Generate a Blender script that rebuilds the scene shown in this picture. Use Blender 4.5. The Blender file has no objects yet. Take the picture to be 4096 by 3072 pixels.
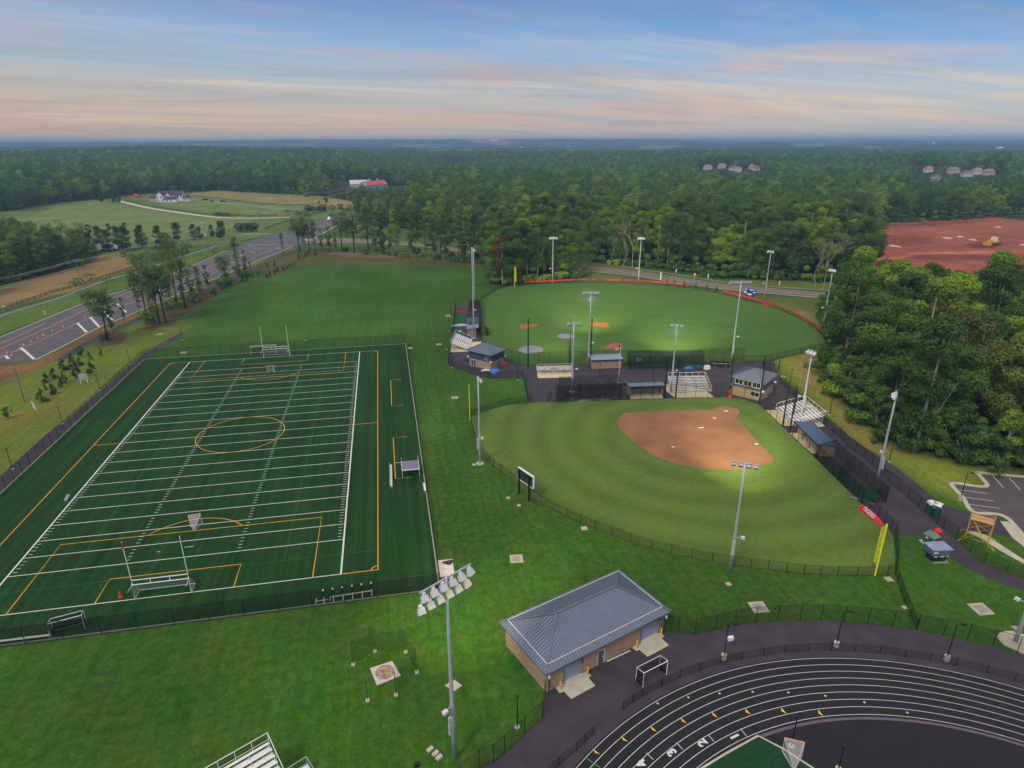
import bpy, bmesh, math, random
import numpy as np
from mathutils import Vector, Matrix
random.seed(7)
rng = np.random.default_rng(7)
SC = bpy.context.scene
COL = SC.collection

# ------------------------------------------------------------------ camera
F, PITCH, ROLL, YAW, CH, CX, CY = 2553.4, .3633, -.0031, -.1935, 60.17, 58.56, -91.23   # focal length for a 4096 px wide frame
_cy, _sy, _cp, _sp = math.cos(YAW), math.sin(YAW), math.cos(PITCH), math.sin(PITCH)
_R = np.array([_cy, _sy, 0.]); _Fw = np.array([-_sy*_cp, _cy*_cp, -_sp]); _Dn = -np.cross(_R, _Fw)
UX = _R*math.cos(ROLL) - _Dn*math.sin(ROLL); UY = _R*math.sin(ROLL) + _Dn*math.cos(ROLL)
CAMP = np.array([CX, CY, CH])
cam_d = bpy.data.cameras.new("camera"); cam = bpy.data.objects.new("camera", cam_d); COL.objects.link(cam)
cam_d.sensor_fit = 'HORIZONTAL'; cam_d.sensor_width = 36.; cam_d.lens = 36.*F/4096
cam_d.clip_start = 1.; cam_d.clip_end = 90000.
cam.matrix_world = Matrix(((UX[0], -UY[0], -_Fw[0], CX), (UX[1], -UY[1], -_Fw[1], CY), (UX[2], -UY[2], -_Fw[2], CH), (0, 0, 0, 1)))
SC.camera = cam
SC.render.resolution_x = 1024; SC.render.resolution_y = 768
try:
    SC.cycles.use_denoising = True; SC.cycles.denoiser = 'OPENIMAGEDENOISE'
    SC.cycles.max_bounces = 6; SC.cycles.diffuse_bounces = 2; SC.cycles.glossy_bounces = 2; SC.cycles.transparent_max_bounces = 24
    SC.cycles.volume_bounces = 0
    SC.cycles.use_adaptive_sampling = True; SC.cycles.adaptive_threshold = 0.01
except Exception: pass

# ------------------------------------------------------------------ world: physical sky under thin evening cirrus
W = bpy.data.worlds.new("World"); SC.world = W; W.use_nodes = True
nt = W.node_tree; nt.nodes.clear()
SUN_EL, SUN_AZ = math.radians(46), math.radians(-135)   # azimuth measured from +Y clockwise
def wn(t, **k):
    n = nt.nodes.new(t)
    for a, v in k.items(): setattr(n, a, v)
    return n
def L(a, b): nt.links.new(a, b)
def wmath(op, a, b=None, c=None):
    n = wn('ShaderNodeMath', operation=op)
    for i, v in enumerate((a, b, c)):
        if v is None: continue
        if isinstance(v, (int, float)): n.inputs[i].default_value = v
        else: L(v, n.inputs[i])
    return n.outputs[0]
def s2l(c):
    return tuple(((v/255)/12.92 if v/255 <= .04045 else ((v/255+.055)/1.055)**2.4) for v in c)
def wramp(fac, stops):
    n = wn('ShaderNodeValToRGB'); e = n.color_ramp.elements
    while len(e) > 1: e.remove(e[-1])
    for i, (p, c) in enumerate(stops):
        el = e[0] if i == 0 else e.new(p)
        el.position = p; el.color = (*c, 1)
    L(fac, n.inputs[0]); return n.outputs[0]
def wmix(f, a, b):
    n = wn('ShaderNodeMix', data_type='RGBA')
    for s, v in ((n.inputs[0], f), (n.inputs[6], a), (n.inputs[7], b)):
        if isinstance(v, tuple): s.default_value = (*v, 1)
        elif isinstance(v, (int, float)): s.default_value = v
        else: L(v, s)
    return n.outputs[2]
sky = wn('ShaderNodeTexSky', sky_type='NISHITA', sun_disc=False, sun_elevation=SUN_EL, sun_rotation=SUN_AZ, altitude=60., air_density=1.4, dust_density=1.6, ozone_density=2.)
skn = wn('ShaderNodeVectorMath', operation='SCALE'); L(sky.outputs[0], skn.inputs[0]); skn.inputs['Scale'].default_value = .045
tc = wn('ShaderNodeTexCoord')
# rotate directions so that y = camera heading, x = to its right (a plain compass rotation of the sky)
rot = wn('ShaderNodeVectorRotate', rotation_type='Z_AXIS'); L(tc.outputs['Generated'], rot.inputs['Vector']); rot.inputs['Angle'].default_value = -YAW
sep = wn('ShaderNodeSeparateXYZ'); L(rot.outputs[0], sep.inputs[0])
dx, dy, dz = sep.outputs
az = wmath('ARCTAN2', dx, dy)                 # -0.68 .. 0.68 across the picture
el = wmath('ARCSINE', dz)
azn = wmath('ADD', wmath('MULTIPLY', az, .7), .5); azn.node.use_clamp = True
eln = wmath('MULTIPLY', el, 3.2); eln.node.use_clamp = True   # 0.18 rad (top of the view) -> .58
left = wramp(eln, [(0, s2l((214, 176, 138))), (.10, s2l((206, 174, 146))), (.20, s2l((186, 178, 164))), (.32, s2l((164, 184, 196))), (.46, s2l((144, 172, 204))), (.58, s2l((102, 146, 200))), (1, s2l((84, 126, 184)))])
right = wramp(eln, [(0, s2l((186, 190, 186))), (.10, s2l((184, 190, 190))), (.20, s2l((176, 190, 202))), (.32, s2l((138, 174, 214))), (.46, s2l((88, 150, 208))), (.58, s2l((56, 124, 200))), (1, s2l((62, 112, 180)))])
base = wmix(azn, left, right)
# streaks: cloud sheet seen in perspective, stretched toward the right hand horizon
den = wmath('ADD', wmath('MAXIMUM', dz, 0.), .055)
px_ = wmath('DIVIDE', dx, den); py_ = wmath('DIVIDE', dy, den)
A = math.radians(66)
u_ = wmath('ADD', wmath('MULTIPLY', px_, math.sin(A)), wmath('MULTIPLY', py_, math.cos(A)))
v_ = wmath('SUBTRACT', wmath('MULTIPLY', py_, math.sin(A)), wmath('MULTIPLY', px_, math.cos(A)))
cmb = wn('ShaderNodeCombineXYZ'); L(wmath('MULTIPLY', u_, .17), cmb.inputs[0]); L(wmath('MULTIPLY', v_, .5), cmb.inputs[1])
def wnoise(vec, scale, det, rough, off=0., dist=0.):
    n = wn('ShaderNodeTexNoise'); n.inputs['Scale'].default_value = scale; n.inputs['Detail'].default_value = det
    n.inputs['Roughness'].default_value = rough; n.inputs['Distortion'].default_value = dist
    a = wn('ShaderNodeVectorMath', operation='ADD'); L(vec, a.inputs[0]); a.inputs[1].default_value = (off, off*.7, off*1.3); L(a.outputs[0], n.inputs['Vector'])
    return n.outputs[0]
n1 = wnoise(cmb.outputs[0], .8, 7, .62, 3.1, .7)
n2 = wnoise(cmb.outputs[0], 1.1, 8, .66, 11.7, .6)
n3 = wnoise(cmb.outputs[0], 1.5, 7, .66, 27.2, .6)
def wsm(v, a, b):
    n = wn('ShaderNodeMapRange', interpolation_type='SMOOTHSTEP'); L(v, n.inputs[0]); n.inputs[1].default_value = a; n.inputs[2].default_value = b; return n.outputs[0]
lowm = wramp(eln, [(0, (.35,)*3), (.08, (.85,)*3), (.3, (1,)*3), (.45, (.45,)*3), (.58, (.22,)*3), (.7, (.2,)*3)])
lowv = wn('ShaderNodeRGBToBW'); L(lowm, lowv.inputs[0])
pinkc = wmix(azn, s2l((208, 150, 128)), s2l((214, 184, 172)))
c1 = wmix(wmath('MULTIPLY', wmath('MULTIPLY', wsm(n1, .44, .64), .78), lowv.outputs[0]), base, pinkc)
c2 = wmix(wmath('MULTIPLY', wmath('MULTIPLY', wsm(n2, .48, .70), .7), lowv.outputs[0]), c1, s2l((222, 204, 182)))
c3 = wmix(wmath('MULTIPLY', wsm(n3, .46, .66), .36), c2, s2l((138, 148, 166)))
fin = wmix(.9, skn.outputs[0], c3)
# overhead, outside the view, the sheet of cloud closes to a pale overcast
fin = wmix(wsm(dz, .24, .55), fin, s2l((216, 209, 196)))
# below the horizon: dull
fin = wmix(wsm(dz, -.06, 0.), s2l((90, 100, 105)), fin)
bg = wn('ShaderNodeBackground'); L(fin, bg.inputs[0]); bg.inputs[1].default_value = 1.0
out = wn('ShaderNodeOutputWorld'); L(bg.outputs[0], out.inputs[0])

# ------------------------------------------------------------------ sun (behind thin cloud)
sd = bpy.data.lights.new("sun", 'SUN'); sun = bpy.data.objects.new("sun", sd); COL.objects.link(sun)
sd.energy = 1.5; sd.angle = math.radians(10); sd.color = (1., .93, .84)
sun.rotation_euler = Vector((-math.sin(SUN_AZ)*math.cos(SUN_EL), -math.cos(SUN_AZ)*math.cos(SUN_EL), -math.sin(SUN_EL))).to_track_quat('-Z', 'Y').to_euler()

VS = SC.view_settings
SC.display_settings.display_device = 'sRGB'; VS.view_transform = 'Standard'; VS.look = 'None'; VS.exposure = .22; VS.gamma = 1.

# ------------------------------------------------------------------ where photograph points lie in the place
def ray(x, y): return _Fw*F + UX*(x-2048) + UY*(y-1536)
def G(x, y, z=0.):
    d = ray(x, y); t = (z-CH)/d[2]; p = CAMP + d*t
    return np.array([p[0], p[1], z])
def PX(p):
    q = np.asarray(p, float)-CAMP; d = q@_Fw
    return 2048+F*(q@UX)/d, 1536+F*(q@UY)/d
def HT(bx, by, ty):
    b = G(bx, by); lo, hi = 0., 60.
    for _ in range(40):
        m = (lo+hi)/2
        if PX((b[0], b[1], m))[1] > ty: lo = m
        else: hi = m
    return lo
def GP(pts, z=0.): return [G(*p, z) for p in pts]
def smooth(pts, n=6, closed=False):
    P = [np.array(p, float) for p in pts]; N = len(P); o = []
    for i in range(N if closed else N-1):
        a, b, c, d = (P[(i+k) % N] if closed else P[min(max(i+k, 0), N-1)] for k in (-1, 0, 1, 2))
        for j in range(n):
            t = j/n
            o.append(.5*((2*b)+(-a+c)*t+(2*a-5*b+4*c-d)*t*t+(-a+3*b-3*c+d)*t**3))
    if not closed: o.append(P[-1])
    return o

# ------------------------------------------------------------------ noise in numpy
def vnoise(x, y, seed=0):
    xi = np.floor(x).astype(np.int64); yi = np.floor(y).astype(np.int64); fx = x-xi; fy = y-yi
    fx = fx*fx*(3-2*fx); fy = fy*fy*(3-2*fy)
    def h(a, b):
        n = (a*374761393 + b*668265263 + seed*1442695041) & 0x7fffffff
        n = (n ^ (n >> 13))*1274126177 & 0x7fffffff
        return ((n ^ (n >> 16)) & 0xffff)/65535.
    return (h(xi, yi)*(1-fx)+h(xi+1, yi)*fx)*(1-fy)+(h(xi, yi+1)*(1-fx)+h(xi+1, yi+1)*fx)*fy
def fbm(x, y, s, o=4, seed=0):
    r = 0; a = .5; t = 0
    for i in range(o):
        r = r+a*vnoise(x/s, y/s, seed+i*17); t += a; a *= .5; s *= .5
    return r/t
def inpoly(x, y, poly):
    c = np.zeros(np.shape(x), bool); n = len(poly)
    for i in range(n):
        x1, y1 = poly[i][:2]; x2, y2 = poly[(i+1) % n][:2]
        if y1 == y2: continue
        k = ((y1 > y) != (y2 > y)) & (x < (x2-x1)*(y-y1)/(y2-y1)+x1)
        c ^= k
    return c
def sdist(x, y, poly):      # signed distance, positive inside
    d = np.full(np.shape(x), 1e9); n = len(poly)
    for i in range(n):
        x1, y1 = poly[i][:2]; x2, y2 = poly[(i+1) % n][:2]
        ex, ey = x2-x1, y2-y1; t = np.clip(((x-x1)*ex+(y-y1)*ey)/(ex*ex+ey*ey+1e-9), 0, 1)
        d = np.minimum(d, np.hypot(x-x1-t*ex, y-y1-t*ey))
    return np.where(inpoly(x, y, poly), d, -d)
def smst(v, a, b):
    t = np.clip((v-a)/(b-a), 0, 1); return t*t*(3-2*t)

# ------------------------------------------------------------------ materials
MATS = {}
def mat(name, col, rough=.7, metal=0., n=.15, ns=1., col2=None, bump=0., bs=20., alpha=None, rnd=0., emit=None, spec=.5, det=4):
    """procedural material: base colour (sRGB 0-255) mottled by noise n at scale ns (per metre)"""
    if name in MATS: return MATS[name]
    m = bpy.data.materials.new(name); m.use_nodes = True; t = m.node_tree; N = t.nodes; b = N['Principled BSDF']
    b.inputs['Roughness'].default_value = rough; b.inputs['Metallic'].default_value = metal
    b.inputs['Specular IOR Level'].default_value = spec
    c = s2l(col)
    tcn = N.new('ShaderNodeNewGeometry'); no = N.new('ShaderNodeTexNoise'); no.inputs['Scale'].default_value = ns; no.inputs['Detail'].default_value = det
    t.links.new(tcn.outputs['Position'], no.inputs['Vector'])
    r = N.new('ShaderNodeValToRGB'); e = r.color_ramp.elements; e[0].position = .3; e[1].position = .7
    c2 = s2l(col2) if col2 else tuple(min(1, v*(1+n)) for v in c)
    e[0].color = (*(tuple(v*(1-n) for v in c) if not col2 else c), 1); e[1].color = (*c2, 1)
    t.links.new(no.outputs[0], r.inputs[0]); o = r.outputs[0]
    if rnd:
        oi = N.new('ShaderNodeObjectInfo'); hs = N.new('ShaderNodeHueSaturation')
        mr = N.new('ShaderNodeMapRange'); mr.inputs[3].default_value = 1-rnd; mr.inputs[4].default_value = 1+rnd
        t.links.new(oi.outputs['Random'], mr.inputs[0]); t.links.new(mr.outputs[0], hs.inputs['Value']); t.links.new(o, hs.inputs['Color']); o = hs.outputs[0]
    t.links.new(o, b.inputs['Base Color'])
    if bump:
        n2 = N.new('ShaderNodeTexNoise'); n2.inputs['Scale'].default_value = bs; n2.inputs['Detail'].default_value = 3
        t.links.new(tcn.outputs['Position'], n2.inputs['Vector'])
        bp = N.new('ShaderNodeBump'); bp.inputs['Strength'].default_value = bump; bp.inputs['Distance'].default_value = .05
        t.links.new(n2.outputs[0], bp.inputs['Height']); t.links.new(bp.outputs[0], b.inputs['Normal'])
    if emit:
        b.inputs['Emission Color'].default_value = (*s2l(emit[0]), 1); b.inputs['Emission Strength'].default_value = emit[1]
    if alpha is not None:
        b.inputs['Alpha'].default_value = alpha
    MATS[name] = m; return m

def grassmat(name, fine=1., stripes=None, useattr=False, col=(60, 90, 30), amp=.5, tuft=True):
    """mown or rough grass: large drifts, tufts and blades as noise at three scales"""
    if name in MATS: return MATS[name]
    m = bpy.data.materials.new(name); m.use_nodes = True; t = m.node_tree; N = t.nodes; b = N['Principled BSDF']
    b.inputs['Roughness'].default_value = .9; b.inputs['Specular IOR Level'].default_value = .15
    g = N.new('ShaderNodeNewGeometry')
    def noise(s, d, r=.6, vec=None):
        n = N.new('ShaderNodeTexNoise'); n.inputs['Scale'].default_value = s; n.inputs['Detail'].default_value = d; n.inputs['Roughness'].default_value = r
        t.links.new(vec or g.outputs['Position'], n.inputs['Vector']); return n.outputs[0]
    def mr(v, a, b_, c, d):
        n = N.new('ShaderNodeMapRange'); t.links.new(v, n.inputs[0]); n.inputs[1].default_value = a; n.inputs[2].default_value = b_; n.inputs[3].default_value = c; n.inputs[4].default_value = d; return n.outputs[0]
    def mul(a, b_):
        n = N.new('ShaderNodeMath'); n.operation = 'MULTIPLY'; t.links.new(a, n.inputs[0]); t.links.new(b_, n.inputs[1]); return n.outputs[0]
    if useattr:
        a = N.new('ShaderNodeAttribute'); a.attribute_name = 'tint'; basec = a.outputs['Color']
    else:
        a = N.new('ShaderNodeRGB'); a.outputs[0].default_value = (*s2l(col), 1); basec = a.outputs[0]
    v = mul(mr(noise(.035, 3), .3, .7, 1-.35*amp, 1+.35*amp), mr(noise(.9*fine, 5, .7), .3, .7, 1-.5*amp, 1+.5*amp))
    v = mul(v, mr(noise(5.*fine, 3, .7), .3, .7, 1-.5*amp, 1+.5*amp))
    if stripes:
        v = mul(v, stripes(t, N, g))
    hs = N.new('ShaderNodeHueSaturation'); t.links.new(v, hs.inputs['Value']); t.links.new(basec, hs.inputs['Color'])
    t.links.new(mr(noise(.12, 4), .3, .7, .475, .515), hs.inputs['Hue'])
    t.links.new(mr(noise(.5, 3), .3, .7, .88, 1.05), hs.inputs['Saturation'])
    o = hs.outputs[0]
    if useattr:
        wm = N.new('ShaderNodeMix'); wm.data_type = 'RGBA'; t.links.new(mr(noise(.45, 5, .75), .46, .68, 0, .26), wm.inputs[0]); t.links.new(o, wm.inputs[6]); wm.inputs[7].default_value = (*s2l((92, 90, 40)), 1); o = wm.outputs[2]
        mp = N.new('ShaderNodeMapping'); mp.inputs['Rotation'].default_value = (0, 0, .25); mp.inputs['Scale'].default_value = (1.1, .04, 1); t.links.new(g.outputs['Position'], mp.inputs[0])
        st = N.new('ShaderNodeHueSaturation'); t.links.new(mr(noise(1., 4, .6, mp.outputs[0]), .35, .65, .88, 1.12), st.inputs['Value']); t.links.new(o, st.inputs['Color']); o = st.outputs[0]
    if tuft:   # seed heads and clover flecks
        fl = N.new('ShaderNodeMix'); fl.data_type = 'RGBA'
        t.links.new(mr(noise(1.6, 2, .5), .70, .78, 0, .5), fl.inputs[0]); t.links.new(o, fl.inputs[6]); fl.inputs[7].default_value = (*s2l((138, 140, 84)), 1)
        o = fl.outputs[2]
    t.links.new(o, b.inputs['Base Color'])
    n2 = noise(3.*fine, 4, .7); bp = N.new('ShaderNodeBump'); bp.inputs['Strength'].default_value = .6; bp.inputs['Distance'].default_value = .15
    t.links.new(n2, bp.inputs['Height']); t.links.new(bp.outputs[0], b.inputs['Normal'])
    MATS[name] = m; return m

# ------------------------------------------------------------------ object helpers
def tag(o, label=None, cat=None, group=None, kind=None):
    if label: o['label'] = label
    if cat: o['category'] = cat
    if group: o['group'] = group
    if kind: o['kind'] = kind
    return o
def thing(name, label, cat, loc=(0, 0, 0), rz=0., group=None):
    o = bpy.data.objects.new(name, None); COL.objects.link(o); o.empty_display_size = .3
    o.location = loc; o.rotation_euler = (0, 0, rz); return tag(o, label, cat, group)
def link_mesh(name, me, parent=None, m=None):
    o = bpy.data.objects.new(name, me); COL.objects.link(o)
    if m is not None:
        for x in (m if isinstance(m, (list, tuple)) else [m]): me.materials.append(x)
    if parent is not None: o.parent = parent
    return o
def copy_tree(o, parent=None):
    kids = list(o.children); c = o.copy(); COL.objects.link(c)
    if parent is not None: c.parent = parent
    for k in kids: copy_tree(k, c)
    return c

class MB:
    """collects simple shapes into one mesh"""
    def __init__(s): s.v = []; s.f = []; s.mi = []; s.cur = 0
    def add(s, vs, fs):
        o = len(s.v); s.v += [tuple(float(c) for c in p) for p in vs]; s.f += [tuple(o+i for i in f) for f in fs]; s.mi += [s.cur]*len(fs); return s
    def box(s, x0, y0, z0, x1, y1, z1, M=None):
        vs = [(x, y, z) for z in (z0, z1) for y in (y0, y1) for x in (x0, x1)]
        if M is not None: vs = [M(v) for v in vs]
        return s.add(vs, [(0, 2, 3, 1), (4, 5, 7, 6), (0, 1, 5, 4), (2, 6, 7, 3), (0, 4, 6, 2), (1, 3, 7, 5)])
    def bar(s, a, b, w, h=None, up=(0, 0, 1)):
        a = Vector([float(i) for i in a]); b = Vector([float(i) for i in b]); h = h or w; d = (b-a)
        if d.length < 1e-6: return s
        d.normalize(); u = Vector(up)
        if abs(d.dot(u)) > .98: u = Vector((1, 0, 0))
        r = d.cross(u).normalized(); u = r.cross(d)
        vs = [p+r*(i*w/2)+u*(j*h/2) for p in (a, b) for j in (-1, 1) for i in (-1, 1)]
        return s.add(vs, [(0, 1, 3, 2), (4, 6, 7, 5), (0, 4, 5, 1), (2, 3, 7, 6), (0, 2, 6, 4), (1, 5, 7, 3)])
    def tube(s, pts, r, n=6, r2=None, cap=True):
        P = [Vector([float(i) for i in p]) for p in pts]; r2 = r if r2 is None else r2; rings = []; pu = None
        for i, p in enumerate(P):
            d = (P[min(i+1, len(P)-1)]-P[max(i-1, 0)]).normalized()
            u = Vector((0, 0, 1)) if abs(d.z) < .9 else Vector((1, 0, 0))
            a = d.cross(u).normalized(); b = a.cross(d)
            rr = r+(r2-r)*i/max(1, len(P)-1)
            rings.append([p+a*math.cos(2*math.pi*k/n)*rr+b*math.sin(2*math.pi*k/n)*rr for k in range(n)])
        vs = [q for g in rings for q in g]; fs = []
        for i in range(len(P)-1):
            for k in range(n):
                fs.append((i*n+k, i*n+(k+1) % n, (i+1)*n+(k+1) % n, (i+1)*n+k))
        if cap: fs += [tuple(range(n))[::-1], tuple((len(P)-1)*n+k for k in range(n))]
        return s.add(vs, fs)
    def cyl(s, x, y, z0, z1, r, n=12, r2=None): return s.tube([(x, y, z0), (x, y, z1)], r, n, r2)
    def prism(s, poly, z0, z1):
        n = len(poly); vs = [(p[0], p[1], z0) for p in poly]+[(p[0], p[1], z1) for p in poly]
        return s.add(vs, [tuple(range(n))[::-1], tuple(range(n, 2*n))]+[(i, (i+1) % n, n+(i+1) % n, n+i) for i in range(n)])
    def quad(s, a, b, c, d): return s.add([a, b, c, d], [(0, 1, 2, 3)])
    def mesh(s, name, smooth_=False):
        me = bpy.data.meshes.new(name); me.from_pydata(s.v, [], s.f)
        if any(s.mi): me.polygons.foreach_set('material_index', s.mi)
        if smooth_: me.polygons.foreach_set('use_smooth', [True]*len(me.polygons))
        me.update(); return me
    def build(s, name, m, parent=None, smooth_=False): return link_mesh(name, s.mesh(name, smooth_), parent, m)

from mathutils.geometry import tessellate_polygon
def tri_poly(pts):           # triangulated flat polygon (handles concave outlines)
    P_ = []
    for p in pts:
        if not P_ or (abs(P_[-1][0]-p[0])+abs(P_[-1][1]-p[1])) > 1e-3: P_.append(p)
    V_ = [Vector((float(p[0]), float(p[1]), float(p[2]))) for p in P_]
    T_ = tessellate_polygon([V_]); bm = bmesh.new(); vs = [bm.verts.new(v) for v in V_]
    for t_ in T_:
        a_, b_, c_ = (V_[i] for i in t_)
        if (b_-a_).cross(c_-a_).z < 0: t_ = t_[::-1]
        try: bm.faces.new([vs[i] for i in t_])
        except ValueError: pass
    return bm
def sheet(name, pts, z, m, kind='structure', parent=None):
    bm = tri_poly([(p[0], p[1], z) for p in pts]); me = bpy.data.meshes.new(name); bm.to_mesh(me); bm.free()
    o = link_mesh(name, me, parent, m)
    if kind: o['kind'] = kind
    return o
def slab(name, pts, z0, z1, m, kind='structure', parent=None):
    bm = tri_poly([(p[0], p[1], z1) for p in pts])
    me = bpy.data.meshes.new(name); bm.to_mesh(me); bm.free()
    vs = [tuple(v.co) for v in me.vertices]; fs = [tuple(p.vertices) for p in me.polygons]
    mb = MB(); mb.add(vs, fs); n = len(pts)
    for i in range(n):
        a, b = pts[i], pts[(i+1) % n]; mb.quad((a[0], a[1], z0), (b[0], b[1], z0), (b[0], b[1], z1), (a[0], a[1], z1))
    bpy.data.meshes.remove(me)
    o = mb.build(name, m, parent)
    if kind: o['kind'] = kind
    return o
def ribbon(mb, pts, w, z, closed=False, dash=None):
    P = [np.array(p[:2], float) for p in pts]
    if closed: P = P+[P[0]]
    L_, R_ = [], []
    for i in range(len(P)):
        if closed and i in (0, len(P)-1): d = (P[1]-P[0])+(P[-1]-P[-2])
        else: d = P[min(i+1, len(P)-1)]-P[max(i-1, 0)]
        d = d/(np.hypot(*d)+1e-9); nn = np.array([-d[1], d[0]])*w/2
        L_.append(P[i]+nn); R_.append(P[i]-nn)
    for i in range(len(P)-1):
        if dash and i % 2: continue
        mb.quad((*R_[i], z), (*R_[i+1], z), (*L_[i+1], z), (*L_[i], z))
    return mb
def band(pts, w):   # outline of a strip of width w along a line
    P = [np.array(p[:2], float) for p in pts]; L_, R_ = [], []
    for i in range(len(P)):
        d = P[min(i+1, len(P)-1)]-P[max(i-1, 0)]; d = d/(np.hypot(*d)+1e-9); nn = np.array([-d[1], d[0]])*w/2
        L_.append(P[i]+nn); R_.append(P[i]-nn)
    return L_+R_[::-1]
def kerb(name, pts, w, h, m, parent=None, closed=False):
    mb = MB(); P = [np.array(p[:2], float) for p in pts]
    if closed: P = P+[P[0]]
    prev = None
    for i in range(len(P)):
        d = P[min(i+1, len(P)-1)]-P[max(i-1, 0)]; d = d/(np.hypot(*d)+1e-9); nn = np.array([-d[1], d[0]])*w/2
        cur = [(*(P[i]-nn), 0), (*(P[i]-nn), h), (*(P[i]+nn), h), (*(P[i]+nn), 0)]
        if prev:
            for k in range(3): mb.quad(prev[k], cur[k], cur[k+1], prev[k+1])
        prev = cur
    o = mb.build(name, m, parent)
    if parent is None: o['kind'] = 'structure'
    return o
# ================================================================== GROUND
def poly_px(pts): return [tuple(G(*p)[:2]) for p in pts]
EDGE = [(-700, 900), (-300, 872), (28, 852), (231, 815), (393, 800), (486, 785), (600, 777), (764, 771), (856, 763), (1024, 775), (1209, 785), (1330, 795), (1422, 812),
        (1440, 850), (1500, 905), (1709, 918), (1964, 985), (2200, 1032), (2326, 1042), (2492, 1058), (2691, 1077), (2858, 1108), (2974, 1116), (3165, 1116), (3330, 1126),
        (3440, 1112), (3500, 1095), (3522, 1042), (3700, 1040), (5000, 1040)]
def edge_y(x): return np.interp(x, [e[0] for e in EDGE], [e[1] for e in EDGE])
def pxarr(X, Y, Z=0.):
    qx, qy, qz = X-CX, Y-CY, Z-CH; d = qx*_Fw[0]+qy*_Fw[1]+qz*_Fw[2]
    return 2048+F*(qx*UX[0]+qy*UX[1]+qz*UX[2])/d, 1536+F*(qx*UY[0]+qy*UY[1]+qz*UY[2])/d
KNOLLS = [(2925, 690, 12, 130), (3760, 705, 12, 130), (3900, 712, 12, 120), (1480, 770, 5, 60), (1975, 592, 38, 600), (2930, 600, 20, 600), (640, 655, 12, 260), (220, 640, 14, 260)]
def terrain(X, Y):
    """height of the land: flat round the sports park, rolling beyond"""
    X = np.asarray(X, float); Y = np.asarray(Y, float)
    fx, fy = X-CX, Y-CY; r = np.hypot(fx, fy); azm = np.arctan2(fx*_cy+fy*_sy, -fx*_sy+fy*_cy)
    far = fx*(-_sy)+fy*_cy
    px = 2048+F*np.tan(np.clip(azm, -1.2, 1.2))*1.02
    py = 563+F*CH/np.maximum(far, 50.)
    left = 1-smst(px, 1250, 1600)
    z = 11*smst(edge_y(px)-py, 8, 90)*left*(far > 100)
    z = z+smst(r, 750, 1700)*(fbm(X+5000, Y+9000, 900., 3, 5)-.55)*16
    z = z+smst(r, 2400, 3600)*(fbm(X+90000, Y+40000, 1500., 4, 9)-.5)*60
    z = z+smst(r, 5200, 8200)*(14+60*(.2+.8*smst(px, 500, 1350))*(1-.62*smst(px, 2450, 3300))*(.35+1.1*fbm(X+70000, Y+10000, 2400., 4, 19)))
    for kx, ky, kh, kr in KNOLLS:
        c = G(kx, ky); z = z+kh*np.exp(-((X-c[0])**2+(Y-c[1])**2)/(kr*kr))
    z = np.where(r < 520, 0, z)*smst(r, 520, 700)
    z = np.where((px > 1500) & (far < 640), 0, z)
    return np.minimum(z, 62+.3*(z-62))

def fz(px, py, d=0.): g = G(px, py); g[2] = float(terrain(g[0], g[1])); return g
def level_at(px, py_top, py_base, guess=0):
    """land point under a far building whose foot shows at py_base, the land's height counted"""
    y = py_base
    for _ in range(80):
        g = fz(px, y); qy = PX(g)[1]; y = max(py_base-2, y+(py_base-qy)*.3)
    return g
# sheet 1: land near the park, its own colours in a soft edged attribute
x0, x1, y0, y1, st = -620., 560., -125., 860., 2.
nx = int((x1-x0)/st)+1; ny = int((y1-y0)/st)+1
gx, gy = np.meshgrid(np.linspace(x0, x1, nx), np.linspace(y0, y1, ny))
wx = gx+(fbm(gx, gy, 14., 3, 3)-.5)*7; wy = gy+(fbm(gx, gy, 14., 3, 4)-.5)*7
def lin(c): return np.array(s2l(c))
tint = np.empty(gx.shape+(3,)); tint[:] = lin((49, 91, 14))
dd = (fbm(gx, gy, 30., 4, 8)-.5)[..., None]
tint *= 1+dd*.5
GR = {}
def patch(pts, col, soft=3., warp=True, amt=1.):
    P = poly_px(pts); X, Y = (wx, wy) if warp else (gx, gy)
    m = smst(sdist(X, Y, P), -soft, soft)*amt
    tint[:] = tint*(1-m[..., None])+lin(col)*m[..., None]
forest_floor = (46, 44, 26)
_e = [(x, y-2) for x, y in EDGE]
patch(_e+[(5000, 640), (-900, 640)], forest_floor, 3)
WOODR = [(3318, 1450), (3310, 1520), (3345, 1592), (3410, 1600), (3530, 1740), (3660, 1810), (3850, 1846), (4096, 1883), (4500, 1950), (4900, 2050), (5200, 2080), (5200, 1360), (4096, 1352), (3700, 1358), (3600, 1362), (3400, 1340), (3350, 1405)]
WOODL = [(-900, 1300), (-300, 1190), (0, 1138), (200, 1092), (345, 1050), (350, 1005), (240, 1000), (150, 985), (20, 962), (-900, 990)]
CLUMP = [(1950, 1105), (1975, 1140), (2048, 1142), (2140, 1128), (2250, 1115), (2318, 1110), (2330, 1088), (2250, 1060), (2100, 1030), (1960, 1030)]
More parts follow.
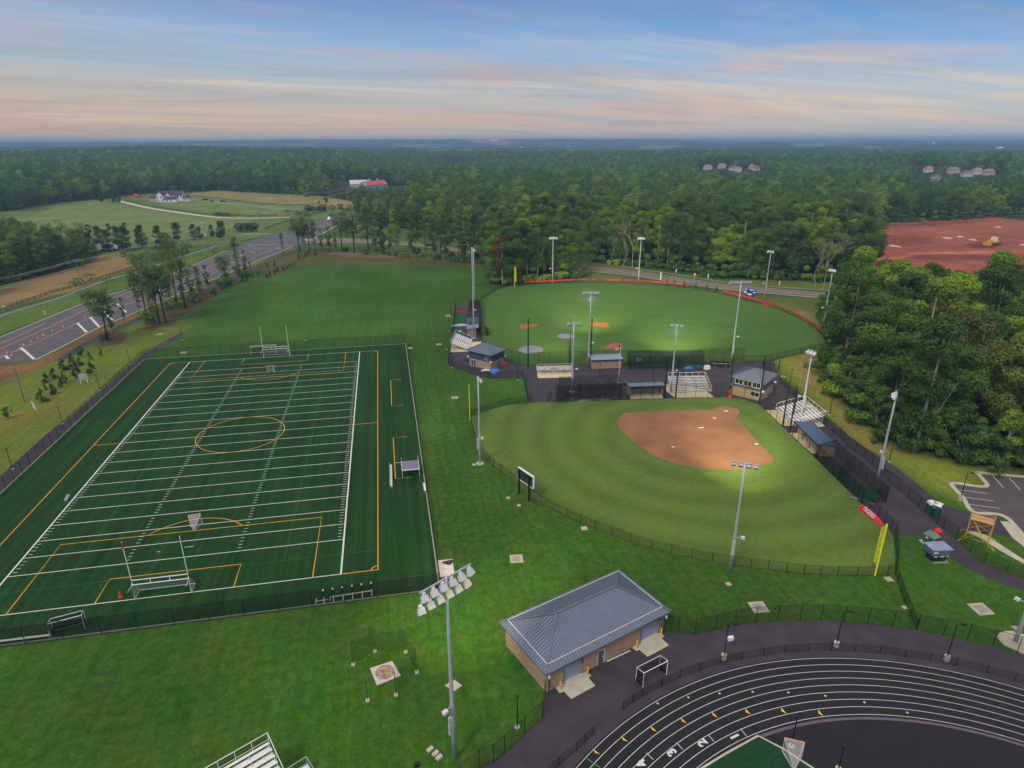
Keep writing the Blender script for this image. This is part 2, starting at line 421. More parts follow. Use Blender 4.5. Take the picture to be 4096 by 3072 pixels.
# farmland left
patch([(-300, 900), (28, 855), (231, 818), (393, 803), (600, 780), (764, 773), (856, 766), (1024, 777), (1209, 787), (1330, 797), (1422, 812), (1440, 860), (1290, 900), (1172, 917), (1024, 953), (900, 975), (420, 990), (200, 1010), (-300, 1000)], (88, 112, 56), 3)
patch([(60, 885), (231, 830), (393, 808), (600, 845), (800, 868), (1000, 880), (960, 920), (700, 930), (350, 925), (220, 925), (120, 905)], (104, 124, 62), 4)
patch([(200, 935), (420, 925), (700, 935), (780, 950), (500, 965), (230, 960)], (120, 118, 66), 6, amt=.7)
patch([(764, 773), (856, 766), (1024, 777), (1209, 787), (1330, 797), (1422, 812), (1424, 822), (1330, 822), (1200, 822), (1024, 811), (770, 783)], (132, 124, 72), 3)
patch([(1330, 800), (1424, 812), (1424, 828), (1240, 836)], (140, 126, 80), 3)
patch([(770, 785), (1024, 815), (1200, 826), (1200, 840), (1000, 862), (760, 835), (640, 812)], (98, 122, 52), 3)
patch([(480, 785), (600, 778), (760, 775), (760, 785), (600, 790), (500, 795)], (120, 76, 56), 2, amt=.6)
# tan rough left of the road
patch([(-300, 1250), (0, 1185), (185, 1088), (352, 1023), (523, 1009), (535, 1074), (417, 1108), (278, 1164), (0, 1240), (-300, 1330)], (134, 112, 66), 3)
patch([(-300, 1210), (0, 1150), (200, 1090), (350, 1040), (352, 1060), (190, 1110), (0, 1185)], (110, 88, 62), 3, amt=.8)
patch([(-300, 1440), (0, 1345), (343, 1206), (567, 1133), (787, 1050), (990, 950), (800, 1008), (537, 1092), (301, 1170), (0, 1268), (-300, 1380)], (76, 104, 34), 1.5)
patch([(1030, 945), (1172, 912), (1290, 880), (1350, 858), (1290, 870), (1150, 895)], (82, 110, 40), 2)
# verge between road and foot path: bare earth
patch([(-300, 1600), (0, 1455), (141, 1447), (398, 1315), (500, 1272), (640, 1215), (700, 1190), (660, 1222), (500, 1290), (420, 1330), (324, 1378), (236, 1436), (150, 1500), (0, 1548), (-300, 1660)], (118, 84, 58), 1.6)
patch([(-300, 1600), (0, 1500), (100, 1488), (60, 1530), (0, 1548), (-300, 1640)], (104, 72, 52), 2)
patch([(640, 1215), (900, 1105), (1024, 1052), (1160, 992), (1190, 990), (1024, 1062), (900, 1118), (700, 1205)], (112, 96, 52), 1.2, amt=.8)
# lawn left of the foot path
patch([(-300, 1680), (0, 1555), (240, 1450), (420, 1345), (600, 1270), (760, 1310), (700, 1345), (590, 1400), (420, 1540), (200, 1720), (0, 1905), (-300, 2150)], (92, 112, 30), 5)
patch([(0, 1660), (120, 1640), (200, 1620), (230, 1590), (320, 1575), (300, 1620), (180, 1660), (0, 1740)], (120, 100, 52), 5, amt=.6)
patch([(0, 1850), (200, 1700), (400, 1540), (520, 1440), (560, 1425), (420, 1560), (240, 1700), (0, 1890)], (120, 122, 52), 2.5, amt=.6)
# under the roadside trees
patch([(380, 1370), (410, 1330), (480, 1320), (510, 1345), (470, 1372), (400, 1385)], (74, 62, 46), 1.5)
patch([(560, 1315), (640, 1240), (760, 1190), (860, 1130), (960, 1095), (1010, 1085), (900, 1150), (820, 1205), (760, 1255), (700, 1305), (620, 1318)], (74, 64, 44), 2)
# rough bank at the top of the lawn
patch([(1100, 1030), (1200, 1005), (1320, 1003), (1530, 1008), (1850, 1042), (1950, 1060), (1950, 1068), (1700, 1063), (1500, 1062), (1230, 1058), (1180, 1072), (1060, 1110), (1040, 1095)], (78, 80, 42), 2.5)
patch([(1290, 1014), (1420, 1010), (1620, 1024), (1560, 1034), (1400, 1026)], (116, 100, 66), 2.5, amt=.8)
patch([(1300, 958), (1700, 985), (1964, 1026), (1950, 1050), (1700, 1035), (1530, 1012), (1300, 1004), (1200, 1000)], (70, 92, 36), 2)
patch([(1500, 912), (1709, 922), (1960, 985), (1960, 1003), (1700, 975), (1500, 955), (1400, 945), (1440, 905)], (72, 88, 38), 2)
patch([(2330, 1046), (2492, 1062), (2858, 1118), (3165, 1122), (3360, 1132), (3420, 1120), (3400, 1170), (3100, 1148), (2742, 1105), (2330, 1055)], (92, 104, 38), 2)
patch([(2330, 1085), (2742, 1142), (3072, 1178), (3256, 1195), (3330, 1230), (3300, 1300), (3200, 1262), (3072, 1215), (2928, 1180), (2627, 1135), (2279, 1125)], (84, 98, 38), 2)
patch([(3180, 1235), (3250, 1250), (3300, 1300), (3290, 1330), (3220, 1280)], (130, 116, 66), 2.5, amt=.8)
# slope right of the asphalt walk
patch([(3100, 1445), (3320, 1385), (3300, 1530), (3350, 1600), (3420, 1620), (3530, 1745), (3660, 1815), (3850, 1850), (4200, 1905), (3880, 1890), (3860, 2030), (3640, 1912), (3456, 1785), (3285, 1650)], (114, 128, 38), 4)
patch([(3180, 1440), (3290, 1420), (3250, 1480), (3290, 1540), (3350, 1640), (3480, 1740), (3620, 1800), (3600, 1812), (3470, 1775), (3350, 1680), (3250, 1570), (3170, 1480)], (148, 124, 70), 3, amt=.75)
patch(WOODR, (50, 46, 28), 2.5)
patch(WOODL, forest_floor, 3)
patch(CLUMP, (70, 62, 38), 2)
patch([(3300, 1560), (3400, 1600), (3440, 1640), (3380, 1660), (3330, 1620)], (80, 62, 42), 2)
patch([(3900, 1800), (4096, 1868), (4400, 1900), (4400, 1950), (4096, 1888), (3900, 1856)], (84, 62, 44), 2)
# red building site
patch([(3380, 900), (3401, 893), (3535, 891), (3697, 882), (3859, 875), (3998, 860), (4096, 850), (4600, 830), (5400, 1075), (5400, 1260), (3700, 1260), (3520, 1130), (3470, 1060), (3430, 1020), (3400, 950)], (146, 80, 60), 2)
patch([(3600, 915), (3800, 905), (4000, 900), (4400, 880), (4400, 930), (4000, 925), (3700, 940)], (150, 92, 70), 4, amt=.6)
patch([(3420, 940), (3600, 940), (3760, 955), (3700, 985), (3520, 975), (3440, 965)], (112, 54, 42), 4, amt=.7)
patch([(3520, 900), (3700, 893), (3900, 884), (3900, 890), (3700, 902), (3540, 908)], (96, 62, 50), 3, amt=.7)
patch([(3950, 930), (4200, 915), (4300, 960), (4100, 975), (3960, 955)], (144, 88, 66), 5, amt=.6)
patch([(3620, 1020), (3900, 1018), (4300, 1020), (4300, 1040), (3800, 1042), (3640, 1035)], (104, 50, 40), 3, amt=.7)
patch([(3400, 1120), (3520, 1180), (3700, 1270), (5200, 1270), (5200, 1420), (3700, 1420), (3460, 1300), (3400, 1180)], (74, 72, 40), 3)
for k_ in range(16):
    yy = 905+k_*10+(k_*37 % 11); xx = 3480+(k_*173 % 380); w_ = 160+(k_*97 % 260); sl = ((k_*53) % 9-4)*.02
    patch([(xx, yy), (xx+w_*.5, yy-2+sl*w_*.5), (xx+w_, yy+sl*w_), (xx+w_*.6, yy+2.5+sl*w_*.6)], [(104, 52, 42), (164, 104, 80), (92, 50, 42), (150, 92, 74)][k_ % 4], 1.5, amt=.55)
patch([(3480, 1040), (3700, 1008), (4096, 1003), (4096, 1010), (3700, 1018), (3500, 1050)], (190, 110, 76), 1.5, amt=.7)
patch([(3850, 980), (3960, 960), (4020, 975), (3960, 992), (3870, 993)], (104, 46, 38), 2)
# darker green triangle between the fences
tz = terrain(gx, gy)
me = bpy.data.meshes.new('ground')
V = np.stack([gx, gy, tz], -1).reshape(-1, 3)
i = np.arange(nx*ny).reshape(ny, nx); Q = np.stack([i[:-1, :-1], i[:-1, 1:], i[1:, 1:], i[1:, :-1]], -1).reshape(-1, 4)
def np_mesh(name, V, Q, smooth_=False):
    me = bpy.data.meshes.new(name); k = Q.shape[1]
    me.vertices.add(len(V)); me.vertices.foreach_set('co', np.ascontiguousarray(V, np.float32).ravel())
    me.loops.add(Q.size); me.loops.foreach_set('vertex_index', np.ascontiguousarray(Q, np.int32).ravel())
    me.polygons.add(len(Q)); me.polygons.foreach_set('loop_start', np.arange(0, Q.size, k, dtype=np.int32)); me.polygons.foreach_set('loop_total', np.full(len(Q), k, np.int32))
    me.update(calc_edges=True); me.validate()
    if smooth_: me.polygons.foreach_set('use_smooth', [True]*len(me.polygons))
    return me
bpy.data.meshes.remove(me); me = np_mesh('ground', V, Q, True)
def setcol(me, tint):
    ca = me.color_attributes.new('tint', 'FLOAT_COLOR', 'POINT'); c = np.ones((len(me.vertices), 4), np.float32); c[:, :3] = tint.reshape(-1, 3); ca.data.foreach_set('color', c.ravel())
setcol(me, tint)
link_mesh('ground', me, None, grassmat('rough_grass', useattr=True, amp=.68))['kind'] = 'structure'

# sheet 2: the country beyond, out to the horizon, under a closed canopy
az_ = np.radians(np.linspace(-62, 62, 620))-YAW*0; rr = np.concatenate([[60, 300, 500, 560], 600*np.exp(np.linspace(0, math.log(26000/600.), 330))])
rr = rr[rr < 13500]; A_, R_ = np.meshgrid(az_, rr)
X = CX+R_*(np.sin(A_)*_cy-np.cos(A_)*_sy); Y = CY+R_*(np.sin(A_)*_sy+np.cos(A_)*_cy)
inner = (X > x0+4) & (X < x1-4) & (Y > y0+4) & (Y < y1-4)
Z = terrain(X, Y)
canopy = smst(R_, 2300, 2500)
Z = Z+canopy*(16+(fbm(X, Y, 30., 3, 31)-.5)*16*smst(1-R_/9000, 0, .5)+(fbm(X, Y, 160., 3, 41)-.5)*16)
Z = Z-np.where(inner, 1.2, .02)
V = np.stack([X, Y, Z], -1).reshape(-1, 3); n_a, n_r = len(az_), len(rr)
i = np.arange(n_a*n_r).reshape(n_r, n_a); Q = np.stack([i[:-1, :-1], i[1:, :-1], i[1:, 1:], i[:-1, 1:]], -1).reshape(-1, 4)[:, ::-1]
me = np_mesh('hills', V, Q, True)
t2 = np.empty(X.shape+(3,)); t2[:] = lin((38, 58, 26))
fl = smst(R_, 2300, 2500)[..., None]
t2 = t2*(1-fl)+lin((34, 54, 26))*fl
t2 *= (.75+.5*fbm(X, Y, 120., 3, 51))[..., None]
pxx, pyy = pxarr(X, Y, Z)
clear = (fbm(X+100, Y, 420., 3, 77) > .66) & (R_ > 2300) & (R_ < 9000)
t2 = np.where(clear[..., None], lin((112, 112, 76)), t2)
_c = G(1975, 592); gpit = (np.hypot((X-_c[0])/330., (Y-_c[1])/520.)+(fbm(X, Y, 200., 2, 5)-.5) < .8)
t2 = np.where(gpit[..., None], lin((170, 96, 84)), t2)
dmap = (pxx > 3370) & (R_ > 300) & (R_ < 640)
setcol(me, t2)
link_mesh('hills', me, None, grassmat('canopy_land', useattr=True, amp=.5, tuft=False))['kind'] = 'structure'

# ------------------------------------------------------------------ roads and walks
asph = mat('asphalt', (86, 82, 90), .85, n=.22, ns=.35, bump=.3, bs=14)
asph_walk = mat('asphalt_walk', (58, 51, 63), .85, n=.28, ns=.35, bump=.3, bs=14)
asph_lot = mat('asphalt_lot', (82, 76, 82), .85, n=.15, ns=.3, bump=.3, bs=14)
asph_brown = mat('asphalt_worn', (114, 102, 96), .85, n=.1, ns=.2)
conc = mat('concrete', (182, 176, 164), .8, n=.14, ns=.8, bump=.2)
conc_tan = mat('concrete_tan', (206, 192, 160), .8, n=.1, ns=.6)
white_p = mat('white_paint', (206, 210, 210), .6, n=.06, ns=2)
yellow_p = mat('yellow_paint', (206, 140, 40), .6, n=.08, ns=2)
road = [(-500, 1545), (0, 1350), (343, 1211), (567, 1139), (787, 1055), (1024, 953), (1172, 915), (1302, 879), (1348, 866), (1440, 838), (1448, 858), (1400, 885), (1348, 903), (1262, 950), (1216, 972), (1172, 986), (1024, 1047), (800, 1140), (500, 1268), (398, 1309), (270, 1376), (141, 1441), (0, 1453), (-500, 1700)]
sheet('road', GP(road), .03, asph)
side = smooth(GP([(-300, 1065), (200, 1040), (403, 1001), (523, 991), (640, 984), (766, 978), (916, 974), (1030, 962), (1100, 945)]), 4)
sheet('side_road', band(side, 7), .02, asph)
roadR_top = [(1262, 948), (1430, 955), (1593, 964), (1709, 976), (1811, 990), (1964, 1008), (2150, 1034), (2372, 1062), (2557, 1084), (2742, 1113), (2900, 1136), (3097, 1154), (3340, 1174), (3560, 1196)]
roadR_bot = [(3560, 1212), (3256, 1191), (3097, 1177), (2900, 1159), (2742, 1139), (2557, 1108), (2326, 1081), (2150, 1054), (1964, 1023), (1811, 1003), (1709, 989), (1612, 980), (1433, 971), (1216, 973)]
sheet('park_road', GP(roadR_top+roadR_bot), .045, asph_brown)
mb = MB(); ribbon(mb, smooth(GP([(p[0], p[1]-.5) for p in roadR_bot[:-1]]), 4), .7, .16); 
mb.build('kerb', conc)['kind'] = 'structure'
mb = MB()
ribbon(mb, smooth(GP([(p[0], p[1]+2) for p in roadR_top[6:]]), 4), .25, .07); mb.build('edge_line', mat('kerb_yellow', (196, 140, 60), .7))['kind'] = 'structure'
mb = MB(); cl = smooth(GP([((a[0]+b[0])/2, (a[1]+b[1])/2) for a, b in zip(roadR_top[6:13], roadR_bot[::-1][7:14])]), 3)
ribbon(mb, cl, .2, .075); mb.build('centre_line', conc_tan)['kind'] = 'structure'
sheet('roadside_walk', band(smooth(GP([(2345, 1052), (2500, 1070), (2700, 1097), (2923, 1133), (3050, 1143), (3160, 1152), (3330, 1161)]), 4), 2.2), .03, mat('grey_walk', (116, 114, 108), .85))
# kerbs and markings on the main road
kerb('kerb', smooth(GP([(-500, 1545), (0, 1350), (343, 1211), (567, 1139), (787, 1055), (900, 1004)]), 4), .45, .13, conc)
kerb('kerb', smooth(GP([(141, 1441), (270, 1377), (398, 1310), (500, 1268), (800, 1141), (1024, 1047), (1172, 986)]), 4), .45, .13, conc)
kerb('kerb', smooth(GP([(1216, 972), (1262, 950), (1348, 904), (1400, 886)]), 3), .6, .13, conc)
mb = MB()
def xl(a, b, o=0.):   # line across the road parallel to its sides, fraction o from far kerb (0) to near kerb (1)
    pass
far_k = [(0, 1350), (343, 1211), (567, 1139), (787, 1055), (1024, 953), (1172, 915)]
near_k = [(0, 1510), (398, 1309), (620, 1218), (870, 1112), (1100, 1015), (1240, 960)]
FK = [G(*p) for p in far_k]; NK = [G(*p) for p in near_k]
def lane(o, i0=0, i1=5): return smooth([FK[i]*(1-o)+NK[i]*o for i in range(i0, i1+1)], 8)
ribbon(mb, smooth(GP([(0, 1375), (90, 1337), (180, 1293)]), 3), .18, .06)
for q in (((20, 1367), (180, 1294)),): pass
ribbon(mb, smooth(GP([(-40, 1447), (0, 1431), (160, 1362), (330, 1284), (500, 1222), (640, 1165), (800, 1099), (930, 1045)]), 5), .16, .06)
ribbon(mb, smooth(GP([(330, 1262), (470, 1207), (640, 1135), (820, 1062), (960, 1005), (1090, 962)]), 5), .14, .06, dash=1)
ribbon(mb, smooth(GP([(560, 1215), (700, 1160), (860, 1090), (1000, 1035), (1110, 990)]), 5), .16, .06)
ribbon(mb, smooth(GP([(560, 1185), (700, 1125), (860, 1060), (1010, 1000), (1100, 968)]), 5), .14, .06)
ribbon(mb, GP([(985, 978), (1172, 982)]), .5, .065); ribbon(mb, GP([(1040, 1000), (1140, 988)]), .3, .065)
ribbon(mb, GP([(1180, 940), (1300, 898)]), .2, .06); ribbon(mb, GP([(1245, 925), (1345, 888)]), .2, .06); ribbon(mb, GP([(1090, 948), (1172, 946)]), .4, .06)
for a, b in (((83, 1391), (137, 1437)), ((310, 1293), (347, 1330)), ((361, 1269), (396, 1307)), ((415, 1245), (450, 1282)), ((470, 1215), (505, 1250)), ((22, 1424), (36, 1436)), ((620, 1150), (660, 1172)), ((640, 1162), (668, 1182))):
    ribbon(mb, GP([a, b]), .75, .062)
for x, y in ((870, 1060), (905, 1040), (930, 1050), (960, 1022), (1015, 1010), (1040, 996), (1005, 985), (1085, 1006), (1115, 994)):
    c = G(x, y); mb.box(c[0]-1.3, c[1]-.3, .05, c[0]+1.3, c[1]+.3, .066)
mb.build('road_markings', white_p)['kind'] = 'structure'
mb = MB(); ribbon(mb, smooth(GP([(-60, 1421), (0, 1395), (200, 1308), (343, 1240), (480, 1183), (620, 1132), (760, 1075), (870, 1032)]), 5), .32, .064)
mb.build('centre_line', yellow_p)['kind'] = 'structure'
# lot past the barrels and foot paths
sheet('sidewalk', band(smooth(GP([(-400, 1425), (0, 1264), (231, 1194), (301, 1167), (440, 1116), (537, 1090), (741, 1023), (815, 1000), (870, 982)]), 5), 2.6), .03, mat('walk_grey', (112, 108, 112), .85, n=.1, ns=.5))
sheet('foot_path', band(smooth(GP([(236, 1443), (278, 1418), (330, 1383), (393, 1353), (463, 1316), (555, 1276), (680, 1222), (800, 1170), (917, 1120), (1024, 1069), (1120, 1027), (1205, 992)]), 5), 2.8), .03, asph_walk)
sheet('foot_path', GP([(-60, 1985), (-60, 1935), (0, 1912), (88, 1825), (185, 1737), (278, 1672), (324, 1630), (393, 1570), (463, 1515), (509, 1473), (574, 1418), (597, 1399), (660, 1365), (722, 1329), (746, 1330), (700, 1362), (640, 1396), (585, 1438), (520, 1496), (433, 1575), (296, 1702), (134, 1853), (9, 1966)]), .04, asph_walk)
sheet('gravel_drive', band(smooth(GP([(478, 800), (491, 808), (602, 833), (694, 847), (810, 863), (900, 871), (1024, 873), (1117, 870), (1160, 868)]), 5), 5), .03, mat('gravel', (196, 184, 158), .9, n=.1))
sheet('field_track', band(smooth(GP([(28, 855), (110, 840), (200, 826), (300, 812), (393, 804), (470, 802)]), 4), 3.5), .03, mat('gravel_dull', (140, 132, 112), .9))
sheet('house_drive', band(smooth(GP([(760, 799), (800, 797), (850, 806), (900, 812), (985, 820), (1080, 832), (1150, 838), (1300, 832)]), 4), 6), .035, mat('drive_grey', (128, 124, 118), .9))

# ------------------------------------------------------------------ asphalt between the fields
complex_ = [(1794, 1462), (1884, 1497), (1961, 1514), (2037, 1513), (2093, 1509), (2097, 1520), (2113, 1612), (2514, 1600), (2878, 1590), (2924, 1591), (3037, 1619), (3257, 1830), (3443, 2013), (3553, 2118), (3588, 2143),
            (3688, 2140), (3734, 2177), (3794, 2218), (3859, 2269), (3952, 2311), (4096, 2364), (4500, 2500), (4500, 2420), (4096, 2316), (4030, 2292), (3938, 2260), (3870, 2200), (3832, 2164), (3790, 2127), (3952, 2137), (4049, 2150), (4002, 2084), (3989, 2062),
            (3887, 2050), (3850, 2043), (3766, 2019), (3720, 1978), (3651, 1922), (3581, 1867), (3489, 1806), (3456, 1787), (3364, 1718), (3285, 1653), (3202, 1583), (3118, 1505), (3105, 1480), (3095, 1437), (3060, 1449), (2813, 1452), (2505, 1458), (2370, 1460), (2111, 1469), (2046, 1447), (1929, 1411), (1926, 1230), (1826, 1229), (1805, 1385)]
sheet('plaza', GP(complex_), .035, asph_walk)
def pad(name, pts, z=.08, m=conc): return slab(name, GP(pts), 0., z, m)
pad('concrete_pad', [(1805, 1373), (1925, 1367), (1926, 1388), (1884, 1405), (1802, 1410)], .1, conc_tan)
pad('concrete_pad', [(2146, 1465), (2292, 1462), (2285, 1511), (2151, 1513)], .1, conc_tan)
pad('concrete_pad', [(2521, 1560), (2640, 1556), (2652, 1594), (2522, 1597)], .1, conc_tan)
pad('concrete_pad', [(2664, 1540), (2680, 1535), (2820, 1560), (2855, 1589), (2700, 1591), (2664, 1565)], .1, conc_tan)
pad('concrete_pad', [(3063, 1642), (3105, 1641), (3270, 1680), (3300, 1706), (3263, 1710), (3200, 1700), (3158, 1705), (3128, 1702)], .1, conc_tan)
pad('concrete_pad', [(3158, 1733), (3192, 1733), (3315, 1785), (3306, 1812), (3247, 1815)], .1, conc_tan)
pad('round_pad', [(3988, 2548), (3996, 2535), (4020, 2526), (4050, 2525), (4090, 2538), (4200, 2575), (4200, 2655), (4096, 2620), (4058, 2600), (4020, 2585), (3998, 2564)], .09)
# service walk
sheet('walkway', GP([(3868, 2126), (3900, 2127), (3952, 2145), (4000, 2178), (4096, 2240), (4300, 2345), (4300, 2375), (4096, 2256), (4000, 2204), (3940, 2165)]), .05, conc)
slab('ramp', GP([(4000, 2085), (4030, 2088), (4096, 2142), (4160, 2210), (4130, 2215), (4049, 2151)]), 0., .06, conc)
# parking lot
lot = [(3928, 1899), (4096, 1916), (4600, 1965), (4600, 2500), (4300, 2330), (4096, 2140), (4035, 2083), (3990, 2057), (3896, 2043), (3820, 1941), (3945, 1951), (3958, 1940)]
sheet('parking_lot', GP(lot), .02, asph_lot)
kerb('kerb', smooth(GP([(4600, 1955), (4096, 1908), (3905, 1890)]), 2)+smooth(GP([(3905, 1890), (3928, 1915), (3947, 1938), (3938, 1947), (3900, 1945), (3806, 1935), (3850, 1990), (3892, 2048), (3989, 2058), (4030, 2075), (4050, 2095), (4096, 2146), (4200, 2260)]), 5), .75, .13, conc)
mb = MB()
for a, b in (((3834, 1959), (3948, 1974)), ((3854, 1989), (3973, 2004)), ((3878, 2018), (3999, 2034)), ((3971, 1904), (4013, 1950)), ((4035, 1911), (4080, 1958)), ((4105, 1918), (4150, 1965))):
    ribbon(mb, GP([a, b]), .13, .03)
mb.build('parking_lines', white_p)['kind'] = 'structure'

# ------------------------------------------------------------------ synthetic football field
TX0, TX1, TY0, TY1 = -13.9, 62.75, -15.3, 106.1
def turf_stripe(t, N, g):
    n = N.new('ShaderNodeTexNoise'); n.inputs['Scale'].default_value = 1.; n.inputs['Detail'].default_value = 4
    mp = N.new('ShaderNodeMapping'); mp.inputs['Scale'].default_value = (.9, .03, 1); t.links.new(g.outputs['Position'], mp.inputs[0]); t.links.new(mp.outputs[0], n.inputs['Vector'])
    r = N.new('ShaderNodeMapRange'); t.links.new(n.outputs[0], r.inputs[0]); r.inputs[1].default_value = .3; r.inputs[2].default_value = .7; r.inputs[3].default_value = .66; r.inputs[4].default_value = 1.34
    return r.outputs[0]
turf = grassmat('synthetic_turf', 1.5, turf_stripe, col=(21, 62, 20), amp=.4, tuft=False)
slab('football_turf', [(TX0, TY0), (TX1, TY0), (TX1, TY1), (TX0, TY1)], 0., .08, turf)
kerb('kerb', [(TX0, TY0), (TX1, TY0), (TX1, TY1), (TX0, TY1), (TX0, TY0)], .22, .12, mat('kerb_grey', (150, 150, 142), .8))
ZL = .086; yd = .9144; WF = 48.768
mb = MB()
lw = .14
mb.quad((0, -9.144, ZL), (.25, -9.144, ZL), (.25, 100.6, ZL), (0, 100.6, ZL)); mb.quad((WF-.25, -9.144, ZL), (WF, -9.144, ZL), (WF, 100.6, ZL), (WF-.25, 100.6, ZL))
for y in (-9.144, 100.46): mb.quad((.25, y, ZL), (WF-.25, y, ZL), (WF-.25, y+.15, ZL), (.25, y+.15, ZL))
for k in range(21): y = k*4.572; mb.quad((.26, y-lw/2, ZL), (WF-.26, y-lw/2, ZL), (WF-.26, y+lw/2, ZL), (.26, y+lw/2, ZL))
for k in range(100):
    if k % 5 == 0: continue
    y = k*yd
    for x in (.5, WF/3-.3, WF*2/3-.3, WF-1.15): mb.quad((x, y-.05, ZL), (x+.62, y-.05, ZL), (x+.62, y+.05, ZL), (x, y+.05, ZL))
for x in (WF/2,):
    for y in (2.75, 88.7): mb.quad((x-.5, y-.06, ZL), (x+.9, y-.06, ZL), (x+.9, y+.06, ZL), (x-.5, y+.06, ZL))
mb.build('football_lines', white_p)['kind'] = 'structure'
yl = mat('field_yellow', (226, 160, 40), .7, n=.06)
mb = MB(); Z2 = .09
def line2(pts, w=.13): ribbon(mb, pts, w, Z2)
sx0, sx1 = G(200, 2110)[0], G(1516, 1800)[0]
sx0 = -5.2; sx1 = 54.05
line2([(sx0, -9.07), (sx0, 100.53)]); line2([(sx1, -9.07), (sx1, 100.53)])
for y in (-9.07, 100.53):
    line2([(sx0, y), (-.02, y)]); line2([(WF+.02, y), (sx1, y)])
line2([(sx0, 45.72), (0, 45.72)]); line2([(WF, 45.72), (sx1, 45.72)])
mx = (sx0+sx1)/2
ribbon(mb, [(mx+9.15*math.cos(t*math.pi/36), 45.72+9.15*math.sin(t*math.pi/36)) for t in range(72)], .13, Z2, closed=True)
for s, y in ((1, -9.07), (-1, 100.53)):
    line2([(mx-20.15, y), (mx-20.15, y+s*16.5), (mx+20.15, y+s*16.5), (mx+20.15, y)])
    line2([(mx-9.15, y), (mx-9.15, y+s*5.5), (mx+9.15, y+s*5.5), (mx+9.15, y)])
    a0 = math.asin(5.5/9.15)
    line2([(mx+9.15*math.cos(a), y+s*(11+9.15*math.sin(a))) for a in np.linspace(a0, math.pi-a0, 24)])
    for cx_, q in ((sx0, 1), (sx1, -1)): line2([(cx_+q*1.*math.cos(a), y+s*1.*math.sin(a)) for a in np.linspace(0, math.pi/2, 8)])
def gl(*pts): line2([G(*p)[:2] for p in pts])
gl((1605, 1519), (1563, 1521), (1567, 1625), (1615, 1621)); gl((1629, 1748), (1573, 1752), (1582, 1916), (1645, 1910))
mb.quad((20, 2.2, Z2), (20.5, 2.2, Z2), (20.5, 2.35, Z2), (20, 2.35, Z2))
mb.build('soccer_lines', yl)['kind'] = 'structure'
mb = MB(); gm = mat('faded_green_line', (44, 96, 58), .8)
for x in (9., 40.): ribbon(mb, [(x, -4), (x, 96)], .07, .0875)
for y in (-4., 95.5): ribbon(mb, [(sx0, y), (sx1, y)], .07, .0872)
mb.build('faded_lines', gm)['kind'] = 'structure'

# ------------------------------------------------------------------ baseball field (far) and softball field (near)
def mow(cx, cy, period, amp, kind='ring'):
    def fn(t, N, g):
        sp = N.new('ShaderNodeSeparateXYZ'); t.links.new(g.outputs['Position'], sp.inputs[0])
        def mm(op, a, b=0., c=None):
            n = N.new('ShaderNodeMath'); n.operation = op
            for i, v in enumerate((a, b)):
                if isinstance(v, (int, float)): n.inputs[i].default_value = v
                else: t.links.new(v, n.inputs[i])
            return n.outputs[0]
        dx_ = mm('SUBTRACT', sp.outputs[0], cx); dy_ = mm('SUBTRACT', sp.outputs[1], cy)
        if kind == 'ring': r = mm('SQRT', mm('ADD', mm('MULTIPLY', dx_, dx_), mm('MULTIPLY', dy_, dy_)))
        else: r = mm('ADD', mm('MULTIPLY', dx_, .35), mm('MULTIPLY', dy_, .94))
        no = N.new('ShaderNodeTexNoise'); no.inputs['Scale'].default_value = .1; t.links.new(g.outputs['Position'], no.inputs['Vector'])
        r = mm('ADD', r, mm('MULTIPLY', no.outputs[0], 2.))
        s = mm('SINE', mm('MULTIPLY', r, 2*math.pi/period)); s = mm('MULTIPLY', s, amp)
        return mm('ADD', s, 1.)
    return fn
out_px = [(1927, 1411), (1923, 1201), (2015, 1150), (2110, 1139), (2279, 1132), (2465, 1132), (2627, 1141), (2775, 1155), (2928, 1187), (3000, 1206), (3078, 1227), (3175, 1265), (3224, 1291), (3266, 1320), (3294, 1351), (3313, 1392), (3200, 1416), (3105, 1438), (3058, 1446), (2813, 1449), (2505, 1455), (2370, 1457), (2111, 1466), (2046, 1445)]
o1 = [tuple(G(*p)[:2]) for p in out_px]
o1s = [tuple(p) for p in smooth([np.array(p) for p in o1[1:15]], 4)]
sheet('baseball_outfield', [o1[0]]+o1s+o1[15:], .05, grassmat('field_turf', 1.2, mow(150, 60, 9, .03, 'line'), col=(70, 106, 38), amp=.3, tuft=False))
red = mat('infield_clay', (138, 94, 66), .95, n=.2, ns=.16, bump=.3, bs=5, det=9)
for q in ([(2081, 1298), (2150, 1297), (2151, 1303), (2083, 1317)], [(2363, 1292), (2430, 1291), (2435, 1310), (2412, 1310), (2363, 1300)], [(2415, 1393), (2426, 1384), (2444, 1374), (2468, 1372), (2486, 1379), (2495, 1391), (2486, 1395), (2444, 1397)]):
    sheet('base_cutout', GP(q), .066, mat('base_clay', (158, 84, 58), .95, n=.08))
soft_px = [(2113, 1612), (2231, 1609), (2514, 1599), (2774, 1592), (2878, 1589), (2924, 1590), (2975, 1596), (3037, 1618), (3128, 1706), (3257, 1829), (3443, 2012), (3553, 2117), (3572, 2144), (3578, 2220), (3581, 2297),
           (3498, 2303), (3350, 2301), (3215, 2294), (3072, 2277), (2928, 2259), (2766, 2229), (2604, 2192), (2446, 2138), (2321, 2089), (2215, 2038), (2122, 1986), (2042, 1914), (1975, 1865), (1924, 1810), (1898, 1752), (1884, 1688), (1888, 1665), (1921, 1650), (2032, 1618)]
sp = [G(*p) for p in soft_px]
sheet('softball_outfield', sp[:15]+smooth(sp[15:31], 3)+sp[31:], .05, grassmat('softball_grass', 1.2, mow(122, 24, 7.4, .1), col=(84, 110, 42), amp=.32, tuft=False))
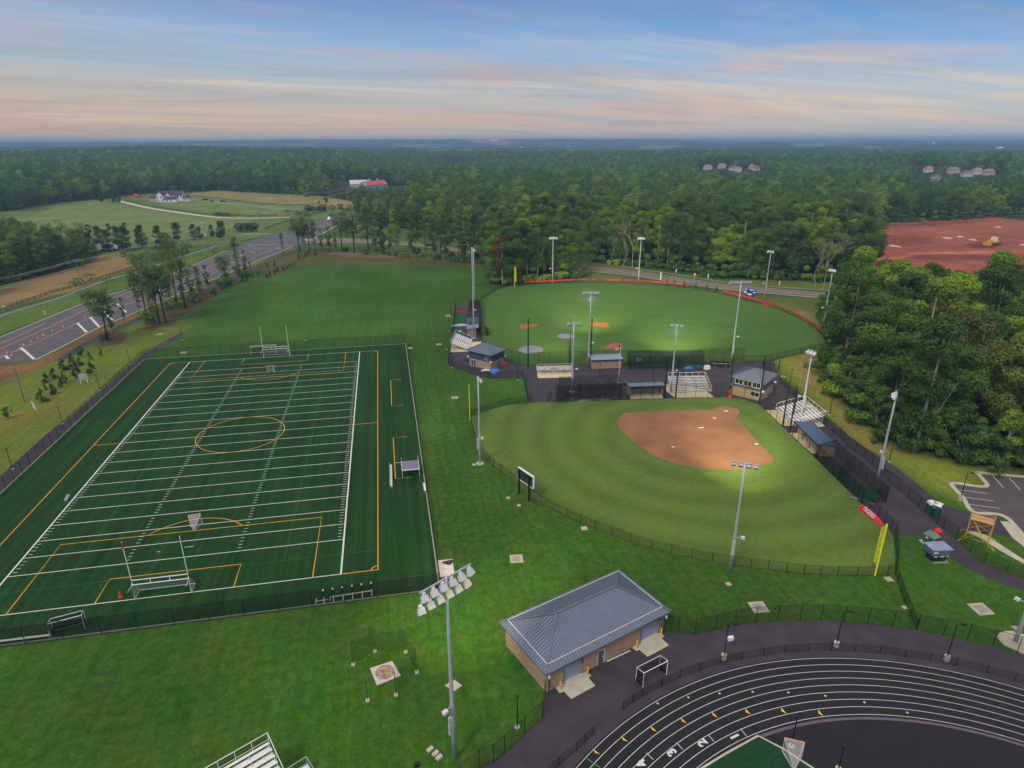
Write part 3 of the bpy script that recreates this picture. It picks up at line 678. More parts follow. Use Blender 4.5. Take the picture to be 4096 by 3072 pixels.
dirt_px = [(2500, 1652), (2600, 1647), (2774, 1642), (2855, 1639), (2864, 1631), (2887, 1625), (2924, 1627), (2950, 1636), (2960, 1646), (2958, 1653), (2943, 1667), (3020, 1755), (3100, 1840), (3072, 1853), (3040, 1863), (2970, 1877), (2878, 1880), (2785, 1872), (2693, 1852), (2606, 1818), (2537, 1770), (2495, 1733), (2472, 1706), (2472, 1685), (2481, 1668)]
dp = [G(*p) for p in dirt_px]
sheet('infield_dirt', dp[:13]+smooth(dp[13:]+dp[:1], 3)[:-1], .066, red)
for x, y, w in ((2904, 1645, .5), (2804, 1712, .6), (2858, 1673, .35), (2693, 1789, .35), (3026, 1777, .35)):
    c = G(x, y); tag(MB().box(c[0]-w, c[1]-.2, .06, c[0]+w, c[1]+.2, .11).build('base_plate', white_p), {2904: 'white home plate inside the rounded dirt circle', 2804: 'white pitching rubber in the middle of the dirt infield', 2858: 'small pale base between home circle and pitching rubber', 2693: 'small white base at the left of the dirt infield', 3026: 'small white base near the right edge of the dirt infield'}[x], 'base plate')

# ------------------------------------------------------------------ running track and its apron
TCX, TCY = 100.6, -80.9
apron = [(3072, 2487), (3280, 2482), (3489, 2494), (3665, 2522), (3868, 2566), (4026, 2600), (4096, 2622), (4500, 2760), (5200, 3300), (4400, 3600), (2700, 3700), (1700, 3330), (1919, 3072), (2019, 3011), (2099, 2940), (2168, 2873), (2180, 2790), (2185, 2771), (2650, 2526), (2696, 2529), (2779, 2541), (2928, 2503)]
sheet('track_apron', GP(apron), .03, asph_walk)
def circ(r, n=160):
    q = (r-35)/9.; cx_, cy_ = 100.53+.11*q, -80.46-.71*q
    return [(cx_+r*math.cos(2*math.pi*k/n), cy_+r*math.sin(2*math.pi*k/n)) for k in range(n)]
sheet('running_track', circ(44.25), .06, mat('track_rubber', (20, 16, 28), .8, n=.15, ns=.6, bump=.15, bs=30))
mb = MB()
for k in range(9): ribbon(mb, circ(35+1.125*k, 200), .06, .068, closed=True)
def tpt(r, deg): return (TCX+r*math.cos(math.radians(deg)), TCY+r*math.sin(math.radians(deg)))
def angof(px, py): p = G(px, py); return math.degrees(math.atan2(p[1]-TCY, p[0]-TCX)), math.hypot(p[1]-TCY, p[0]-TCX)
for i, (a, b) in enumerate((((2962, 2917), (2986, 2947)), ((2832, 2940), (2856, 2968)), ((2706, 2973), (2731, 2999)), ((2585, 3013), (2613, 3040)))):
    ribbon(mb, [G(*a), G(*b)], .07, .0685)
mb.build('lane_lines', white_p)['kind'] = 'structure'
ribbon(MB(), [G(2340, 3030), G(2400, 3072)], .1, .069).build('lane_line_green', mat('teal_line', (60, 130, 110), .7))['kind'] = 'structure'
def text_mesh(s, size, m, extr=.004, bold=0.):
    cu = bpy.data.curves.new('txt', 'FONT'); cu.body = s; cu.size = size; cu.extrude = extr; cu.offset = bold; cu.align_x = 'CENTER'; cu.align_y = 'CENTER'; cu.resolution_u = 3
    o = bpy.data.objects.new('txt', cu); COL.objects.link(o); dg = bpy.context.evaluated_depsgraph_get(); dg.update()
    me = bpy.data.meshes.new_from_object(o.evaluated_get(dg)); bpy.data.objects.remove(o); bpy.data.curves.remove(cu); me.materials.clear(); me.materials.append(m); return me
for s, (x, y) in zip('1234', ((2940, 2947), (2810, 2972), (2687, 3010), (2568, 3055))):
    c = G(x, y); a, r = angof(x, y)
    me = text_mesh(s, 1.45, white_p, .002, .055); o = link_mesh('lane_number', me); o['kind'] = 'structure'
    o.location = (c[0], c[1], .072); o.rotation_euler = (0, 0, math.radians(a)); o.scale = (1, 1, 1)
mb = MB(); ty = mat('marker_yellow', (226, 180, 40), .6, n=.05)
for tri in (((3125, 2829), (3148, 2856), (3125, 2844)), ((3273, 2838), (3295, 2866), (3274, 2853)), ((2980, 2832), (3003, 2857), (2984, 2849)), ((2847, 2845), (2872, 2870), (2852, 2861)), ((2722, 2869), (2747, 2893), (2728, 2886)), ((2601, 2902), (2627, 2926), (2609, 2920)), ((2484, 2944), (2512, 2966), (2493, 2961)), ((2372, 2995), (2401, 3017), (2380, 3011))):
    mb.add([G(*p, .07) for p in tri], [(0, 1, 2)])
mb.build('exchange_markers', ty)['kind'] = 'structure'
ribbon(MB(), circ(34.45, 160), .35, .066, closed=True).build('track_inner_border', mat('border_mauve', (96, 84, 104), .8))['kind'] = 'structure'
inf = [(3032, 2945), (3130, 2996), (3248, 3072), (3480, 3260), (3300, 3600), (2500, 3400), (2790, 3082), (2900, 3015)]
slab('infield_turf', GP(inf), .03, .085, grassmat('infield_turf', 1.5, None, col=(24, 66, 38), amp=.3, tuft=False))
kerb('kerb', GP([(2780, 3092), (2900, 3018), (3032, 2945), (3130, 2996), (3248, 3072), (3480, 3262)]), .22, .1, conc)
# ================================================================== TREES
def leafmat(name, stops, trans=.25):
    m = bpy.data.materials.new(name); m.use_nodes = True; t = m.node_tree; N = t.nodes; N.clear()
    o = N.new('ShaderNodeOutputMaterial'); at = N.new('ShaderNodeAttribute'); at.attribute_name = 'leaf'
    oi = N.new('ShaderNodeObjectInfo'); r = N.new('ShaderNodeValToRGB'); e = r.color_ramp.elements
    while len(e) > 1: e.remove(e[-1])
    for i, (p, c) in enumerate(stops):
        x = e[0] if i == 0 else e.new(p); x.position = p; x.color = (*s2l(c), 1)
    t.links.new(oi.outputs['Random'], r.inputs[0])
    hs = N.new('ShaderNodeHueSaturation'); t.links.new(r.outputs[0], hs.inputs['Color'])
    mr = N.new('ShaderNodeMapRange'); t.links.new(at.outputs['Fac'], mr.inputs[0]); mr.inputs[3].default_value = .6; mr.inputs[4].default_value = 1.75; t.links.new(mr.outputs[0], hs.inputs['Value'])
    d = N.new('ShaderNodeBsdfPrincipled'); d.inputs['Roughness'].default_value = .65; d.inputs['Specular IOR Level'].default_value = .2
    tr = N.new('ShaderNodeBsdfTranslucent'); mx = N.new('ShaderNodeMixShader'); mx.inputs[0].default_value = trans
    t.links.new(hs.outputs[0], d.inputs['Base Color']); t.links.new(hs.outputs[0], tr.inputs[0])
    t.links.new(d.outputs[0], mx.inputs[1]); t.links.new(tr.outputs[0], mx.inputs[2]); t.links.new(mx.outputs[0], o.inputs[0])
    return m
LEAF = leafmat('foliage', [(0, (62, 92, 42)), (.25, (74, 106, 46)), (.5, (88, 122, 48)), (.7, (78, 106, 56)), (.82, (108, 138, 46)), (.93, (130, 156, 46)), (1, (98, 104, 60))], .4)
LEAF_O = leafmat('foliage_open', [(0, (88, 110, 58)), (.5, (100, 122, 64)), (1, (116, 132, 70))], .45)
LEAF_S = leafmat('foliage_street', [(0, (46, 76, 34)), (1, (62, 92, 40))])
NEEDLE = leafmat('needles', [(0, (62, 80, 38)), (1, (84, 98, 44))], .25)
RUST = leafmat('rusty_foliage', [(0, (110, 76, 52)), (1, (120, 84, 56))])
BARK = mat('bark', (112, 100, 88), .9, n=.25, ns=1.5, rnd=.25)
BARKP = mat('bark_pale', (150, 142, 130), .9, n=.2, ns=1.5, rnd=.15)
BARKD = mat('bark_dark', (70, 60, 52), .9, n=.25, ns=1.5)

def leaves(rs, centers, radii, n_per, size, up=.25, flat=.8):
    P, Nn, Sz, Vv = [], [], [], []
    for c, r, n in zip(centers, radii, n_per):
        d = rs.normal(size=(n, 3)); d[:, 2] += up; d /= np.linalg.norm(d, axis=1)[:, None]
        rad = r*(.62+.42*rs.random(n))
        P.append(c+d*rad[:, None]*np.array([1, 1, flat])); Nn.append(d+rs.normal(size=(n, 3))*.4)
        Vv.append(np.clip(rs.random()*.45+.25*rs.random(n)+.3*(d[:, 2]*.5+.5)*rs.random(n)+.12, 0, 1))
    P = np.concatenate(P); Nn = np.concatenate(Nn); Vv = np.concatenate(Vv); n = len(P)
    Nn /= np.linalg.norm(Nn, axis=1)[:, None]
    a = np.cross(Nn, rs.normal(size=(n, 3))); a /= np.linalg.norm(a, axis=1)[:, None]; b = np.cross(Nn, a)
    s = size*(.6+.8*rs.random(n))[:, None]/2
    bend = Nn*s*.25
    V = np.stack([P-a*s-bend, P-b*s*.7, P+a*s-bend, P+b*s*.7], 1).reshape(-1, 3)
    return V, np.arange(4*n).reshape(-1, 4), np.repeat(Vv, 4)
def crown_mesh(name, seed, H, base, R, nl, total, size, shape='round', lobe=.34, m=None):
    rs = np.random.default_rng(seed); cs, rd = [], []
    while len(cs) < nl:
        t = rs.random(); z = base+(H-base)*t
        if shape == 'round': w = math.sqrt(max(.05, 1-(2*t-.95)**2))
        elif shape == 'tall': w = (.5+.5*math.sin(math.pi*min(1, t*1.15)))*(1-.35*t)
        elif shape == 'cone': w = (1-t)**.8*1.05+.06
        else: w = .5+.5*t
        a = rs.random()*2*math.pi; q = R*w*math.sqrt(rs.random())*.85
        r = R*lobe*(.7+.6*rs.random())*(1 if shape != 'cone' else (.35+.65*(1-t)))
        cs.append(np.array([q*math.cos(a), q*math.sin(a), min(z, H-r*.6)])); rd.append(r)
    rd = np.array(rd); n = np.maximum(6, (total*rd**2/np.sum(rd**2)).astype(int))
    V, Q, val = leaves(rs, cs, rd, n, size)
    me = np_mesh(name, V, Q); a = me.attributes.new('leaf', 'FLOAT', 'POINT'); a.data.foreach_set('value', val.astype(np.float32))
    me.materials.append(m or LEAF); return me, cs
def trunk_mesh(name, seed, H, base, R, m, cs=None, r0=None, limbs=6, lean=.02, top=.85):
    rs = np.random.default_rng(seed+500); mb = MB(); r0 = r0 or H*.0135
    lx, ly = rs.normal(size=2)*lean*H
    def at(t): return (lx*t*t+.15*math.sin(5*t+seed), ly*t*t+.15*math.cos(4*t+seed), H*t)
    mb.tube([at(t) for t in np.linspace(0, top, 6)], r0, 7, r0*.3)
    for k in range(limbs):
        t = base/H*(.8 if k else .7)+(top-base/H)*(k/limbs)*.9; p = np.array(at(t))
        if cs is not None and len(cs): q = cs[rs.integers(len(cs))].copy()
        else: a = rs.random()*6.28; q = np.array([R*.8*math.cos(a), R*.8*math.sin(a), p[2]+R*(.5+.5*rs.random())])
        if q[2] < p[2]+.5: q[2] = p[2]+R*.4
        mid = (p+q)/2+np.array([0, 0, -.08*np.linalg.norm(q-p)]); mb.tube([p, mid, q], r0*.45*(1-t*.5), 5, r0*.1)
    me = mb.mesh(name, True); me.materials.append(m); return me
PROTO = {}
def proto(key, name, seed, H, base, R, nl, total, size, shape, lobe=.34, bark=None, leaf=None, **k):
    cm, cs = crown_mesh('crown', seed, H, base, R, nl, total, size, shape, lobe, leaf)
    tm = trunk_mesh('trunk', seed, H, base, R, bark or BARK, cs, **k)
    PROTO[key] = (name, tm, cm, H)
proto('oakA', 'broadleaf_tree', 1, 23, 4.5, 6.8, 40, 9500, .46, 'round', .3)
proto('oakB', 'broadleaf_tree', 2, 24, 6.5, 5.8, 34, 7800, .46, 'round', .3)
proto('oakC', 'broadleaf_tree', 3, 21, 3., 6.2, 38, 8400, .46, 'round', .28)
proto('tallA', 'tall_tree', 4, 26, 6, 4.8, 32, 6200, .48, 'round', .36, BARKP)
proto('tallB', 'tall_tree', 5, 24, 3, 4.2, 30, 5600, .48, 'tall', .36, BARKP)
proto('lowA', 'broadleaf_tree', 6, 13, 2.0, 4.0, 18, 3000, .5, 'round', .36, BARKP)
proto('openA', 'open_tree', 7, 20, 9.5, 4.6, 18, 1500, .46, 'up', .3, BARKD, LEAF_O, limbs=16, lean=.05)
proto('openB', 'open_tree', 8, 18, 7, 5.2, 20, 1700, .46, 'up', .28, BARKD, LEAF_O, limbs=18, lean=.07)
proto('openC', 'open_tree', 9, 21, 6, 3.0, 22, 1500, .46, 'tall', .42, BARK, LEAF_O, limbs=14, lean=.03)
proto('thin', 'slender_tree', 10, 17, 2.5, 2.4, 16, 1200, .48, 'tall', .42, BARK, LEAF, limbs=8)
proto('street', 'street_tree', 11, 10, 1.6, 3.3, 24, 2600, .4, 'tall', .42, BARKD, LEAF_S)
proto('streetB', 'street_tree', 12, 7, 1.6, 2.5, 14, 1400, .4, 'round', .4, BARKD, LEAF_S)
proto('pine', 'young_conifer', 13, 4.2, .2, 1.15, 30, 2000, .2, 'cone', .42, BARKD, NEEDLE, limbs=3)
proto('pineB', 'young_conifer', 14, 3.2, .15, 1.2, 26, 1600, .2, 'cone', .45, BARKD, NEEDLE, limbs=3)
proto('far1', 'broadleaf_tree', 15, 21, 2, 7.4, 18, 1300, .95, 'round', .38)
proto('far2', 'broadleaf_tree', 16, 23, 2, 6.4, 16, 1100, .95, 'round', .4)
proto('farR', 'rusty_tree', 17, 22, 9, 4.6, 18, 2200, .55, 'round', .36, BARKP, RUST)
def bare_mesh(seed):
    rs = np.random.default_rng(seed); mb = MB()
    def grow(p, d, l, r, k):
        q = p+d*l; mid = (p+q)/2+rs.normal(size=3)*l*.05; mb.tube([p, mid, q], r, 5, r*.6, cap=False)
        if k == 0: return
        for i in range(3 if k > 1 else 4):
            e = d+rs.normal(size=3)*.5; e[2] = abs(e[2])*.9+.25; e /= np.linalg.norm(e); grow(p+(q-p)*(.5+.5*rs.random()), e, l*(.55+.2*rs.random()), r*.6, k-1)
    grow(np.array([0, 0, 0.]), np.array([.05, .03, 1.]), 11, .2, 4)
    me = mb.mesh('trunk', True); me.materials.append(BARKP); return me
BARE = [bare_mesh(3), bare_mesh(9)]

NT = [0]
def place(key, x, y, s=1., label=None, group=None, z=0., rz=None, sw=1., cat='tree', name=None):
    nm, tm, cm, H = PROTO[key]
    r = thing(name or nm, label, cat, (x, y, z), rng.random()*6.28 if rz is None else rz, group)
    r.scale = (s*sw, s*sw, s)
    t = link_mesh('trunk', tm, r); c = link_mesh('crown', cm, r); NT[0] += 1
    return r
def place_px(key, bx, by, ty=None, **k):
    g = G(bx, by); s = 1.
    if ty is not None: s = HT(bx, by, ty)/PROTO[key][3]
    return place(key, g[0], g[1], s, **k)

# --- young conifers planted in the left lawn
spots = [(170, 1607, 1551), (216, 1578, 1530), (248, 1551, 1506), (313, 1514, 1440), (367, 1490, 1442), (259, 1533, 1484), (183, 1563, 1530), (186, 1528, 1488), (216, 1512, 1467), (255, 1482, 1432), (292, 1468, 1411), (320, 1462, 1425), (361, 1440, 1402), (407, 1424, 1390)]
plabs = ['wide bushy young conifer nearest the utility pole', 'dark round young conifer second from the utility pole', 'bushy young conifer in the middle of the front cluster', 'tall dense young conifer just above the electric cabinet', 'dark triangular young conifer at the right of the front row', 'low conifer touching the bush in the middle of the cluster', 'thin dark conifer tucked behind the two bushiest ones', 'pale upright conifer at the left rear of the lawn cluster', 'small dark cone shaped conifer alone at the left rear', 'slim conifer by the lower end of the foot path', 'leafy pale young tree beside the end of the foot path', 'slim dark conifer in the centre rear of the lawn cluster', 'grey green narrow conifer at the right rear of the cluster', 'small lone conifer in a bark ring right of the cluster']
for (x, y, ty), lb in zip(spots, plabs):
    place_px('pine' if rng.random() < .5 else 'pineB', x, y, ty, label=lb, group='young conifers on the left lawn', cat='conifer', sw=.85)
for x, y, ty, lb in ((328, 1428, 1386, 'pale leafy sapling beside the lower foot path'), (35, 1675, 1630, 'feathery sapling in a bark ring at the left edge')):
    place_px('streetB', x, y, ty, label=lb, group='saplings on the left lawn', cat='sapling', name='sapling')
# --- conifers at the top left of the big lawn
sp2 = [(1033, 1108, 1085), (1067, 1112, 1088), (1081, 1105, 1080), (1099, 1098, 1072), (1111, 1088, 1062), (1134, 1083, 1058), (1147, 1076, 1056), (1158, 1070, 1050), (1168, 1065, 1046), (1182, 1061, 1043), (1070, 1070, 1050), (1100, 1066, 1036), (1195, 1038, 1012), (1223, 1030, 1006), (1234, 1024, 1000), (1262, 1022, 998), (970, 1128, 1106), (986, 1122, 1100), (1010, 1112, 1090)]
for k, (x, y, ty) in enumerate(sp2):
    place_px('pine', x, y, ty, label='small dark conifer in the planted row at the upper left corner of the big lawn', group='conifers at the corner of the big lawn', cat='conifer', sw=1.)
for x, y, ty, lb in ((2736, 1153, 1125, 'dark young conifer behind the outfield fence, leftmost of the plump ones'), (2782, 1157, 1128, 'bright green young conifer behind the outfield fence, second of the plump ones'), (2826, 1158, 1136, 'smallest young conifer between two plump ones behind the outfield fence'), (2864, 1168, 1142, 'plump young conifer behind the outfield fence nearest the blue scoreboard'), (2697, 1140, 1118, 'thin sapling behind the red banner left of the plump conifers'), (2667, 1136, 1112, 'thin sapling behind the red banner by the small white post')):
    place_px('pine', x, y, ty, label=lb, group='conifers behind the outfield fence', cat='conifer')
# --- street trees of the side road and meadow
st = [(355, 938, 898, 's', 'small round tree alone at the near edge of the pasture, left one'), (437, 928, 893, 's', 'narrow little tree alone in the pasture edge'), (500, 925, 890, 's', 'dark round tree alone in the pasture right of the narrow one'),
      (363, 1005, 930, 'c', None), (399, 985, 905, 'c', None), (434, 1003, 918, 'c', None), (475, 985, 905, 'c', None), (508, 1003, 905, 'c', None), (572, 990, 900, 'c', None), (555, 980, 930, 'c', None), (640, 985, 903, 'c', None), (712, 965, 890, 'c', None), (778, 958, 897, 'c', None), (800, 957, 905, 'c', None), (850, 950, 900, 'c', None), (884, 958, 885, 'c', None), (893, 945, 883, 'c', None),
      (455, 813, 770, 's', 'bright little tree at the head of the gravel drive, left of a pair'), (480, 813, 780, 's', 'bright little tree at the head of the gravel drive, right of a pair'), (405, 812, 777, 's', 'olive green little tree at the wood edge left of the drive')]
for x, y, ty, k, lb in st:
    place_px('street' if k == 'c' else 'streetB', x, y, ty, label=lb or 'pyramid shaped street tree in the row along the side road', group='street trees along the side road' if lb is None else None)
for x, y, w in ((965, 928, 1.3), (985, 926, 1.2), (1005, 927, 1.4), (1025, 925, 1.3), (950, 926, 1.1)):
    place_px('streetB', x, y, 892, label='low leafy tree in the dark thicket beside the traffic signal arm', group='thicket beside the signal arm', sw=1.7)
# --- roadside trees between the road and the lawn
rd = [('openB', 428, 1362, 1097, 1.25, 'tall open crowned oak nearest the camera beside the striped road, with many bare limbs'), ('thin', 455, 1345, 1180, .9, None), ('openC', 628, 1300, 1075, 1.1, 'leaning pale trunked tree at the front of the road side row'), ('openA', 640, 1296, 1020, 1., None), ('openB', 664, 1291, 1010, .9, 'big straight pale trunked tree at the front corner of the lawn'),
      ('openC', 708, 1208, 925, 1.2, 'tall dense topped tree rising over the road, left of a pair'), ('openA', 745, 1234, 955, 1.1, 'tall dense topped tree rising over the road, right of a pair'), ('openC', 560, 1262, 1150, .9, None), ('thin', 500, 1290, 1190, .8, None), ('openB', 905, 1140, 990, 1.15, 'wide flat topped open tree arching over the road'), ('openC', 955, 1107, 946, 1., None), ('thin', 985, 1092, 1000, 1., None), ('thin', 1003, 1088, 1030, .6, None),
      ('openC', 800, 1180, 1062, 1.2, None), ('thin', 770, 1205, 1080, 1.2, None), ('thin', 835, 1160, 1060, 1., None), ('openC', 690, 1240, 1110, 1., None), ('openB', 590, 1290, 1000, .8, None), ('thin', 735, 1222, 1100, 1., None), ('thin', 612, 1300, 1190, 1., None)]
for k, x, y, ty, sw, lb in rd:
    place_px(k, x, y, ty, label=lb or 'open sparse tree in the strip between the road and the big lawn', group='trees between road and lawn', sw=sw)
# --- row along the park road
rw = [('openC', 1133, 1015, 930, 1., None), ('openB', 1201, 1008, 842, 1.3, 'wide dark crowned tree at the left of the row before the intersection'), ('openB', 1240, 1008, 845, 1.2, None), ('openC', 1222, 1006, 870, .9, None), ('openC', 1262, 1004, 890, 1., None), ('openB', 1417, 1012, 812, 1.35, 'largest spreading tree of the row along the park road'), ('openA', 1370, 1006, 822, 1.2, None), ('openC', 1475, 1002, 822, 1.4, None), ('thin', 1500, 1008, 880, 1.2, None), ('oakC', 1529, 1014, 895, .62, None), ('tallA', 1584, 1013, 838, .85, 'slender conical bright tree in the row, left of a pair'), ('tallB', 1665, 1030, 842, 1., 'slender conical bright tree in the row, right of a pair'), ('thin', 1640, 1020, 900, 1.1, None),
      ('openC', 1704, 1032, 912, 1., None), ('tallA', 1741, 1038, 870, .9, None), ('openC', 1765, 1040, 868, 1.2, None), ('tallB', 1800, 1042, 850, 1., None), ('openC', 1834, 1046, 850, 1.1, None), ('tallA', 1860, 1048, 860, .9, None), ('openC', 1885, 1050, 858, 1.1, None), ('tallB', 1905, 1052, 850, 1., None), ('openC', 1925, 1055, 862, 1., None), ('thin', 1320, 1006, 905, 1.2, None), ('thin', 1345, 1008, 930, 1., None), ('thin', 1290, 1008, 912, 1., None), ('thin', 1560, 1012, 915, 1., None), ('thin', 1780, 1040, 920, 1.2, None), ('thin', 1850, 1050, 930, 1.2, None)]
for k, x, y, ty, sw, lb in rw:
    place_px(k, x, y, ty, label=lb or 'slim open tree in the long row between the lawn and the park road', group='row of trees along the park road', sw=sw)
place_px('farR', 2010, 1145, 938, label='rusty brown crowned tree at the corner of the small wood', group=None)
for k, (x, y, s, lb) in enumerate(((2492, 1064, 1.15, 'bare pale forked dead tree standing before the wood beside a tall mast'), (2530, 1068, 1., 'grey bare branched tree behind the outfield masts'), (3262, 1150, .95, 'greyish bare tree at the edge of the wood right of the park road'), (3290, 1160, 1.1, 'second bare tree at the right wood edge, nearest the last light mast'), (1510, 900, .9, 'bare grey tree at the forest edge above the row of trees'))):
    c = G(x, y); r = thing('bare_tree', lb, 'tree', tuple(c), k*1.3); r.scale = (s*.9, s*.9, s); link_mesh('trunk', BARE[k % 2], r)

for x, y, ty in ((3320, 1290, 1200), (3345, 1330, 1190), (3322, 1372, 1280), (3360, 1380, 1180), (3372, 1290, 1160), (3400, 1340, 1150)):
    place_px('lowA', x, y, ty, label='low leafy tree crowding the right end of the outfield fence', group='low trees by the outfield fence end')
# --- woods
def jitter_grid(poly, sp_, seed=0, world=None):
    P = poly_px(poly) if world is None else world
    a = np.array(P); lo = a.min(0); hi = a.max(0); rs = np.random.default_rng(seed)
    X_, Y_ = np.meshgrid(np.arange(lo[0], hi[0], sp_), np.arange(lo[1], hi[1], sp_)); X_[1::2] += sp_/2
    X_ = X_+rs.uniform(-.32, .32, X_.shape)*sp_; Y_ = Y_+rs.uniform(-.32, .32, Y_.shape)*sp_
    k = inpoly(X_, Y_, P); return X_[k], Y_[k]
CAND = []
def zone(poly, sp_, seed, zn):
    X_, Y_ = jitter_grid(poly, sp_, seed)
    for a, b in zip(X_, Y_): CAND.append((a, b, zn))
for (x, y) in ((3330, 1560), (3425, 1640), (3380, 1610), (3500, 1725), (3470, 1700), (3575, 1765), (3610, 1790), (3650, 1800), (3700, 1815), (3760, 1830), (3820, 1838), (3880, 1848), (3940, 1858), (4000, 1866), (4060, 1876)):
    g = G(x, y-14); place('lowA', g[0], g[1], .55+.35*rng.random(), label='low tree at the grassy front edge of the right hand wood', group='low edge trees of the right wood')
zone(WOODR, 9.2, 1, 'R'); zone(WOODL, 8.6, 2, 'L'); zone(CLUMP, 7.5, 3, 'C')
# main forest: everything past the edge line
rs = np.random.default_rng(5)
def wedge(r0, r1, sp_):
    X_, Y_ = np.meshgrid(np.arange(-2600., 2800., sp_), np.arange(-100., 2700., sp_)); X_[1::2] += sp_/2
    X_ = X_+rs.uniform(-.33, .33, X_.shape)*sp_; Y_ = Y_+rs.uniform(-.33, .33, Y_.shape)*sp_
    r = np.hypot(X_-CX, Y_-CY); fwd = (X_-CX)*(-_sy)+(Y_-CY)*_cy; lat = (X_-CX)*_cy+(Y_-CY)*_sy
    k = (r > r0) & (r < r1) & (fwd > 100) & (np.abs(lat/np.maximum(fwd, 1)) < .95); X_, Y_ = X_[k], Y_[k]
    px, py = pxarr(X_, Y_); k = (py < edge_y(px)) & (py > 560)
    return X_[k], Y_[k]
CLEAR = [[(1290, 740), (1700, 740), (1760, 800), (1330, 800)], [(1740, 655), (1860, 655), (1880, 690), (1800, 690)], [(3380, 900), (3401, 893), (3535, 891), (3697, 882), (3859, 875), (3998, 860), (4096, 850), (4600, 830), (5400, 1075), (3627, 1075), (3489, 1052), (3430, 1020), (3400, 950)]]
for c in ((2925, 690, 60, 22), (3760, 700, 75, 25), (3900, 700, 75, 22)): pass
CLW = [poly_px(c) for c in CLEAR]
HOUSES = [(2828, 672), (2885, 668), (2930, 676), (2950, 682), (3005, 672), (3020, 676), (3705, 682), (3780, 668), (3830, 668), (3855, 662), (3805, 686), (3860, 700), (3900, 690), (3945, 694), (3740, 716)]
HW = [level_at(a, 0, b+6)[:2] for a, b in HOUSES]
far_pts = []
for r0, r1, sp_ in ((0, 1000, 8.9), (1000, 1650, 11.5), (1650, 2500, 15)):
    X_, Y_ = wedge(r0, r1, sp_)
    keep = np.ones(len(X_), bool)
    for P_ in CLW: keep &= ~inpoly(X_, Y_, P_)
    for P_ in (poly_px(WOODR),): keep &= ~inpoly(X_, Y_, P_)
    for hx, hy in HW:
        d = np.array([hx-CX, hy-CY]); dl = np.hypot(*d); d /= dl; s_ = (X_-hx)*d[0]+(Y_-hy)*d[1]; l_ = -(X_-hx)*d[1]+(Y_-hy)*d[0]
        keep &= ~((s_ > -60) & (s_ < 20) & (np.abs(l_) < 15))
    gap = fbm(X_, Y_, 60., 2, 63)
    keep &= gap < .78
    for a, b in zip(X_[keep], Y_[keep]): (CAND if r1 <= 1000 else far_pts).append((a, b, 'M' if r1 <= 1000 else sp_))
def lowscale(X_, Y_):
    f = np.ones(len(X_)); px, py = pxarr(X_, Y_)
    f = np.where((px > 1380) & (px < 1640) & (py > 765) & (py < 905), .58, f)
    f = np.where((px > 1180) & (px < 1380) & (py > 745) & (py < 812), .6, f)
    for hx, hy in HW:
        d = np.array([hx-CX, hy-CY]); dl = np.hypot(*d); d /= dl; s_ = (X_-hx)*d[0]+(Y_-hy)*d[1]; l_ = -(X_-hx)*d[1]+(Y_-hy)*d[0]
        f = np.where((s_ > -480) & (s_ < 0) & (np.abs(l_) < 22), .42, f)
    return f
ca = np.array([(c[0], c[1]) for c in CAND]); lowf = lowscale(ca[:, 0], ca[:, 1]); cz = terrain(ca[:, 0], ca[:, 1])
pxc, pyc = pxarr(ca[:, 0], ca[:, 1], cz+18); dist = np.hypot(ca[:, 0]-CX, ca[:, 1]-CY)
inv = (pxc > -120) & (pxc < 4216) & (pyc < 3100)
pxb, pyb = pxarr(ca[:, 0], ca[:, 1], cz)
# how exposed a tree is: near ones, and those on the edge of a wood
score = dist.copy(); score[[i for i, c in enumerate(CAND) if c[2] == 'M']] += np.clip(edge_y(pxb)-pyb, 0, 200)[[i for i, c in enumerate(CAND) if c[2] == 'M']]*1.2
order = [i for i in np.argsort(score) if inv[i]]
N_IND = max(0, 298-NT[0])
chosen = set(order[:N_IND])
ZL_ = {'R': ('in the large right hand wood', 'trees of the right hand wood'), 'L': ('in the dark left wood by the wires', 'trees of the left wood'), 'C': ('in the small wood behind the left outfield', 'trees of the small wood'), 'M': ('at the forest front beyond the park road', 'trees at the forest front')}
KL = {'oakA': 'broad round tree', 'oakB': 'high crowned tree', 'oakC': 'low branched tree', 'tallA': 'tall narrow tree', 'tallB': 'slim tall tree'}
rest = []; woods = {}
for i, c in enumerate(CAND):
    if i in chosen:
        k = ['oakA', 'oakB', 'oakC', 'tallA', 'tallB'][int(rng.choice(5, p=[.3, .22, .2, .16, .12]))]
        s = .88+.28*rng.random(); a, g = ZL_[c[2]]
        if c[2] == 'L': s *= .72
        if c[2] == 'R': s *= 1.07
        s *= lowf[i]
        woods.setdefault(c[2], []).append((pyb[i], pxb[i], place(k, c[0], c[1], s, label=KL[k], group=g, z=float(cz[i]), sw=1.08)))
    else: rest.append((c[0], c[1], float(cz[i]), (.72 if c[2] == 'L' else 1.)*(.88+.28*rng.random())*lowf[i], 1 if dist[i] < 420 else 0))
ORD = ['first', 'second', 'third', 'fourth', 'fifth', 'sixth', 'seventh', 'eighth', 'ninth', 'tenth', 'eleventh', 'twelfth', 'thirteenth', 'fourteenth', 'fifteenth', 'sixteenth', 'seventeenth', 'eighteenth', 'nineteenth', 'twentieth', 'twenty first', 'twenty second', 'twenty third', 'twenty fourth', 'twenty fifth', 'twenty sixth', 'twenty seventh', 'twenty eighth', 'twenty ninth', 'thirtieth']
ZN = {'R': ('right hand wood', 14), 'L': ('left wood', 8), 'C': ('small wood', 6), 'M': ('park road forest', 22)}
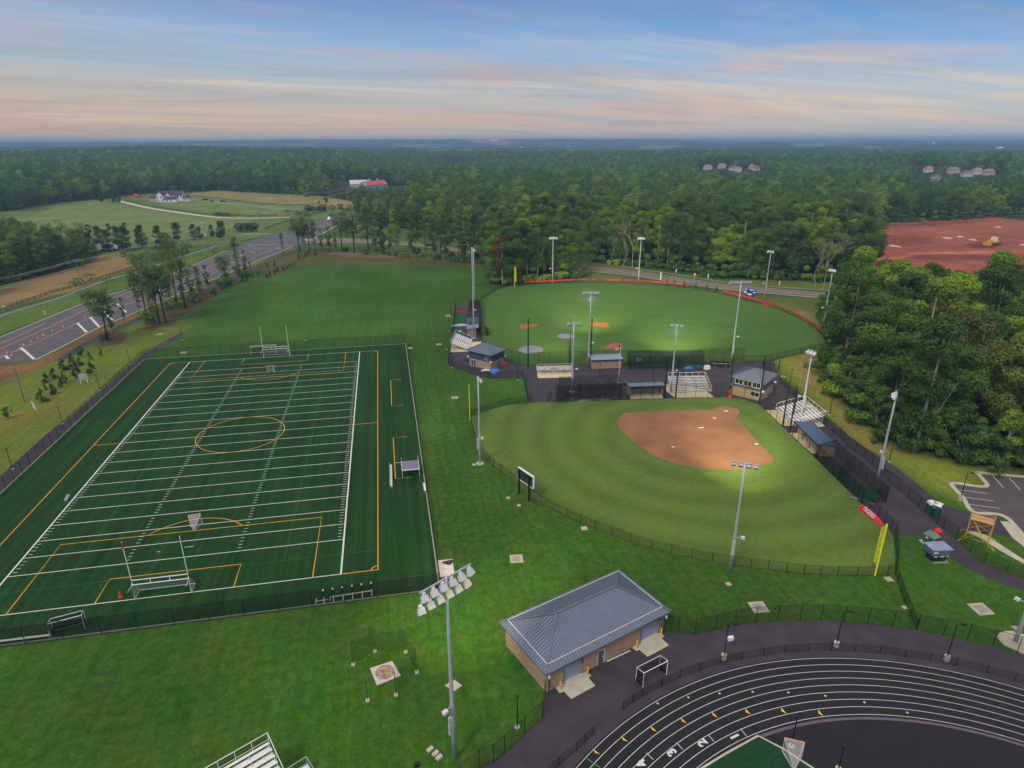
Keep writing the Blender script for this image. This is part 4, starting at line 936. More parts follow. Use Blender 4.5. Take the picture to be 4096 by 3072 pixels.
for zk, lst in woods.items():
    nm_, per = ZN[zk]; lst.sort(key=lambda q: -q[0])
    for r0_ in range(0, len(lst), per):
        row = sorted(lst[r0_:r0_+per], key=lambda q: q[1])
        for j, (_, _, o) in enumerate(row): o['label'] = o['label'].replace(' leafy', '')+' in %s row of the %s, %s from left' % (ORD[r0_//per], nm_, ORD[j])
def renumber(grp, fmt):
    L_ = [o for o in SC.objects if o.parent is None and o.get('group') == grp]
    by = {}
    for o in L_: by.setdefault(o['label'], []).append(o)
    for lb, os_ in by.items():
        if len(os_) > 1:
            os_.sort(key=lambda o: PX(tuple(o.location))[0])
            for j, o in enumerate(os_): o['label'] = fmt % ORD[j]
renumber('conifers at the corner of the big lawn', 'small dark conifer at the upper left corner of the big lawn, %s from left')
renumber('street trees along the side road', 'pyramid shaped street tree along the side road, %s from left')
renumber('trees between road and lawn', 'open sparse tree in the strip between road and big lawn, %s from left')
renumber('row of trees along the park road', 'slim open tree of the row along the park road, %s from left')
renumber('thicket beside the signal arm', 'low leafy tree in the thicket beside the traffic signal arm, %s from left')
renumber('low edge trees of the right wood', 'low tree at the grassy front edge of the right hand wood, %s from left')
renumber('low trees by the outfield fence end', 'low leafy tree by the right end of the outfield fence, %s from left')
# the wide forest: one mass of trees, instanced from the trees above
fp = np.array([(a, b) for a, b, _ in far_pts]); fz_ = terrain(fp[:, 0], fp[:, 1]); lf_ = lowscale(fp[:, 0], fp[:, 1])
for (a, b, s_), z, lf in zip(far_pts, fz_, lf_): rest.append((a, b, float(z), lf*(1.0 if s_ < 13 else 1.2)*(.85+.3*rng.random()), 0))
srcs = {}
for k in ('oakA', 'tallA', 'oakC', 'far1', 'far2'):
    nm, tm, cm, H = PROTO[k]; mb_ = None
    srcs[k] = (tm, cm)
def find_src(me):
    for o in SC.objects:
        if o.type == 'MESH' and o.data == me: return o
# two coarse trees stand in the forest themselves as sources of the mass
for k, (x, y) in (('far1', (2560, 900)), ('far2', (1760, 860))):
    g = G(x, y); place(k, g[0], g[1], 1., label='coarse round tree deep in the forest behind the '+('right outfield mast' if k == 'far1' else 'barn end'), group='trees deep in the forest')
def mass(name, pts, keys, label, cat=None):
    """pts: x, y, z, scale, kind index"""
    V = np.array([p[:3] for p in pts], np.float32); me = bpy.data.meshes.new(name); me.vertices.add(len(V)); me.vertices.foreach_set('co', V.ravel())
    for an, tp, vals in (('sc', 'FLOAT', [p[3] for p in pts]), ('ro', 'FLOAT', list(rng.random(len(pts))*6.28)), ('kd', 'INT', [p[4] for p in pts])):
        at = me.attributes.new(an, tp, 'POINT'); at.data.foreach_set('value', vals)
    o = link_mesh(name, me); o['kind'] = 'stuff'; tag(o, label, cat)
    ng = bpy.data.node_groups.new(name, 'GeometryNodeTree'); ng.interface.new_socket('Geometry', in_out='INPUT', socket_type='NodeSocketGeometry'); ng.interface.new_socket('Geometry', in_out='OUTPUT', socket_type='NodeSocketGeometry')
    N = ng.nodes; Lk = ng.links.new; gi = N.new('NodeGroupInput'); go = N.new('NodeGroupOutput'); jn = N.new('GeometryNodeJoinGeometry')
    def attr(n, t):
        a = N.new('GeometryNodeInputNamedAttribute'); a.data_type = t; a.inputs[0].default_value = n; return a.outputs[0]
    for i, k in enumerate(keys):
        ob = [find_src(m_) for m_ in (k if isinstance(k, tuple) else srcs[k])]
        ij = N.new('GeometryNodeJoinGeometry')
        for q in ob:
            oi = N.new('GeometryNodeObjectInfo'); oi.inputs['Object'].default_value = q; oi.transform_space = 'ORIGINAL'; Lk(oi.outputs['Geometry'], ij.inputs[0])
        cmp_ = N.new('FunctionNodeCompare'); cmp_.data_type = 'INT'; cmp_.operation = 'EQUAL'; Lk(attr('kd', 'INT'), cmp_.inputs[2]); cmp_.inputs[3].default_value = i
        ip = N.new('GeometryNodeInstanceOnPoints'); Lk(gi.outputs[0], ip.inputs['Points']); Lk(cmp_.outputs[0], ip.inputs['Selection']); Lk(ij.outputs[0], ip.inputs['Instance'])
        cx = N.new('ShaderNodeCombineXYZ'); Lk(attr('ro', 'FLOAT'), cx.inputs[2]); Lk(cx.outputs[0], ip.inputs['Rotation']); Lk(attr('sc', 'FLOAT'), ip.inputs['Scale'])
        Lk(ip.outputs[0], jn.inputs[0])
    Lk(jn.outputs[0], go.inputs[0]); md = o.modifiers.new('scatter', 'NODES'); md.node_group = ng; return o
pts = []
for a, b, z, s, near in rest:
    kd = int(rng.choice(3)) if near else 3+int(rng.random() < .4)
    pts.append((a, b, z, s, kd))
mass('forest', pts, ['oakA', 'tallA', 'oakC', 'far1', 'far2'], 'wide dense green forest of countless trees reaching to the horizon', 'forest')
# undergrowth along the wood edges
um, _ = crown_mesh('shrub_leaves', 40, 2.6, .2, 1.7, 9, 420, .42, 'round', .5)
um2, _ = crown_mesh('shrub_leaves', 41, 5.0, .2, 1.8, 12, 700, .42, 'tall', .5)
ug = []
def along(pts, w, step, big=.5):
    P = GP(pts)
    for a, b in zip(P[:-1], P[1:]):
        n = max(1, int(np.hypot(*(b-a)[:2])/step))
        for i in range(n):
            q = a+(b-a)*(i+rng.random())/n; ug.append((q[0]+rng.normal()*w, q[1]+rng.normal()*w, float(terrain(q[0], q[1])), .7+.9*rng.random(), int(rng.random() < big)))
along([(3290, 1450), (3300, 1520), (3345, 1592), (3410, 1600), (3530, 1740), (3660, 1806), (3850, 1842), (4096, 1878), (4300, 1920)], 2.2, 1.6)
along([(3300, 1300), (3335, 1400), (3290, 1450)], 1.5, 1.8); along([(3340, 1210), (3300, 1290)], 2, 1.6)
along([(-100, 1150), (0, 1132), (200, 1088), (340, 1050), (350, 1010), (240, 1000)], 2.5, 1.8, .6)
along([(1955, 1110), (1980, 1140), (2048, 1141), (2140, 1128), (2250, 1114), (2315, 1110), (2328, 1090)], 1.5, 1.6)
along([e for e in EDGE if 1400 < e[0] < 3500], 2.5, 1.8, .8)
along([e for e in EDGE if -300 < e[0] < 1440], 3, 3., .9)
along([(3401, 897), (3535, 894), (3697, 885), (3859, 878), (3998, 863), (4096, 854), (4300, 846)], 2.5, 2.6, .8)
along([(1300, 1006), (1417, 1012), (1700, 1034), (1930, 1056)], 1.6, 5, .15)
along([(560, 1300), (640, 1250), (760, 1215), (860, 1160), (960, 1110), (1020, 1085)], 2., 4.5, .15)
along([(400, 1368), (470, 1350)], 1.2, 4., .0)
c = G(2560, 1050)
us = [link_mesh('leaves', me_) for me_ in (um, um2)]
for o, (x, y) in zip(us, ((2600, 1070), (2640, 1074))):
    g = G(x, y); o.name = 'shrub'; o.location = tuple(g); tag(o, {2600: 'low rounded shrub at the forest front beyond the park road', 2640: 'upright shrub at the forest front beyond the park road'}[x], 'shrub')
mass('undergrowth', ug, [(um,), (um2,)], 'tangled green undergrowth along the edges of the woods', 'undergrowth')
# ================================================================== BUILDERS
galv = mat('galvanised_steel', (176, 184, 196), .45, .25, n=.08, ns=3)
alu = mat('aluminium', (224, 224, 230), .5, .0, n=.05, ns=2)
black = mat('black_metal', (20, 20, 24), .5, .2, n=.1, ns=3)
dgrey = mat('dark_grey', (62, 64, 70), .6, n=.1)
lensm = mat('lamp_lens', (235, 235, 235), .2, n=.02)
lensl = mat('lamp_lens_lit', (255, 246, 214), .2, n=.02, emit=((255, 226, 150), 4.))
lampw = mat('lamp_housing', (204, 206, 216), .5, n=.05)
white_m = mat('white_metal', (222, 222, 228), .45, n=.04)
red_m = mat('red_plastic', (196, 22, 40), .5, n=.08)
redcloth = mat('red_cloth', (206, 24, 44), .75, n=.18, ns=1.2, bump=.5, bs=3)
bluecloth = mat('blue_tarp', (60, 130, 214), .6, n=.2, ns=2, bump=.5, bs=3)
navy = mat('navy_siding', (62, 74, 98), .6, n=.06, ns=.6)
navytrim = mat('navy_trim', (48, 58, 84), .5, n=.06)
roofm = mat('metal_roof', (112, 122, 146), .42, .35, n=.06, ns=.8)
roofl = mat('metal_roof_light', (146, 158, 182), .42, .35, n=.06, ns=.8)
roofb = mat('metal_roof_blue', (84, 104, 142), .42, .35, n=.06, ns=.8)
glass_d = mat('dark_glass', (26, 34, 34), .12, n=.1)
doorm = mat('steel_door', (66, 92, 108), .5, n=.05)
rolldoor = mat('roll_door', (132, 144, 170), .5, n=.05)
yellow_m = mat('safety_yellow', (232, 186, 30), .5, n=.05)
lime = mat('foul_pole_yellow', (226, 226, 30), .5, n=.04)
orange_m = mat('scaffold_yellow', (222, 168, 60), .5, n=.1, ns=4)
woodm = mat('grey_wood', (124, 112, 100), .9, n=.2)
bluep = mat('blue_plastic', (44, 62, 100), .6, n=.1)
greenp = mat('green_plastic', (20, 84, 74), .5, n=.08)
def brickmat(name, c1, c2, mortar):
    m = bpy.data.materials.new(name); m.use_nodes = True; t = m.node_tree; N = t.nodes; b = N['Principled BSDF']; b.inputs['Roughness'].default_value = .85
    g = N.new('ShaderNodeNewGeometry'); s = N.new('ShaderNodeSeparateXYZ'); t.links.new(g.outputs['Position'], s.inputs[0])
    a = N.new('ShaderNodeMath'); a.operation = 'ADD'; t.links.new(s.outputs[0], a.inputs[0]); t.links.new(s.outputs[1], a.inputs[1])
    c = N.new('ShaderNodeCombineXYZ'); t.links.new(a.outputs[0], c.inputs[0]); t.links.new(s.outputs[2], c.inputs[1])
    k = N.new('ShaderNodeTexBrick'); t.links.new(c.outputs[0], k.inputs[0]); k.inputs['Scale'].default_value = 1.; k.inputs['Brick Width'].default_value = .45; k.inputs['Row Height'].default_value = .2; k.inputs['Mortar Size'].default_value = .014
    k.inputs['Color1'].default_value = (*s2l(c1), 1); k.inputs['Color2'].default_value = (*s2l(c2), 1); k.inputs['Mortar'].default_value = (*s2l(mortar), 1)
    t.links.new(k.outputs[0], b.inputs['Base Color']); return m
brick = brickmat('tan_block', (172, 144, 122), (156, 128, 108), (140, 120, 104))
def veil(name, col, a, scale=1.):
    m = bpy.data.materials.new(name); m.use_nodes = True; b = m.node_tree.nodes['Principled BSDF']; b.inputs['Base Color'].default_value = (*s2l(col), 1); b.inputs['Roughness'].default_value = .6
    N = m.node_tree.nodes; no = N.new('ShaderNodeTexNoise'); no.inputs['Scale'].default_value = .8; g = N.new('ShaderNodeNewGeometry'); m.node_tree.links.new(g.outputs['Position'], no.inputs['Vector'])
    mr = N.new('ShaderNodeMapRange'); m.node_tree.links.new(no.outputs[0], mr.inputs[0]); mr.inputs[3].default_value = a*.8; mr.inputs[4].default_value = a*1.2; m.node_tree.links.new(mr.outputs[0], b.inputs['Alpha']); return m
chain = veil('chain_link', (14, 15, 18), .27)
chain_d = veil('chain_link_dense', (12, 14, 18), .42)
net_b = veil('black_net', (12, 14, 20), .4)
net_g = veil('green_net', (20, 44, 32), .55)
net_w = veil('white_net', (220, 216, 224), .3)
net_l = veil('thin_net', (30, 34, 28), .2)

def along_pts(P, step):
    """points every step metres along a polyline, corners kept"""
    o = [P[0]]
    for a, b in zip(P[:-1], P[1:]):
        d = np.hypot(*(b-a)[:2]); n = max(1, round(d/step)) if d > step*.6 else 1
        for i in range(1, n+1): o.append(a+(b-a)*i/n)
    return o
POSTM = {}
def fence(name, label, pts, h, step=3., group='black chain link fences', m=None, mid=False, cat='fence', r=.045, z0=0.):
    P = [np.array([*p[:2], 0.]) for p in pts]; Q = along_pts(P, step) if step else P
    o = Q[0]; root = thing(name, label, cat, (o[0], o[1], z0), 0, group)
    key = (h, r)
    if key not in POSTM:
        mb = MB(); mb.cyl(0, 0, 0, h+.08, r, 6); POSTM[key] = mb.mesh('post'); POSTM[key].materials.append(black)
    for q in Q[:100]:
        p = link_mesh('post', POSTM[key], root); p.location = (q[0]-o[0], q[1]-o[1], 0)
    mb = MB(); zs = [h] + ([h*.5] if mid else []) + [.08]
    for z in zs:
        mb.tube([(q[0]-o[0], q[1]-o[1], z) for q in P], .028 if z == h else .02, 5)
    mb.build('rail', black, root)
    mb = MB()
    for a, b in zip(P[:-1], P[1:]): mb.quad((*(a-o)[:2], .05), (*(b-o)[:2], .05), (*(b-o)[:2], h-.02), (*(a-o)[:2], h-.02))
    mb.build('mesh_panel', m or chain, root); return root

def mast(label, base, h, arm, azim, heads, lit=False, two=False, target=None, power=0., box=True, pedestal=False, group='tall floodlight masts', tilt=None, spot=70, side=1):
    """galvanised pole; azim = world direction the lamps face"""
    root = thing('floodlight_mast', label, 'light mast', (base[0], base[1], 0), azim-math.pi/2, group)   # local +y = aim
    mb = MB(); mb.tube([(0, 0, 0), (0, 0, h*.3), (0, 0, h*.65), (0, 0, h)], .27, 12, .12); mb.build('pole', galv, root, True)
    if pedestal: MB().cyl(0, 0, 0, .22, .75, 18).build('base', conc, root)
    if box:
        mb = MB(); mb.box(-.25, -.52, 3.3, .25, -.2, 4.6); mb.box(-.22, -.5, 4.7, .22, -.22, 5.6); mb.box(-.06, -.3, 3.2, .06, 0, 5.7); mb.build('control_box', mat('cabinet_grey', (164, 172, 186), .5), root)
    mb = MB(); mb.bar((0, 0, h*.33), (.9, .25, h*.33+.05), .07); br = mb.build('bracket', galv, root)
    mb = MB(); mb.box(.85, .1, h*.33-.15, 1.4, .5, h*.33+.2); mb.build('lamp', lampw, br)
    mb = MB(); rows = [h-.15] + ([h-1.25] if two else [])
    for z in rows:
        mb.bar((-arm/2, 0, z), (arm/2, 0, z), .13)
    mb.build('crossarm', galv, root)
    n = heads; proto_h = None
    hb = MB()   # one lamp head: a tapering shade, open downward and forward
    hb.add([(-.3, 0, .12), (.3, 0, .12), (.3, 0, -.22), (-.3, 0, -.22), (-.36, .62, .05), (.36, .62, .05), (.34, .55, -.42), (-.34, .55, -.42)], [(0, 1, 5, 4), (0, 4, 7, 3), (1, 2, 6, 5), (2, 3, 7, 6), (0, 3, 2, 1)])
    hb.box(-.16, -.28, -.16, .16, 0, .1); hb.bar((0, -.1, .05), (0, -.1, .3), .08)
    hm_ = hb.mesh('floodlight'); hm_.materials.append(lampw)
    lb = MB(); lb.add([(-.345, .6, .03), (.345, .6, .03), (.325, .54, -.4), (-.325, .54, -.4)], [(0, 1, 2, 3)]); lm = lb.mesh('lens'); lm.materials.append(lensl if lit else lensm)
    per = n//len(rows)
    for ri, z in enumerate(rows):
        for i in range(per):
            x = (-arm/2+.35)+(arm-.7)*i/max(1, per-1)
            f = link_mesh('floodlight', hm_, root); f.location = (x+(.45 if ri else 0), .18, z-.32); f.rotation_euler = (math.radians(-28 if tilt is None else tilt), 0, math.radians((i-(per-1)/2)*(-11 if per <= 4 else -5)))
            link_mesh('lens', lm, f)
    if lit and power:
        ld = bpy.data.lights.new('lamp_light', 'SPOT'); lo = bpy.data.objects.new('lamp_light', ld); COL.objects.link(lo); lo.parent = root
        ld.energy = power; ld.color = (1., .9, .5); ld.spot_size = math.radians(spot); ld.spot_blend = 1.; ld.shadow_soft_size = .5
        lo.location = (0, 1.5*side, h-2.8)
        t = np.array(target); d = Vector((t[0]-base[0], t[1]-base[1], -(h-2.8))); d.rotate(Matrix.Rotation(-(azim-math.pi/2), 3, 'Z'))
        lo.rotation_euler = d.to_track_quat('-Z', 'Y').to_euler()
    return root

def lamp_post(label, base, h, pedestal=False, arm=False, group='black path lights', az=0.):
    root = thing('path_light', label, 'path light', (base[0], base[1], 0), az, group)
    z = 0.
    if pedestal: MB().cyl(0, 0, 0, .75, .33, 16).build('base', conc, root); z = .75
    else: MB().cyl(0, 0, 0, .1, .32, 14).build('base', conc, root)
    MB().tube([(0, 0, z), (0, 0, h)], .075, 8, .05).build('pole', black, root)
    mb = MB()
    if arm: mb.bar((0, 0, h-.05), (.9, 0, h), .07); mb.box(.55, -.16, h-.06, 1.15, .16, h+.06)
    else: mb.cyl(0, 0, h, h+.12, .2, 10); mb.cyl(0, 0, h+.12, h+.2, .24, 10, .08)
    mb.build('lamp_head', black, root); return root

def frame3(B, C, A=None, left=True):
    """ground frame at B, x axis toward C"""
    ex = np.array([C[0]-B[0], C[1]-B[1]]); Ln = np.hypot(*ex); ang = math.atan2(ex[1], ex[0])
    return Ln, ang
def seam_roof(parent, L_, D_, z, rise, over, m, name='roof', hip=None, x0=0., y0=0.):
    """hipped standing seam roof over a rectangle 0..L_ x 0..D_"""
    X0, X1, Y0, Y1 = x0-over, x0+L_+over, y0-over, y0+D_+over; W_ = min(X1-X0, Y1-Y0)/2; cx, cy = (X0+X1)/2, (Y0+Y1)/2
    mb = MB()
    if (X1-X0) >= (Y1-Y0): R1, R2 = (X0+W_, cy, z+rise), (X1-W_, cy, z+rise)
    else: R1, R2 = (cx, Y0+W_, z+rise), (cx, Y1-W_, z+rise)
    c = [(X0, Y0, z), (X1, Y0, z), (X1, Y1, z), (X0, Y1, z)]
    if (X1-X0) >= (Y1-Y0): mb.add(c+[R1, R2], [(0, 1, 5, 4), (1, 2, 5), (2, 3, 4, 5), (3, 0, 4), (3, 2, 1, 0)])
    else: mb.add(c+[R1, R2], [(0, 1, 4), (1, 2, 5, 4), (2, 3, 5), (3, 0, 4, 5), (3, 2, 1, 0)])
    # fascia and gutter
    for a, b in zip(c, c[1:]+c[:1]): mb.bar((a[0], a[1], z-.09), (b[0], b[1], z-.09), .12, .2)
    roof = mb.build(name, m, parent)
    # seams: perpendicular to each eave, up to the hip
    sb = MB(); st_ = .42
    def hz(x, y): return z+rise*min(1, min(x-X0, X1-x, y-Y0, Y1-y)/W_)
    for edge in range(4):
        ln = (X1-X0) if edge % 2 == 0 else (Y1-Y0); n = int(ln/st_)
        for i in range(1, n):
            t = i*ln/n; d = min(t, ln-t, W_)
            if edge == 0: a, b = (X0+t, Y0), (X0+t, Y0+d)
            elif edge == 1: a, b = (X1, Y0+t), (X1-d, Y0+t)
            elif edge == 2: a, b = (X0+t, Y1), (X0+t, Y1-d)
            else: a, b = (X0, Y0+t), (X0+d, Y0+t)
            sb.bar((*a, hz(*a)+.03), (*b, z+rise*d/W_+.03), .045, .07)
    for p, q in ((c[0], R1), (c[3], R1 if (X1-X0) >= (Y1-Y0) else R2), (c[1], R2 if (X1-X0) >= (Y1-Y0) else R1), (c[2], R2), (R1, R2)):
        sb.bar((p[0], p[1], p[2]+.05), (q[0], q[1], q[2]+.05), .28, .08)
    sb.build('roof_seams', mat(m.name+'_seam', tuple(int(255*(v**(1/2.2))) for v in (.13, .155, .225)) if m != roofl else (120, 130, 156), .45, .3), roof)
    return roof
def snow_guard(parent, L_, D_, z, rise, over, inset=.75):
    mb = MB(); W_ = (min(L_, D_)+2*over)/2; zz = z+rise*inset/W_+.12
    a, b, c, d = -over+inset, L_+over-inset, -over+inset, D_+over-inset
    for p, q in (((a, c), (b, c)), ((b, c), (b, d)), ((b, d), (a, d)), ((a, d), (a, c))):
        mb.bar((*p, zz), (*q, zz), .05); n = int(math.hypot(q[0]-p[0], q[1]-p[1])/.42)
        for i in range(n+1):
            x = p[0]+(q[0]-p[0])*i/n; y = p[1]+(q[1]-p[1])*i/n; mb.box(x-.035, y-.035, zz-.16, x+.035, y+.035, zz+.07)
    return mb.build('snow_guard', alu, parent)

def bleacher(label, O, E, rows, rise=.2, run=.6, gap=True, z0=.45, railh=1.05, group='aluminium bleachers', back_rail=True, aisle=True):
    Ln, ang = frame3(O, E); root = thing('bleacher', label, 'bleacher', (O[0], O[1], 0), ang, group)
    for i in range(rows):
        y = i*run; z = z0+i*rise
        mb = MB()
        if aisle and Ln > 5 and i < rows-1:
            mb.box(0, y, z-.05, Ln/2-.6, y+.3, z); mb.box(Ln/2+.6, y, z-.05, Ln, y+.3, z)
        else: mb.box(0, y, z-.05, Ln, y+.28, z)
        mb.build('seat', alu, root)
    mb = MB()
    for i in range(1, rows):
        y = i*run; z = z0+i*rise; mb.box(0, y-.34, z-.36, Ln, y+.0, z-.33)
        if aisle and Ln > 5: mb.box(Ln/2-.6, y-.32, z-.25, Ln/2+.6, y-.04, z-.22)
    mb.build('footboard', alu, root)
    mb = MB(); n = max(2, int(Ln/1.8)+1)
    for k in range(n):
        x = .1+(Ln-.2)*k/(n-1); yb = (rows-1)*run+.2; zb = z0+(rows-1)*rise-.08
        mb.bar((x, .1, z0-.1), (x, yb, zb), .07); mb.bar((x, 0, .12), (x, yb, .12), .07)
        for j in range(0, rows, 2): mb.bar((x, j*run+.1, .1), (x, j*run+.1, z0+j*rise-.08), .06)
        mb.bar((x, yb, .1), (x, yb, zb), .07)
        if k < n-1:
            x2 = .1+(Ln-.2)*(k+1)/(n-1); mb.bar((x, yb, .15), (x2, yb, zb-.1), .05); mb.bar((x2, yb, .15), (x, yb, zb-.1), .05)
    mb.build('frame', galv, root)
    if back_rail:
        mb = MB(); yb = (rows-1)*run+.45; zb = z0+(rows-1)*rise; zt = zb+railh
        mb.tube([(-.08, yb, zt), (Ln+.08, yb, zt)], .04, 6); mb.tube([(-.08, yb, zb+.1), (Ln+.08, yb, zb+.1)], .03, 6)
        nn = max(2, int(Ln/1.6)+1)
        for k in range(nn): x = -.08+(Ln+.16)*k/(nn-1); mb.tube([(x, yb, zb-.2), (x, yb, zt)], .03, 6)
        for x in (-.08, Ln+.08):
            mb.tube([(x, yb, zt), (x, .9, z0+1.4*rise+railh-.1), (x, .3, z0+.9)], .04, 6); mb.tube([(x, .3, z0-.2), (x, .3, z0+.9)], .03, 6)
            for k in range(1, 4): y = .3+(yb-.3)*k/4; mb.tube([(x, y, z0+(y/run)*rise-.3), (x, y, z0+.9+(y-.3)*(zt-z0-.9)/(yb-.3))], .025, 6)
        if aisle and Ln > 5: mb.tube([(Ln/2, .9, z0+1.), (Ln/2, yb-1.2, z0+(rows-3)*rise+.9)], .03, 6)
        mb.build('guard_rail', alu, root)
        mp = MB(); mp.quad((0, yb, zb-.1), (Ln, yb, zb-.1), (Ln, yb, zt), (0, yb, zt)); mp.build('mesh_panel', chain, root)
    return root

def dugout(label, O, E, depth, h, rm, slope=.35, group='brick dugouts'):
    """open side O-E, back wall to the left of that direction"""
    Ln, ang = frame3(O, E); root = thing('dugout', label, 'dugout', (O[0], O[1], 0), ang, group)
    mb = MB(); mb.box(0, depth-.25, 0, Ln, depth, h-slope); mb.box(0, .6, 0, .25, depth-.25, h-slope-.02); mb.box(Ln-.25, .6, 0, Ln, depth-.25, h-slope-.02)
    mb.build('wall', brick, root)
    mb = MB(); z1, z2 = h, h-slope; a, b, c, d = -.35, Ln+.35, -.3, depth+.3
    vs = [(a, c, z1), (b, c, z1), (b, d, z2), (a, d, z2), (a, c, z1-.12), (b, c, z1-.12), (b, d, z2-.12), (a, d, z2-.12)]
    mb.add(vs, [(0, 1, 2, 3), (7, 6, 5, 4), (0, 4, 5, 1), (1, 5, 6, 2), (2, 6, 7, 3), (3, 7, 4, 0)])
    n = int((b-a)/.45)
    for i in range(n+1):
        x = a+(b-a)*i/n; mb.bar((x, c, z1+.03), (x, d, z2+.03), .05, .07)
    roof = mb.build('roof', rm, root)
    mb = MB(); mb.box(a-.01, c-.04, z1-.38, b+.01, c, z1-.02); mb.box(a-.01, d, z2-.34, b+.01, d+.04, z2-.02); mb.build('fascia', navytrim, roof)
    mb = MB()
    for x in (Ln*.33, Ln*.66): mb.box(x-.05, .1, 0, x+.05, .2, h-.1)
    mb.build('post', black, root)
    mb = MB(); mb.box(.5, depth-.75, .42, Ln-.5, depth-.4, .48); mb.box(.5, depth-1.5, .38, Ln-.5, depth-1.2, .44); mb.box(.5, depth-.42, .7, Ln-.5, depth-.38, .95)
    for x in np.linspace(.7, Ln-.7, 5): mb.box(x-.03, depth-.7, 0, x+.03, depth-.62, .42); mb.box(x-.03, depth-1.4, 0, x+.03, depth-1.32, .38)
    mb.build('bench', alu, root); return root

def cage(label, quad, h, m, rail=black, group='batting cages', n_post=5, roof=True):
    """net tunnel over a ground quad (near left, near right, far right, far left)"""
    Q = [np.array(q[:2]) for q in quad]; o = Q[0]; root = thing('batting_cage', label, 'batting cage', (o[0], o[1], 0), 0, group)
    q = [p-o for p in Q]; pm = MB(); pm.cyl(0, 0, 0, h, .06, 6); pme = pm.mesh('post'); pme.materials.append(black)
    fr = MB(); nt_ = MB()
    for a, b, n in ((q[0], q[1], n_post), (q[3], q[2], n_post)):
        for i in range(n+1):
            p = a+(b-a)*i/n; x = link_mesh('post', pme, root); x.location = (p[0], p[1], 0)
        fr.tube([(*a, h), (*b, h)], .04, 5)
    for i in range(n_post+1):
        a = q[0]+(q[1]-q[0])*i/n_post; b = q[3]+(q[2]-q[3])*i/n_post; fr.tube([(*a, h), (*((a+b)/2), h-.12), (*b, h)], .03, 5)
    for a, b in ((q[0], q[1]), (q[1], q[2]), (q[2], q[3]), (q[3], q[0])):
        N_ = 10
        for i in range(N_):
            p, r_ = a+(b-a)*i/N_, a+(b-a)*(i+1)/N_; nt_.quad((*p, .05), (*r_, .05), (*r_, h-.05-.12*math.sin(math.pi*(i+1)/N_)), (*p, h-.05-.12*math.sin(math.pi*i/N_)))
    if roof:
        for i in range(8):
            a0, a1 = q[0]+(q[1]-q[0])*i/8, q[0]+(q[1]-q[0])*(i+1)/8; b0, b1 = q[3]+(q[2]-q[3])*i/8, q[3]+(q[2]-q[3])*(i+1)/8
            s0, s1 = .25*math.sin(math.pi*(i % 2)/2+.3), .25*math.sin(math.pi*((i+1) % 2)/2+.3); nt_.quad((*a0, h-.1), (*a1, h-.1), (*b1, h-.1-s1), (*b0, h-.1-s0))
    fr.build('frame', rail, root); nt_.build('net', m, root); return root

def rail_fence(label, pts, step=2.6, h=1.3, group='black board fences', m=black):
    P = [np.array([*p[:2], 0.]) for p in pts]; Q = along_pts(P, step); o = Q[0]; root = thing('board_fence', label, 'fence', (o[0], o[1], 0), 0, group)
    pm = MB(); pm.box(-.08, -.08, 0, .08, .08, h+.1); pme = pm.mesh('post'); pme.materials.append(m)
    for q in Q[:100]: x = link_mesh('post', pme, root); x.location = (q[0]-o[0], q[1]-o[1], float(terrain(q[0], q[1]))-float(terrain(o[0], o[1])))
    mb = MB()
    for a, b in zip(P[:-1], P[1:]):
        za, zb = float(terrain(*a[:2]))-float(terrain(*o[:2])), float(terrain(*b[:2]))-float(terrain(*o[:2]))
        for z in (.35, .78, 1.2): mb.bar((*(a-o)[:2], z+za), (*(b-o)[:2], z+zb), .05, .16)
    mb.build('boards', m, root); root.location.z = float(terrain(o[0], o[1])); return root

